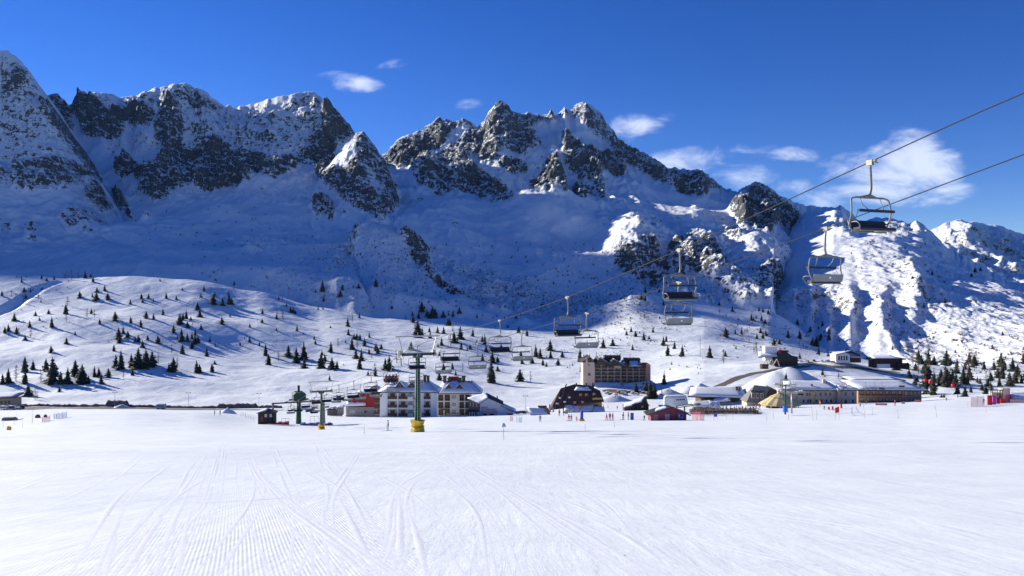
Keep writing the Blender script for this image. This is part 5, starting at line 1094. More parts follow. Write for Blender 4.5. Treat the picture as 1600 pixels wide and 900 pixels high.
T += S([(152,220,120),(188,170,25),(218,275,75),(287,290,125),(322,290,100),(420,285,75),(488,265,35),(542,280,70),(622,235,75),(843,290,50),(915,270,30),(1090,275,25),(1188,305,30),(1330,300,45),(115,300,70),(35,270,60),(40,350,80),(100,540,190),(158,520,95),(260,550,75),(475,390,75),(510,390,50),(350,485,75),(425,490,75),(540,475,90,1),(632,560,140),(555,600,120),(495,590,90,1),(790,525,85),(400,635,85),(645,685,85),(720,705,50),(755,685,60),(908,590,65),(940,625,110),(1360,480,80),(1467,520,90),(955,720,75),(1145,680,60),(1035,850,110),(1097,850,70),(910,830,80),(1580,780,110),(1530,860,70),(1405,870,100),(18,690,90)], 8, 640, 460)
T += [(767.5,598,30,False),(764,590,16,True),(812.5,596,17,False),(829,597,14,True),(777.5,580,8,False),(837,557,16,False),(844,560,14,False),(848,571,9,False),(832,568,9,False),(693,582,13,False),(686,594,11,False),(712,587,8,False),(707,577,9,False),(723,581,12,True),(650,585,16,True)]
T += [(800+a[0]/6.667, 530+a[1]/6.667, a[2]/6.667, len(a) > 3) for a in [(398,120,100),(402,200,80),(525,190,60),(480,275,65),(708,235,125),(725,340,100),(950,92,85),(1050,68,70),(1578,65,70),(1585,470,110),(1440,620,160),(1400,560,110),(1290,560,110),(1480,610,120),(1560,610,90,1),(630,275,25),(578,300,20),(360,200,25)]]
T += S([(230,558,55),(270,550,25),(167,530,40),(95,518,35),(302,497,40),(383,598,60),(405,570,45),(470,625,55),(417,680,75),(530,685,80),(745,695,85),(853,738,80,1),(867,685,40),(950,625,25),(868,530,65),(945,510,32),(993,513,45),(1070,405,50),(1150,410,42),(1178,430,30),(922,335,38),(820,285,25),(1160,545,45),(1245,600,50),(1288,590,38),(1170,660,45),(1448,702,42),(1355,540,62),(1447,548,62),(1430,435,40),(1545,600,55),(1578,605,65),(1595,670,60),(383,285,32),(210,240,50),(240,250,30),(240,180,45),(352,185,30),(595,440,100,1),(820,355,50,1),(1110,650,70,1),(448,748,20),(435,790,18),(1130,330,30),(1160,340,30),(1200,355,35)], 5, 960, 420)
T += [(1380+a[0]/7.2, 520+a[1]/7.2, a[2]/7.2, len(a) > 3) for a in [(430,350,95),(512,340,75),(558,340,50),(40,370,60),(145,425,110),(270,410,70),(290,515,100),(365,425,80),(490,520,150),(380,555,75),(475,690,120),(560,700,200),(575,560,90),(635,590,110),(700,610,200),(720,500,90),(780,535,110),(830,385,80),(900,580,160),(945,580,100),(970,530,140),(920,415,70),(1025,430,70,1),(835,690,120),(920,720,110),(985,672,70),(1110,650,80),(1155,690,90),(1290,510,100),(1350,520,80),(1420,510,60),(1490,570,110),(1555,570,90),(735,370,80,1),(1200,500,90,1),(655,730,40),(685,730,45),(840,725,35),(1060,560,60),(1090,575,60),(1180,600,80),(1210,640,80)]]
T += [(1160+a[0]/6.667, 520+a[1]/6.667, a[2]/6.667, len(a) > 3) for a in [(730,135,75),(775,145,100),(600,65,65),(900,75,70),(455,520,90),(835,440,60),(1000,480,80,1),(860,460,25)]]
_r = random.Random(77)
T += [(_r.uniform(1425, 1606), _r.uniform(566, 604), _r.uniform(11, 21), _r.random() < .35) for _ in range(46)]
T += [(_r.uniform(1330, 1600), _r.uniform(400, 555), _r.uniform(3.5, 8), _r.random() < .6) for _ in range(34)]
T += [(_r.uniform(640, 1000), _r.uniform(505, 580), _r.uniform(4, 9), _r.random() < .55) for _ in range(34)]
T += [(_r.uniform(1130, 1300), _r.uniform(495, 560), _r.uniform(4, 9), _r.random() < .5) for _ in range(22)]
T = [t for t in T if t[2] > 1.5]
spots = []
for (u, v, h, bare) in T:
    p = land_hit(u, v); k = p.y/FPX; spots.append([u, v, h*k*1.22, h, bare, p])
# names of the place each tree stands in, for labels
def zone(u, v, p):
    if v > 596 and u < 220: return 'the floor near the left edge'
    if v > 604 and u > 1400: return 'the snow behind the timber residence'
    if u < 330 and v < 440: return 'the left hill crest'
    if u < 300: return ['the upper', 'the middle', 'the lower'][0 if v < 480 else 1 if v < 530 else 2]+' left hill'
    if 300 <= u < 640 and v < 480: return 'the shaded slope above the hill'
    if 300 <= u < 480: return 'the slope left of the pylons' if v > 500 else 'the right flank of the hill'
    if 480 <= u < 640: return 'the meadow above the red house' if v > 535 else 'the slope left of the pylon top'
    if 640 <= u < 860 and v < 500: return 'the shaded main mountain foot'
    if 640 <= u < 750: return 'the slope behind the larger pylon'
    if 750 <= u < 900: return 'the slope above the mansard lodge' if v > 540 else 'the slope below the main mountain'
    if 900 <= u < 1060: return 'the ground beside the pink hotel' if v > 560 else 'the slope above the pink hotel'
    if u < 1250: return 'the snow beside the piste knoll' if v < 530 else 'the slope above the mountain road'
    if u < 1380: return 'the slope around the white villa'
    return 'the wooded right slope foot'
# the 300 conifers that show largest are objects of their own; the tiniest ones form one far mass
con = sorted([s for s in spots if not s[4]], key=lambda s: -s[3]); tiny = con[296:]; tiny_ids = set(id(s) for s in tiny)
def join_tiny():
    V, F, n = [], [], 0
    for i, s in enumerate(tiny):
        rg = random.Random(i); me = CON[rg.randrange(6)]; a = rg.uniform(0, 6.28); h = s[2]; w = h*rg.uniform(1.15, 1.6); p = s[5]
        for vv in me.vertices:
            x, y, z = vv.co; V.append((p.x+(x*math.cos(a)-y*math.sin(a))*w, p.y+(x*math.sin(a)+y*math.cos(a))*w, p.z-.15+z*h))
        F += [tuple(k+n for k in f.vertices) for f in me.polygons]; n += len(me.vertices)
    me = bpy.data.meshes.new('distant_conifers'); me.from_pydata(V, [], F); me.materials.append(needle)
    tag(link('distant_conifers', me), 'tiny far conifers dotted over the mountain slopes', 'trees', kind='stuff')
if tiny: join_tiny()
spots = [s for s in spots if id(s) not in tiny_ids]
zones = {}
for s in spots: zones.setdefault(zone(s[0], s[1], s[5]), []).append(s)
tnum = 0; proto = {}
def words_pos(i, n): return (ordn[i] if i < 20 else None)
for zn, L in zones.items():
    L.sort(key=lambda s: s[1]); rows = [L[i:i+9] for i in range(0, len(L), 9)]; rn = ['top', 'second', 'third', 'fourth', 'fifth', 'sixth', 'seventh', 'eighth', 'ninth', 'tenth', 'eleventh', 'twelfth', 'thirteenth', 'fourteenth', 'fifteenth', 'sixteenth', 'seventeenth', 'eighteenth', 'nineteenth']
    for ri, R in enumerate(rows):
        R.sort(key=lambda s: s[0]); hm = sorted(s[3] for s in L)[len(L)//2]
        for i, (u, v, h, hp, bare, p) in enumerate(R):
            tnum += 1; rg = random.Random(tnum*31)
            kind = 'bare larch' if bare else ('tall conifer' if hp > hm*1.3 else 'small conifer' if hp < hm*.75 else 'medium conifer')
            rowtxt = f', {rn[ri]} row' if len(rows) > 1 else ''
            side = f'{ordn[i]} from the left' if len(R) > 1 else 'standing alone'
            lab = f'{kind} on {zn}{rowtxt}, {side}'
            q = p.copy(); q.z -= .15
            r = empty('larch_tree' if bare else 'conifer_tree', q, rg.uniform(0, 6.28)); tag(r, lab, 'tree', 'bare larches on the slopes' if bare else 'conifers scattered over the slopes')
            if bare:
                link('trunk', ltrunk, r); link('branches', LAR[tnum % 3], r)
            else:
                link('trunk', trunk_me, r); vset = CONB if rg.random() < .45 else CON; link('crown', vset[rg.randrange(6)], r)
            wx = rg.uniform(1.15, 1.6); r.scale = (h*wx, h*wx, h)
print('trees', tnum)

# low shrubs and dead grass poking out of the snow: nobody could count them
def shrubs(name, boxes, seed, matl, lab):
    rg = random.Random(seed); mb = MB()
    for (u0, u1, v0, v1, n, s0, s1) in boxes:
        for _ in range(n):
            u, v = rg.uniform(u0, u1), rg.uniform(v0, v1); p = land_hit(u, v); k = p.y/FPX; s_ = rg.uniform(s0, s1)*k
            for j in range(9):
                a = rg.uniform(0, 6.3); e = Vector((math.cos(a)*s_*rg.uniform(.2, .7), math.sin(a)*s_*.6, s_*rg.uniform(.3, 1))); w = Vector((-math.sin(a), math.cos(a), .3))*s_*.10
                mb.add([p-Vector((0, 0, .1))+w*.4, p+e*.6+w, p+e, p+e*.5-w], [(0, 1, 2, 3)])
    o = mb.build(name, matl); tag(o, lab, 'shrubs', kind='stuff')
shrubs('mountain_shrubs', [(930,1060,470,540,110,2,5),(1120,1240,485,560,80,2,5),(650,950,500,560,120,1.2,3),(560,800,430,500,90,1.5,4),(800,1010,430,500,110,2,5),(540,640,375,420,30,2,4),(1250,1340,520,560,40,2,5),(1400,1600,520,590,120,3,7),(1330,1480,380,480,60,2,6),(0,110,430,520,30,1.5,4),(900,1120,540,600,60,1.5,4),(300,620,330,470,90,2,4.5),(620,1000,380,480,170,2,5),(200,420,300,400,40,1.5,4),(1000,1240,330,470,110,2,5),(500,640,380,430,40,2,5)], 3, twig, 'brown leafless shrubs poking out of the snow on the slopes')
# ------------------------------------------------------------------ people
def person_mesh(pose):
    J = {'stand': dict(pel=(0,0,.92), ch=(0,.02,1.34), nk=(0,.02,1.52), hd=(0,.03,1.68), hip=.10, kn=(.12,.06,.50), an=(.13,.0,.09), toe=(.14,.16,.03), sh=.19, el=(.26,.0,1.14), wr=(.26,.12,.92)),
         'ski': dict(pel=(0,-.08,.80), ch=(0,.12,1.18), nk=(0,.19,1.34), hd=(0,.24,1.50), hip=.10, kn=(.15,.18,.48), an=(.15,.0,.09), toe=(.15,.18,.03), sh=.19, el=(.32,.12,1.0), wr=(.30,.36,1.0)),
         'stride': dict(pel=(0,0,.88), ch=(0,.06,1.29), nk=(0,.09,1.47), hd=(0,.12,1.63), hip=.10, kn=(.13,.16,.50), an=(.15,.10,.09), toe=(.16,.26,.03), sh=.19, el=(.30,-.06,1.08), wr=(.30,.14,.92)),
         'sit': dict(pel=(0,0,.14), ch=(0,-.04,.54), nk=(0,-.02,.72), hd=(0,0,.88), hip=.10, kn=(.12,.46,.12), an=(.12,.50,-.34), toe=(.12,.66,-.38), sh=.19, el=(.25,.10,.38), wr=(.20,.34,.30))}[pose]
    V = [J['pel'], J['ch'], J['nk'], J['hd'], (J['hd'][0], J['hd'][1], J['hd'][2]+.1)]; R = [.145, .165, .06, .10, .075]; E = [(0,1),(1,2),(2,3),(3,4)]
    for s in (-1, 1):
        f = lambda p: (p[0]*s, p[1]*(1 if pose != 'stride' or s > 0 else -1), p[2]); o = len(V)
        V += [(J['hip']*s, J['pel'][1], J['pel'][2]-.05), f(J['kn']), f(J['an']), f(J['toe'])]; R += [.10, .068, .052, .05]; E += [(0,o),(o,o+1),(o+1,o+2),(o+2,o+3)]
        o = len(V); V += [(J['sh']*s, J['ch'][1], J['ch'][2]+.12), (J['el'][0]*s, J['el'][1], J['el'][2]), (J['wr'][0]*s, J['wr'][1], J['wr'][2]), (J['wr'][0]*s*.97, J['wr'][1]+.06, J['wr'][2]-.03)]; R += [.07, .052, .042, .045]; E += [(1,o),(o,o+1),(o+1,o+2),(o+2,o+3)]
    me = bpy.data.meshes.new('body'); me.from_pydata(V, E, []); o = bpy.data.objects.new('tmp', me); COL.objects.link(o)
    bm = bmesh.new(); bm.from_mesh(me); ly = bm.verts.layers.skin.verify()
    for v_, r_ in zip(bm.verts, R): v_[ly].radius = (r_, r_); v_[ly].use_root = v_.index == 0
    bm.to_mesh(me); bm.free(); o.modifiers.new('s', 'SKIN'); o.modifiers.new('b', 'SUBSURF').levels = 1
    dg = bpy.context.evaluated_depsgraph_get(); m2 = bpy.data.meshes.new_from_object(o.evaluated_get(dg)); bpy.data.objects.remove(o)
    m2.name = 'body'; m2.materials.clear()
    for m_ in (CL['dark'], CL['dark'], skin): m2.materials.append(m_)
    zp = J['pel'][2]+.0; zn = J['nk'][2]-.0
    for p in m2.polygons:
        c = p.center; leg = c.z < zp-.02 if pose != 'sit' else (c.y > .14 and abs(c.x) < .22 and c.z < .24)
        p.material_index = 2 if c.z > zn else (1 if leg else 0); p.use_smooth = True
    return m2
PM = {k: person_mesh(k) for k in ('stand', 'ski', 'stride', 'sit')}; HEADS = {'stand': (0,.03,1.70), 'ski': (0,.24,1.52), 'stride': (0,.12,1.65), 'sit': (0,0,.90)}
helm = MB().lathe([(.12, -.02), (.125, .04), (.10, .12), (.03, .155)], 10).mesh('hat', CL['dark'], True)
def helm_for(c):
    m = helm.copy(); m.materials.clear(); m.materials.append(CL[c]); return m
HM = {c: helm_for(c) for c in CL}
ski_me = MB().box(-.05, .05, -.75, .85, 0, .03).add([(-.05,.85,0),(.05,.85,0),(.04,1.02,.10),(-.04,1.02,.10),(-.05,.85,.03),(.05,.85,.03),(.04,1.02,.13),(-.04,1.02,.13)], [(0,1,2,3),(7,6,5,4),(0,4,5,1),(1,5,6,2),(2,6,7,3),(3,7,4,0)]).mesh('ski', CL['navy'])
pole_me = MB().tube([(0,0,0),(0,0,1.1)], .012, 4).mesh('ski_pole', CL['dark'])
def person(p, rz, pose, jacket, trousers, hat, label, skis=False, sc=1.0, group=None):
    r = empty('person', p, rz, label, 'person', group); r.scale = (sc,)*3
    b = link('body', PM[pose], r)
    for i, c in enumerate((jacket, trousers)): b.material_slots[i].link = 'OBJECT'; b.material_slots[i].material = CL[c]
    link('hat', HM[hat], r, HEADS[pose])
    if skis:
        for s in (-1, 1):
            link('ski', ski_me, r, (s*.13, .05, 0 if pose != 'sit' else -.44)) if pose != 'sit' else link('ski', ski_me, r, (s*.12, .55, -.46))
            if pose != 'sit': q = link('ski_pole', pole_me, r, (s*.32, .1, 0)); q.rotation_euler = (-.25, 0, 0)
    return r
PP = [(606.5,673,16,'stand','brown','grey','dark',.3,True,'person in brown jacket and grey trousers standing left of the large yellow-footed pylon'),
 (335.5,649,8,'stand','dark','dark','dark',0,False,'dark-clothed person, left one of the pair near the low snow heap'),
 (344,649,8,'stand','dark','brown','dark',1,False,'dark-clothed person, right one of the pair near the low snow heap'),
 (660.5,652,9,'stand','brown','dark','maroon',2,False,'small person in brown standing at the foot of the white hotel'),
 (844,659,11.5,'ski','navy','dark','grey',1.5,True,'skier in dark blue standing alone left of the ski school group'),
 (889,658,10.5,'stride','red','dark','dark',-1,True,'person in red jacket left of the blue padded post, farther left of two'),
 (892.5,658,10,'stand','purple','navy','maroon',2,True,'person in purple jacket just left of the blue padded post'),
 (901.5,658,8,'ski','red','red','red',.5,True,'child in red reaching toward the blue padded post'),
 (948,657,11,'stride','red','dark','dark',.4,True,'skier in red, leftmost of the trio on the practice slope'),
 (953,657,12,'stand','maroon','purple','red',1.4,True,'skier in maroon, middle one of the trio on the practice slope'),
 (957.3,657,11.5,'stand','purple','purple','maroon',2.4,True,'skier in purple, rightmost of the trio on the practice slope'),
 (973.5,656,12,'stride','navy','dark','dark',2.6,True,'person in dark navy stepping left of the blue standing mat'),
 (982,656,12.5,'stand','maroon','dark','dark',0,False,'person in dark red jacket next to the blue standing mat'),
 (1007,657,9.5,'ski','dark','dark','brown',-1.3,True,'crouching skier in black beside the plum red hut'),
 (964.5,641,8,'stand','red','pale','pale',1,False,'person in red and white walking above the practice slope'),
 (995,640,8,'stand','brown','maroon','dark',1,False,'person in brown and maroon near the small timber lodge'),
 (874,650,10,'stand','dark','dark','green',1,False,'dark person left of the feather flags, near the lodge corner'),
 (881,650,9,'stride','dark','brown','dark',2,False,'dark person between the lodge porch and the feather flags'),
 (928,640,8,'stand','green','dark','orange',0,False,'person with green jacket in front of the lodge right end'),
 (943,639,8,'stand','dark','dark','dark',0,False,'dark person right of the brown lodge, left of two'),
 (950,638,8,'stride','pale','dark','dark',0,False,'person in pale jacket right of the brown lodge, right of two'),
 (1005.5,638,8,'stand','navy','dark','pale',.3,False,'person in navy beside the plum hut roof'),
 (1181.5,641,10,'stride','red','brown','dark',0,True,'person in red beside the straw roofed bar, left of two'),
 (1187,640,10,'stand','maroon','dark','dark',1,False,'person in maroon beside the straw roofed bar, right of two'),
 (1281.5,635,9,'stand','orange','orange','orange',0,False,'person dressed in orange in front of the beige residence'),
 (1288,640,7,'ski','navy','dark','dark',1,True,'dark blue skier at the start of the children slalom'),
 (1344,636.5,7,'stand','red','maroon','dark',1,False,'person in red in front of the timber residence'),
 (1354,632,6,'stand','green','dark','orange',1,False,'person in green in front of the timber residence'),
 (1398.5,634,8,'stand','red','red','pale',1,True,'person in bright red below the right end of the timber residence'),
 (1479,627,6,'stand','dark','dark','pale',1,False,'tiny dark person right of the timber residence'),
 (1537,632,12,'stride','navy','purple','red',1,True,'skier in navy and purple leaning at the red pads')]
for (u, v, h, pose, j, t, ht, rz, sk, lab) in PP:
    p = on_ground(u, v, 90); k = p.y/FPX; person(p, rz+1.6, pose, j, t, ht, lab, sk, min(1.15, max(.62, h*k/1.78)))
R4 = [('red','dark','red'), ('dark','dark','dark'), ('dark','navy','grey'), ('red','dark','maroon')]
def riders(y, L, side=-1):
    c = rope_xyz(y, side)
    for i, (j, t, ht, lab) in enumerate(L):
        xo = (i-(len(L)-1)/2)*.52; q = c+Vector((-LP.x*-1*-1*0, 0, 0))
        ax = Vector((math.cos(LRZ), math.sin(LRZ), 0)); ay = Vector((-math.sin(LRZ), math.cos(LRZ), 0))
        p = c+ax*xo+ay*.12+Vector((0, 0, -3.07)); person(p, LRZ, 'sit', j, t, ht, lab, True, 1.0)
riders(119.6, [('red','dark','dark','rider in red jacket at the left end of the full chair'), ('dark','dark','grey','rider in black, second from left on the full chair'), ('navy','dark','dark','rider in dark blue, third from left on the full chair'), ('red','dark','maroon','rider in red jacket at the right end of the full chair')])
riders(161.5, [('dark','dark','dark','dark-clothed rider, left one on the chair before the red house'), ('navy','dark','maroon','navy-clothed rider, right one on the chair before the red house')])

# ------------------------------------------------------------------ street furniture, flags, nets, poles
for (u, v, h, lab) in [(179.5,637,24,'twin-headed lamp post beside the road, leftmost of the floodlights'), (294.5,637,23,'twin-headed lamp post beside the road, right of the coach'), (404.5,638,23,'twin-headed lamp post by the lift station hut'), (821,640,21,'twin-headed lamp post behind the restaurant')]:
    p = on_ground(u, v, 300); H = h*p.y/FPX; r = empty('lamp_post', p, 0, lab, 'lamp post', 'twin floodlight posts')
    MB().tube([(0,0,-.5),(0,0,H)], [.13,.08], 6).build('post', steel, r); MB().box(-1.2,1.2,-.06,.06,H-.12,H).build('crossbar', steel, r)
    for s in (-1, 1): MB().prismx([(-.35,H-.05),(.35,H-.2),(.35,H+.25),(-.35,H+.3)], s*1.0-.38, s*1.0+.38).build('lamp_head', M('lamp_housing', (.16,.15,.14), .6), r)
bam = M('bamboo_pole', (.40,.24,.13), .7); orange_pole = M('orange_pole', (.65,.16,.06), .6)
FP = [(569,679,14),(914.5,672,10),(843,640,18),(1090,658,14),(1135,655,12),(1145,656,13),(1208,656,14),(1232,656,22),(1271,657,21,-5),(1276,656,16),(1352,654,22,-5),(1363,648,12),(1405,655,16,-5),(1464,652,17,-4),(1461,640,9),(1512,636,10),(1541,646,15,-1),(1198,657,9),(22,664,10),(35,668,10),(50,663,13),(66,661,13),(78,657,9),(98,653,9),(104,652,9),(5,668,11),(25,658,14),(51,660,20),(71,640,14),(960,668,9),(1061,652,12)]
for i, t_ in enumerate(FP):
    u, v, h = t_[:3]; lean = t_[3] if len(t_) > 3 else random.Random(i).uniform(-1, 1); p = on_ground(u, v, 60); k = p.y/FPX
    near = 'near the left edge' if u < 120 else 'below the stations' if u < 700 else 'on the practice slope' if u < 1100 else 'below the straw bar' if u < 1300 else 'on the slope at the right'
    o = MB().tube([(0,0,-.3),(lean*k*.6,0,h*k)], [.035,.022], 5).build('marker_pole', orange_pole if i % 3 == 1 else bam, None, False, p)
    same = sorted(q[0] for q in FP if (q[0] < 120) == (u < 120) and (q[0] < 700) == (u < 700) and (q[0] < 1100) == (u < 1100) and (q[0] < 1300) == (u < 1300)); col_ = 'orange' if i % 3 == 1 else 'brown'
    tag(o, f'thin {col_} marker pole {near}, {ordn[same.index(u)]} from the left', 'pole', 'slope marker poles')
# blue slope sign on a stick
p = on_ground(787.5, 688, 60); k = p.y/FPX; r = empty('slope_sign', p, 0, 'blue pointed slope sign on a thin brown stick in the open snow', 'sign')
MB().tube([(0,0,-.3),(-.1,0,27*k)], .022, 6).build('stick', bam, r); MB().prism([(-3.2*k,21*k),(2.8*k,21*k),(2.4*k,24*k),(0,27.5*k),(-2.2*k,25*k)], -.03, .0).build('board', M('sign_blue', (.06,.19,.55), .5), r); MB().prism([(-1.2*k,22*k),(1.0*k,22*k),(0.2*k,25*k)], -.035, -.031).build('symbol', white_p, r)
# nets
def net_mat(name, col, dens):
    m = bpy.data.materials.new(name); b = NB(m); tc = b.n('ShaderNodeTexCoord').outputs['Object']; sep = b.n('ShaderNodeSeparateXYZ'); b.L.new(tc, sep.inputs[0])
    p = b.n('ShaderNodeBsdfPrincipled'); p.inputs['Base Color'].default_value = col+(1,); p.inputs['Roughness'].default_value = .8
    t = b.n('ShaderNodeBsdfTransparent'); mx = b.n('ShaderNodeMixShader'); o = b.n('ShaderNodeOutputMaterial')
    gx = b.m('GREATER_THAN', b.m('FRACT', b.m('MULTIPLY', sep.outputs[0], 6)), 1-dens); gzz = b.m('GREATER_THAN', b.m('FRACT', b.m('MULTIPLY', sep.outputs[2], 6)), 1-dens)
    b.L.new(b.m('MAXIMUM', gx, gzz), mx.inputs[0]); b.L.new(t.outputs[0], mx.inputs[1]); b.L.new(p.outputs[0], mx.inputs[2]); b.L.new(mx.outputs[0], o.inputs[0]); return m
net_pink = net_mat('pink_net', (.72,.16,.22), .26); net_blue = net_mat('blue_net', (.25,.50,.68), .26); net_red = net_mat('red_net', (.70,.06,.14), .6)
def net(pts, h, mat, lab, n=None):
    r = None; P_ = [on_ground(u, v, 60) for u, v in pts]; r = empty('safety_net', P_[0], 0, lab, 'net'); mb = MB(); vs = []
    for i, q in enumerate(P_):
        d = q-P_[0]; H = h*q.y/FPX; vs += [(d.x, d.y, d.z), (d.x, d.y, d.z+H)]; MB().tube([(d.x,d.y,d.z-.3),(d.x+.05,d.y,d.z+H+.25)], .035, 5).build('net_post', orange_pole if mat is not net_blue else M('blue_pole', (.12,.25,.5), .6), r)
    mb.add(vs, [(2*i, 2*i+2, 2*i+3, 2*i+1) for i in range(len(P_)-1)]); o = mb.build('netting', mat, r); return r
net([(1082,657),(1088,657),(1094,657),(1100,657)], 14, net_pink, 'pink safety net strip right of the plum hut'); net([(1166,656),(1178,656)], 12, net_pink, 'narrow pale pink net between plum hut and straw bar') if False else None
net([(807,660),(811,660),(815,660)], 8, net_blue, 'short pale blue net right of the restaurant'); net([(84,655),(90,654),(97,653),(104,652)], 8, net_blue, 'pale blue net near the left edge by the practice area')
net([(797,658),(801,658)], 8, net_pink, 'small pale pink net at the corner of the restaurant'); net([(66,660),(78,657)], 7, net_pink, 'faint orange net left of the pale blue net')
net([(1517,636),(1527,635),(1537,634)], 15, net_pink, 'pink safety net left of the red pads at the right station'); net([(1570,630),(1578,629),(1587,628),(1597,626),(1610,625)], 13, net_red, 'dense crimson safety net at the right edge before the cream station')
# padded shapes at the right station
for i, (u, v, w, h, c, lab) in enumerate([(1547,633,7,15,'red','tall red crash pad, leftmost at the right station'), (1554,632,5,13,'purple','violet crash pad between the red ones at the right station'), (1560,631,5,9,'maroon','maroon crash pad at the right station'), (1567,630,8,7,'red','low red crash pad right of the maroon one'), (1577,624,9,6,'red','red crash mattress hanging on the net at the right edge')]):
    p = on_ground(u, v, 60); k = p.y/FPX; mb = MB().prismx([(0,-.2),(.5,-.2),(.45,h*k*.9),(.25,h*k),(.02,h*k*.9)], -w*k/2, w*k/2); mb.prismx([(-.04,h*k*.3),(0,h*k*.3),(0,h*k*.36),(-.04,h*k*.36)], -w*k/2, w*k/2)
    tag(mb.build('crash_pad', CL[c], None, False, p), lab, 'crash pad')
# blue padded post with yellow foot, standing mat, blue gate, red gate
p = on_ground(909, 658, 60); k = p.y/FPX; r = empty('padded_post', p, 0, 'blue padded post with yellow foot on the practice slope', 'padded post')
MB().lathe([(2.4*k,0),(2.5*k,8*k),(2.2*k,15*k),(.5*k,16*k)], 10).build('padding', blue_c, r, True); MB().box(-4*k,4*k,-1,1,-.2,2.8*k).build('foot', yellow_p, r); MB().tube([(0,0,15*k),(0,0,18*k)], .05, 5).build('post', steel, r)
p = on_ground(987.5, 656, 60); k = p.y/FPX; mb = MB().box(-2.5*k,2.5*k,-.25,.05,-.1,11*k); mb.box(-2.6*k,2.6*k,-.28,.08,3*k,3.4*k); tag(mb.build('standing_mat', blue_c, None, False, p), 'blue upright mat beside the person in dark red', 'mat')
for (u, v, w, h, c, lab) in ((1118, 657, 5, 11, blue_c, 'blue slalom gate flag on two poles right of the plum hut'), (1308, 656, 6, 21, red_c, 'red slalom gate flag on two poles before the beige residence')):
    p = on_ground(u, v, 60); k = p.y/FPX; r = empty('slalom_gate', p, 0, lab, 'slalom gate')
    for s in (-1, 1): MB().tube([(s*w*k*.5,0,-.2),(s*w*k*.5,0,h*k)], .03, 5).build('gate_pole', orange_pole, r)
    MB().add([(-w*k*.5,-.03,h*k*.5),(w*k*.5,-.03,h*k*.55),(w*k*.5,-.03,h*k),(-w*k*.5,-.03,h*k*.88),(-w*k*.5,.0,h*k*.5),(w*k*.5,0,h*k*.55),(w*k*.5,0,h*k),(-w*k*.5,0,h*k*.88)], [(0,1,2,3),(7,6,5,4),(0,4,5,1),(1,5,6,2),(2,6,7,3),(3,7,4,0)]).build('gate_flag', c, r)
for i, (u, v, w, h) in enumerate([(1295,640,2.2,4),(1301,640,2,5),(1314.5,638,2.2,7)]):
    p = on_ground(u, v, 60); k = p.y/FPX; mb = MB().prismx([(-.3,0),(.3,0),(.25,h*k),(-.05,h*k)], -w*k/2, w*k/2); tag(mb.build('slalom_pad', red_c, None, False, p), f'small red slalom pad in front of the beige residence, {ordn[i]} from the left', 'slalom pad', 'red slalom pads')
# feather flags and banners before the lodge
for (u, v, h, c, lab) in ((858,646,15,'purple','purple and pink feather flag left of the lodge porch'), (863.5,646,13,'maroon','dark red feather flag beside the purple one'), (895.5,646,13,'navy','blue feather flag right of the lodge porch'), (902.5,647,14,'red','red feather flag right of the blue one')):
    p = on_ground(u, v, 60); k = p.y/FPX; r = empty('feather_flag', p, 0, lab, 'flag'); MB().tube([(0,0,-.2),(-.1,0,h*k*.6),(.1,0,h*k)], .03, 5).build('flag_pole', steel, r)
    pr = [(.06,2.5*k),(2.4*k,2.0*k),(2.1*k,h*k*.7),(.9*k,h*k),(-.04,h*k*.98),(-.06,h*k*.5)]; MB().prism(pr, -.02, .02).build('flag_cloth', CL[c], r)
    MB().box(.5*k, 1.5*k, -.03, -.021, h*k*.3, h*k*.6).build('flag_motif', CL['pale'], r)
for (u, v, w, h, mt, lab) in ((886,645,6,4,'pale','white and pink banner board in front of the lodge porch'), (885,647.5,4,3,'navy','small blue board under the white banner'), (1411,632,6,3,'pale','small pale advertising board right below the timber residence'), (1434,629,10,4,'red','long red and white banner on the slope right of the timber residence'), (980,639,8,1.8,'brown','long low brown board on the snow below the small timber lodge'), (1377,634,18,2.5,'red','long low red banner along the front of the timber residence')):
    p = on_ground(u, v, 60); k = p.y/FPX; r = empty('banner_board', p, 0, lab, 'banner'); MB().box(-w*k/2,w*k/2,-.04,.04,.2,.2+h*k).build('board', CL[mt] if mt in CL else white_p, r)
    for s in (-1, 1): MB().tube([(s*w*k*.45,.07,-.3),(s*w*k*.45,.07,.3+h*k)], .03, 5).build('banner_post', steel, r)
    MB().box(-w*k*.35,w*k*.35,-.05,-.041,.2+h*k*.35,.2+h*k*.6).build('stripe', CL['red' if mt == 'pale' else 'pale'], r)
# orange slide tent / snow covered ramp left of the lodge
B = Bld('snow_ramp', 821, 648, 262, 0.0, 'pale snow-covered storage ramp with white rails between restaurant and lodge', 'shed')
B.slab((7,-1,0),(36,-1,0),(31,12,9),(2,12,9), .8, conc, snow_m, 1.2, name='ramp'); B.tube('rail', white_p, [(0,8,9),(9,-2,-1)], .6); B.tube('rail', white_p, [(-3,8,9),(6,-2,-1)], .35); B.box('wall', brown_w, 20, 34, 12, 16, -2, 12); B.slab((30,-2,-1),(40,-2,-1),(36,10,9),(31,10,11), .5, M('orange_cloth', (.50,.20,.05), .8), None, 0, name='orange_cover')
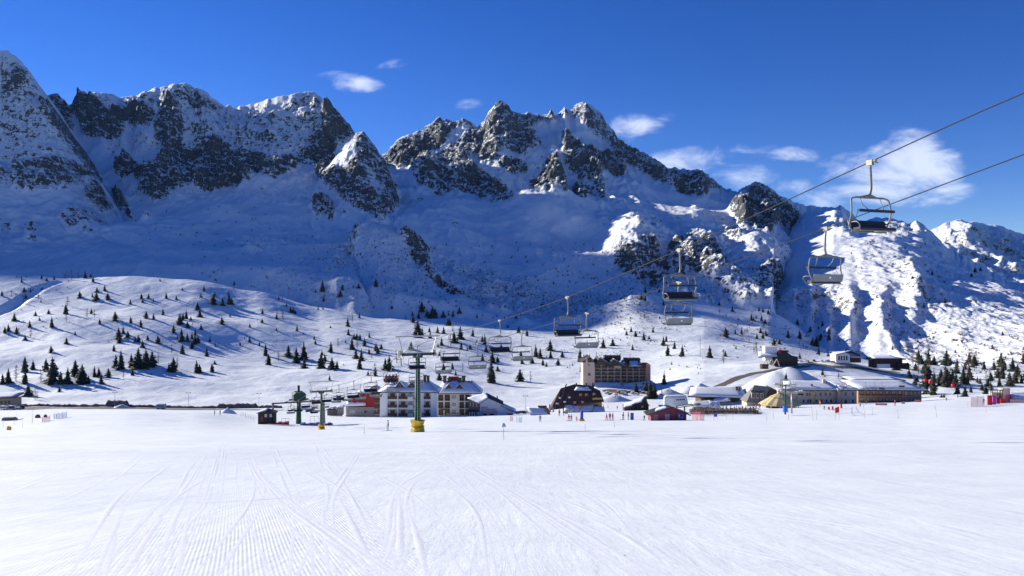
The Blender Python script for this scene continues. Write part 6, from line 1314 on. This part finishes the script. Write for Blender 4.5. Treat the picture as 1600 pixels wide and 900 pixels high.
# bar terrace chairs, ski racks: stored lift chairs and fence between terminal and straw bar
for i, (u, v) in enumerate([(1088,648),(1112,650),(1158,647),(1174,648)]):
    p = on_ground(u, v, 150); r = empty('ski_rack', p+Vector((0, 2, 0)), .1*i, f'wooden ski rack with skis left of the straw bar, {ordn[i]} from the left', 'ski rack', 'ski racks before the village')
    MB().box(-1,1,-.05,.05,.9,1.0).build('rail', brown_w, r)
    for s in (-1, 1): MB().tube([(s*.95,-.3,0),(s*.95,0,1.0),(s*.95,.3,0)], .05, 4).build('rack_leg', brown_w, r)
    rg = random.Random(i)
    for j in range(4):
        x = -.8+j*.5; q = MB().box(x-.04,x+.04,-.12,-.07,0,1.6+rg.uniform(0,.3)).build('ski', CL[rg.choice(['dark','grey','pale','brown','navy','green'])], r)
for i in range(22):
    rg = random.Random(400+i); u = 1083+i*4.9+rg.uniform(-1.5, 1.5); Y = 224+rg.uniform(-3, 4); x = (u-UC)/FPX*Y
    place_chair(Vector((x, Y, (VC-648)/FPX*Y+2.55)), rg.uniform(-.6, .6), f'spare lift chair stored right of the plum hut, {ordn[i] if i < 20 else "second last" if i == 20 else "last"} from the left', 'stored lift chairs', 0, .72)
# clutter fence terrace
B = Bld('sun_terrace', 1082, 645, 232, 0.0, 'brown boarded sun terrace with railings in front of the long low house', 'terrace')
B.box('deck', brown_w, 0, 104, 2, 22, -3, 2.5)
for j in range(22): B.box('railing_post', brown_w, j*4.9, j*4.9+.6, 1.2, 1.9, -1, 6.5)
B.box('handrail', brown_w, -.5, 104, 1.1, 2.0, 6.6, 7.2)
for j in range(12):
    B.box('parasol_pole', steel, 4+j*8.4, 4.5+j*8.4, 9, 9.5, 2.6, 11); 
for j in range(14):
    B.box('terrace_table', CL['brown' if j % 2 else 'dark'], 3+j*7.2, 7+j*7.2, 4, 8, 5, 5.6)
for i in range(16):
    rg = random.Random(200+i); u = 1086+i*6.2+rg.uniform(-2, 2); Y = 235+rg.uniform(0, 4); p = Vector(((u-UC)*Y/FPX, Y, (VC-642.3)/FPX*Y-.05)); c = rg.choice(['dark','maroon','navy','grey','brown','red','pale'])
    person(p, rg.uniform(0, 6), 'stand', c, 'dark', rg.choice(['dark','grey','red','pale']), f'{c}-clothed guest on the sun terrace, {ordn[i]} from the left', False, .95, 'guests on the sun terrace')

# ------------------------------------------------------------------ vehicles
def make_car(kind='car'):
    r = empty('parked_car', (0,0,0)); L, W, H = (4.3, 1.75, 1.45) if kind == 'car' else (5.2, 1.95, 2.3)
    if kind == 'car':
        prof = [(-2.15,.35),(-2.1,.75),(-1.25,.92),(-.75,1.40),(1.05,1.42),(1.75,.95),(2.12,.88),(2.15,.35)]; gp = [(-1.08,.95),(-.68,1.33),(.98,1.35),(1.5,.95)]
    else:
        prof = [(-2.6,.35),(-2.55,1.0),(-2.1,1.25),(-1.6,2.2),(2.55,2.25),(2.6,.35)]; gp = [(-1.9,1.3),(-1.5,2.05),(2.3,2.05),(2.3,1.3)]
    MB().prism(prof, -W/2, W/2).build('body', CL['dark'], r)
    MB().prism(gp, -W/2-.02, W/2+.02).build('window', glass, r)
    for x in (-L*.31, L*.31):
        for y in (-W/2+.05, W/2-.05): w = MB().tube([(x,y-.1,.33),(x,y+.1,.33)], .33, 10); w.build('wheel', rubber, r)
    MB().box(-.9,1.1,-W/2+.1,W/2-.1,prof[3][1]+.01,prof[3][1]+.14).build('roof_snow', snow_m, r)
    return r
car0 = make_car(); van0 = make_car('van'); first = {id(car0): True, id(van0): True}
carpaint = {n: M('paint_'+n, c, .3, .2, .05, 1, .5) for n, c in {'silver': (.38,.39,.41), 'white': (.62,.62,.62), 'black': (.02,.02,.025), 'red': (.35,.03,.03), 'blue': (.05,.09,.28), 'grey': (.14,.145,.15), 'green': (.04,.10,.07)}.items()}
def car(src, u, v, Y, rz, paint, lab, group):
    x = (u-UC)/FPX*Y; z = gz(x, Y); o = src if first[id(src)] else dup(src); first[id(src)] = False
    o.location = (x, Y, z); o.rotation_euler = (0, 0, rz); tag(o, lab, 'van' if src is van0 else 'car', group)
    for ch in o.children:
        if ch.name.startswith('body'):
            ch.material_slots[0].link = 'OBJECT'; ch.material_slots[0].material = carpaint[paint]
cols = ['silver','black','white','red','grey','blue','black','silver','white','green','grey','red','blue','silver','black','white']
for i in range(12):
    c = cols[i]; car(car0, 949+i*5.6, 0, 490-(i % 3)*6, random.Random(i).uniform(-.5, .5)+(.9 if i % 2 else 0), c, f'{c} car parked below the pink hotel, {ordn[i]} from the left', 'cars parked below the pink hotel')
for i in range(11):
    c = cols[(i*5+2) % 16]; car(car0, 797+i*5.8, 0, 352+(i % 2)*9, random.Random(i+50).uniform(-.4, .4)+(1.2 if i % 3 else 0), c, f'{c} car parked behind the restaurant, {ordn[i]} from the left', 'cars parked behind the restaurant')
for i, (u, Y, c, s) in enumerate([(4,402,'white',van0),(16,405,'silver',van0),(30,428,'blue',van0),(27,404,'grey',car0),(1250,560,'white',car0),(1262,556,'silver',car0),(1272,556,'black',car0),(1284,552,'white',car0),(1293,552,'grey',car0),(1300,548,'red',car0)]):
    where = 'parked beside the roadside building at the left edge' if u < 100 else 'parked on the road left of the white villa'
    car(s, u, 0, Y, .2*i, c, f'{c} {"van" if s is van0 else "car"} {where}, {ordn[i if i < 4 else i-4]} from the left', 'vehicles by the left building' if u < 100 else 'cars on the road by the villa')
# coach on the road
Y = 432; x = (252-UC)/FPX*Y; r = empty('coach', (x, Y, gz(x, Y)), 0, 'pale blue coach driving along the valley road on the left', 'coach')
MB().prism([(-2.3,.4),(2.2,.4),(2.3,2.9),(2.0,3.1),(-2.1,3.1),(-2.35,2.6)], -1.2, 1.2).build('body', M('coach_paint', (.33,.42,.55), .35), r); MB().box(-1.9,1.9,-1.23,1.23,1.7,2.6).build('window', glass, r); MB().box(-2.37,-2.3,-1.1,1.1,1.5,2.6).build('windscreen', glass, r)
for xx in (-1.4, 1.4): MB().tube([(xx,-1.22,.45),(xx,1.22,.45)], .45, 10).build('wheel', rubber, r)
# objects on the snow at the left edge
p = on_ground(15, 657, 120); k = p.y/FPX; r = empty('covered_sledge', p, .05, 'long low brown covered sledge lying on the snow at the left', 'sledge'); MB().prism([(-11*k,0),(10*k,0),(11*k,3*k),(7*k,5*k),(-9*k,4.8*k)], -.6, .6).build('cover', M('khaki_cover', (.20,.17,.12), .9), r); MB().tube([(11*k,0,1*k),(17*k,0,1.5*k),(20*k,0,3*k)], .1, 5).build('drawbar', CL['dark'], r)
for i, (u, v, w, h) in enumerate([(59,653,9,5.5),(71,652,6,4.5)]):
    p = on_ground(u, v, 120); k = p.y/FPX; vs = MB().lathe([(w*.5*k,-.2),(w*.48*k,h*.5*k),(w*.3*k,h*.9*k),(w*.1*k,h*k)], 9); o = vs.build('covered_machine', M('maroon_tarp', (.26,.05,.07), .8, 0, .3, 3, .3, .1), None, True, p); o.scale = (1, .6, 1); tag(o, ('larger' if i == 0 else 'smaller')+' maroon tarpaulin-covered heap on the snow near the left edge', 'tarpaulin heap')
p = on_ground(14, 672, 60); k = p.y/FPX; mb = MB().prism([(-3*k,0),(2.5*k,0),(3*k,5*k),(-2*k,5.8*k)], -.2, .25); mb.tube([(0,0,5*k),(0,0,6.4*k)], .06, 5); tag(mb.build('yellow_pad', yellow_p, None, False, p), 'yellow crash pad on the snow at the left edge', 'crash pad')
# ploughed heaps by the station and along the village
def snow_heap(u, v, w, h, lab, seed):
    p = on_ground(u, v, 150); k = p.y/FPX; rg = random.Random(seed); mb = MB(); rs = []
    n = 14
    for zf, rf in ((-.3,1.1),(.0,1.0),(.35,.78),(.7,.45),(1,.12)): rs.append([(w/2*k*rf*(1+rg.uniform(-.15,.15))*math.cos(2*math.pi*i/n), w/3*k*rf*(1+rg.uniform(-.15,.15))*math.sin(2*math.pi*i/n), h*k*zf*(1+rg.uniform(-.15,.15))) for i in range(n)])
    vs = [q for r_ in rs for q in r_]; fs = [(j*n+i, j*n+(i+1) % n, (j+1)*n+(i+1) % n, (j+1)*n+i) for j in range(4) for i in range(n)]+[tuple(range(4*n, 5*n))]
    o = mb.add(vs, fs).build('snow_heap', M('ploughed_snow', (.74,.75,.78), .7, 0, .05, 1.5, .2, .25), None, True, p); tag(o, lab, 'snow heap')
for i, (u, v, w, h, lab) in enumerate([(355,646,26,8,'pointed heap of ploughed snow left of the dark lift hut'), (520,650,30,6,'rough heap of ploughed snow left of the red house'), (545,650,24,4,'low rough snow heap in front of the red house'), (960,627,60,9,'broad blue-shaded snow bank below the parked cars'), (1045,618,50,10,'snow bank left of the long low house'), (1080,612,40,8,'ploughed snow bank beside the foot of the mountain road'), (1095,604,20,5,'small bright heap of snow at the road bend'), (470,640,40,4,'low snow bank behind the smaller pylon'), (190,637,26,4.5,'dark-edged heap of snow below the leftmost lamp post')]): snow_heap(u, v, w, h, lab, i)

mb = MB(); vs = []; rg = random.Random(5); us_ = np.linspace(-60, 440, 150)
for u in us_:
    Y = 449; x = (u-UC)/FPX*Y; z = gz(x, Y); h = 1.0+.8*rg.random()+(2.2 if 165 < u < 200 else 0)+(1.2 if 340 < u < 400 else 0)
    vs += [(x, Y-2.2, gz(x, Y-2.2)-.5), (x+rg.uniform(-.4,.4), Y-1.0, z+h*.7), (x, Y+.2, z+h), (x, Y+2.2, z-.4)]
mb.add(vs, [(4*i+j, 4*i+j+1, 4*i+j+5, 4*i+j+4) for i in range(len(us_)-1) for j in range(3)])
tag(mb.build('road_bank', M('dirty_snow_bank', (.17,.14,.13), .9, 0, .5, .9, .1, .3), None, True), 'dark dirty bank of ploughed snow along the valley road on the left', 'snow bank')
# ------------------------------------------------------------------ second lift at the right and the far pylons
def small_tower(u, v, h, Y, lab, m, pad, spread, crz_=0, wpx=2.2):
    x = (u-UC)/FPX*Y; z = (VC-v)/FPX*Y; k = Y/FPX; r = empty('lift_pylon', (x, Y, z), crz_, lab, 'pylon')
    MB().tube([(0,0,-1),(0,0,h*k)], [wpx*k*.62, wpx*k*.42], 9).build('column', m, r, True); MB().box(-spread*k,spread*k,-.2,.2,h*k-.3,h*k+.1).build('crossarm', m, r)
    for s in (-1, 1):
        mb = MB()
        for j in range(6): mb.tube([(s*spread*k+(j-2.5)*.55-.02, -.35, h*k+.2+(j-2.5)*.1*s), (s*spread*k+(j-2.5)*.55-.02, .35, h*k+.2+(j-2.5)*.1*s)], .26, 8)
        mb.box(s*spread*k-1.7, s*spread*k+1.7, -.1, .1, h*k, h*k+.25); mb.build('sheave_train', steel, r)
        MB().tube([(s*spread*k,0,h*k),(s*spread*k*.9,0,h*k+1.6)], .09, 5).build('lifting_post', steel, r)
    MB().box(-spread*k,spread*k,-.06,.06,h*k+1.5,h*k+1.65).build('lifting_beam', steel, r)
    if pad: MB().lathe([(4*k,-.3),(4*k,0),(4.1*k,7.5*k)], 8).build('base_padding', blue_p, r)
    return r
small_tower(1227, 642, 40, 215, 'green pylon with bright blue padded foot in front of the straw bar', green_p, True, 8)
small_tower(1237, 641, 28, 225, 'grey steel pylon just right of the blue-footed green pylon', steel, False, 9)
small_tower(1318, 636, 32, 300, 'slender green pylon before the beige residence', green_dk, False, 6, .5, 1.4)
RR = [(1227,600,215),(1318,602,300),(1440,590,280),(1552,600,262)]
def px3(u, v, Y): return Vector(((u-UC)/FPX*Y, Y, (VC-v)/FPX*Y))
def rope(pts, lab, r=.03):
    P_ = [px3(*q) for q in pts]; out = []
    for a, b_ in zip(P_[:-1], P_[1:]):
        for i in range(8): t = i/8; q = a.lerp(b_, t); q.z -= (a-b_).length*.02*4*t*(1-t); out.append(q)
    out.append(P_[-1]); tag(MB().tube(out, r, 5).build('haul_rope', rope_m, None, True), lab, 'rope')
rope([(1218,602,215),(1316,602,300),(1550,592,262)], 'rope of the second chairlift in front of the residences, upper strand')
rope([(1236,603,215),(1322,605,300),(1552,596,262)], 'rope of the second chairlift in front of the residences, lower strand')
for i, (u, v, Y) in enumerate([(1243,603,240),(1272,604,262),(1297,602,282),(1352,598,292),(1366,597,288),(1378,597,286),(1409,593,282),(1250,604,246)]):
    place_chair(px3(u, v, Y), .5+.4*i, f'small distant chair of the second lift before the residences, {ordn[sorted([1243,1272,1297,1352,1366,1378,1409,1250]).index(u)]} from the left', 'chairs of the second lift', 0, .85)
for i, (u, v, h, tp, lab) in enumerate([(658,318,18,0,'thin dark mast on the shaded snowfield below the pyramid spur'), (640,317,15,0,'slanting thin mast left of the snowfield pylons'), (657,318,8,1,'lift pylon high on the shaded snowfield, upper one'), (711,356,8,1,'lift pylon on the shaded snowfield, lower one'), (755,356,14,0,'thin mast right of the lower snowfield pylon'), (700,315,12,0,'thin mast on the shaded snowfield near the main cliffs'), (1094,558,32,0,'tall thin mast on the slope above the mountain road'), (1178,553,26,0,'lattice mast left of the upper lift station'), (1181,553,24,0,'second lattice mast beside the upper lift station'), (959,456,30,0,'thin mast on the shrubby slope left of the knoll'), (604,240,6,0,'tiny mast on the saddle between the mountains')]):
    p = land_hit(u, v); k = p.y/FPX; r = empty('mast' if not tp else 'lift_pylon', p, 0, lab, 'mast' if not tp else 'pylon'); w = max(.3, .32*k)
    MB().tube([(0,0,-2),(0,0,h*k)], w*.5, 5).build('post', green_dk, r)
    if tp: MB().box(-4*k,4*k,-.4,.4,h*k-.5,h*k+.6).build('crossarm', green_dk, r); MB().box(-4.4*k,-3*k,-.6,.6,h*k-2.5,h*k).build('sheave_train', green_dk, r); MB().box(3*k,4.4*k,-.6,.6,h*k-2.5,h*k).build('sheave_train', green_dk, r)
for i, (u, v, w) in enumerate([(1446,594,4),(1454,597,4.5),(1489,602,4)]):
    p = px3(u, v, 300); k = .25; mb = MB().prismx([(-.5,-.4),(.4,-.5),(.5,.4),(-.3,.6)], -w*k*.5, w*k*.5); mb.tube([(0,0,.5),(0,0,1.6)], .05, 4)
    tag(mb.build('lift_cover', red_c, None, False, p+Vector((0, 0, 0))), f'red covered lift seat hanging before the wood, {ordn[i]} from the left', 'lift seat', 'red lift seats before the wood')
rope([(1410,590,300),(1446,590,300),(1489,598,300),(1552,604,264)], 'rope carrying the red lift seats before the wood')

# ------------------------------------------------------------------ ski tracks: low berms of pushed-up snow lying on the piste
track_m = M('packed_snow', (.79,.80,.835), .6, 0, .03, 3, .25, .02)
def track(pts, w, h, lab, pair=0, wob=.0, collect=None):
    g = []
    for (u, v) in pts:
        g.append(on_ground(u, v, 6) if v < 700 else None)
    P_ = []
    for (u, v), q in zip(pts, g):
        if q is None:
            Ys = np.linspace(3, 90, 1500); xs = (u-UC)/FPX*Ys; zz = ground_z(xs, Ys); hit = np.nonzero(zz >= (VC-v)/FPX*Ys)[0]; i_ = hit[0] if len(hit) else -1; q = Vector((xs[i_], Ys[i_], zz[i_]))
        P_.append(q)
    C_ = curve(P_, 8); fine = []
    for a, b_ in zip(C_[:-1], C_[1:]):
        n = max(1, int((a-b_).length/.5)); fine += [a.lerp(b_, i/n) for i in range(n)]
    fine.append(C_[-1]); rg = random.Random(int(pts[0][0]+pts[0][1])); arr = np.array([[q.x, q.y] for q in fine]); zz = ground_z(arr[:, 0], arr[:, 1])
    mb = MB()
    for off in ([-pair*.5, -pair*.2, pair*.25, pair*.5] if pair > .3 else [-pair/2, pair/2] if pair else [0]):
        vs = []; n = len(fine)
        for i, q in enumerate(fine):
            d = (fine[min(i+1, n-1)]-fine[max(i-1, 0)]); d.z = 0; d.normalize(); s_ = Vector((d.y, -d.x, 0)); o_ = off+wob*math.sin(i*.35)
            env = max(0, min(1, .6+1.3*math.sin(i*.061+off*5+pts[0][0])*math.sin(i*.017+off*11+1))); lat = abs(d.x); hh_ = (.07+w*.5)*(.075+.06*lat)*env*(.55+.45*math.sin(i*.23+off*9)+rg.uniform(-.25, .25))*min(1, i/(n*.12+1), (n-1-i)/(n*.3+1)); ww = (.07+w*.5)*rg.uniform(.8, 1.2); c = Vector((q.x, q.y, zz[i]+.0008+.0001*q.y))+s_*o_
            for f_, dz in ((-1, -.004), (-.35, hh_*.8), (.1, hh_), (1, -.004)):
                w_ = c+s_*(ww*f_); ok, hit, _n, _i = ground.ray_cast(Vector((w_.x, w_.y, w_.z+2)), Vector((0, 0, -1))); vs.append(Vector((w_.x, w_.y, (hit.z if ok else w_.z)+dz)))
        mb.add(vs, [(4*i+j, 4*i+j+1, 4*i+j+5, 4*i+j+4) for i in range(n-1) for j in range(3)])
    if collect is not None: collect.add(mb.v, mb.f); return
    o = mb.build('ski_track', track_m, None, True); tag(o, lab, 'ski track', kind='stuff'); return o
TR = [([(600,905),(625,840),(622,790),(628,768),(640,752),(665,740),(690,722),(740,706)], .07, .035, .35), ([(652,905),(640,850),(636,800),(634,768)], .06, .03, .30), ([(668,905),(655,850),(640,800)], .05, .025, .0), ([(608,905),(640,862),(668,846),(692,830)], .05, .04, .0),
      ([(1085,905),(1040,870),(990,838),(940,812),(880,785),(800,768),(700,758)], .07, .03, .28), ([(1010,905),(970,860),(930,835),(880,800)], .06, .02, .0), ([(610,905),(520,840),(450,790),(400,740),(388,705)], .06, .022, .32), ([(560,905),(500,850),(420,780),(392,720)], .07, .025, .3),
      ([(170,905),(230,820),(290,750),(320,705)], .05, .018, .28), ([(260,905),(280,820),(310,750),(328,705)], .05, .016, .25), ([(0,812),(100,785),(180,745),(225,708)], .05, .018, .3), ([(0,772),(70,748),(130,718)], .05, .016, .3),
      ([(425,905),(385,800),(368,750),(370,712)], .05, .025, .0), ([(0,730),(200,718),(420,705)], .05, .015, .0), ([(370,793),(520,770),(640,745),(760,735)], .04, .02, .0), ([(530,740),(680,735),(800,730)], .04, .02, .0),
      ([(1600,862),(1300,820),(1080,790),(900,750),(820,735)], .06, .02, .25), ([(1600,775),(1350,755),(1100,745),(900,725)], .06, .02, .2), ([(1400,905),(1200,870),(1000,820)], .05, .02, .2), ([(1600,885),(1380,850),(1200,825),(1050,800)], .05, .02, .2), ([(460,700),(520,722),(600,738)], .05, .02, .4)]
for i, (pts, w, h, pr) in enumerate(TR): track(pts, w, h, 'ski and groomer tracks pressed into the white foreground piste' if i else 'wavy double ski track crossing the middle foreground', pr)
# the many fainter criss-crossing traces, too many to count: one object
mass = MB(); rg_ = random.Random(9)
for i in range(20):
    u0 = rg_.uniform(250, 760); u1 = (u0-420)*rg_.uniform(1.5, 2.6)+420+rg_.uniform(-120, 120); m_ = (u0+u1)/2+rg_.uniform(-60, 60)
    track([(u0, rg_.uniform(684, 742)), (m_, rg_.uniform(760, 800)), (u1, 905)], rg_.uniform(.03, .07), .02, '', rg_.choice([0, 0, .18, .28, .4]), 0, mass)
for i in range(24):
    v0 = rg_.uniform(705, 790); u0 = rg_.uniform(640, 1150); u1 = min(1640, u0+rg_.uniform(350, 800)); v1 = v0+rg_.uniform(10, 95)
    track([(u0, v0), ((u0+u1)/2, (v0+v1)/2-rg_.uniform(2, 12)), (u1, v1)], rg_.uniform(.03, .07), .02, '', rg_.choice([0, 0, .18, .25, .35]), 0, mass)
for i in range(10):
    v0 = rg_.uniform(705, 800); u0 = rg_.uniform(0, 300)
    track([(u0, v0), (u0+200, v0-rg_.uniform(5, 25)), (u0+rg_.uniform(300, 500), v0-rg_.uniform(10, 40) if v0 > 745 else v0-4)], rg_.uniform(.03, .06), .02, '', rg_.choice([0, .2]), 0, mass)
tag(mass.build('ski_traces', track_m, None, True), 'faint criss-crossing ski traces on the white foreground piste', 'ski tracks', kind='stuff')
# ------------------------------------------------------------------ thin mountain air between the camera and the range
hm = bpy.data.materials.new('mountain_air'); nt, N_, L_ = nodes(hm)
pv = N_.new('ShaderNodeVolumePrincipled'); ou = N_.new('ShaderNodeOutputMaterial'); L_.new(pv.outputs[0], ou.inputs['Volume'])
pv.inputs['Color'].default_value = (.30, .58, 1.0, 1); pv.inputs['Density'].default_value = 0.9e-5; pv.inputs['Anisotropy'].default_value = .2
hz = MB().box(-9500, 7500, -700, 6500, -420, 1500).build('haze', hm); hz['kind'] = 'stuff'; hz['label'] = 'thin blue mountain air'
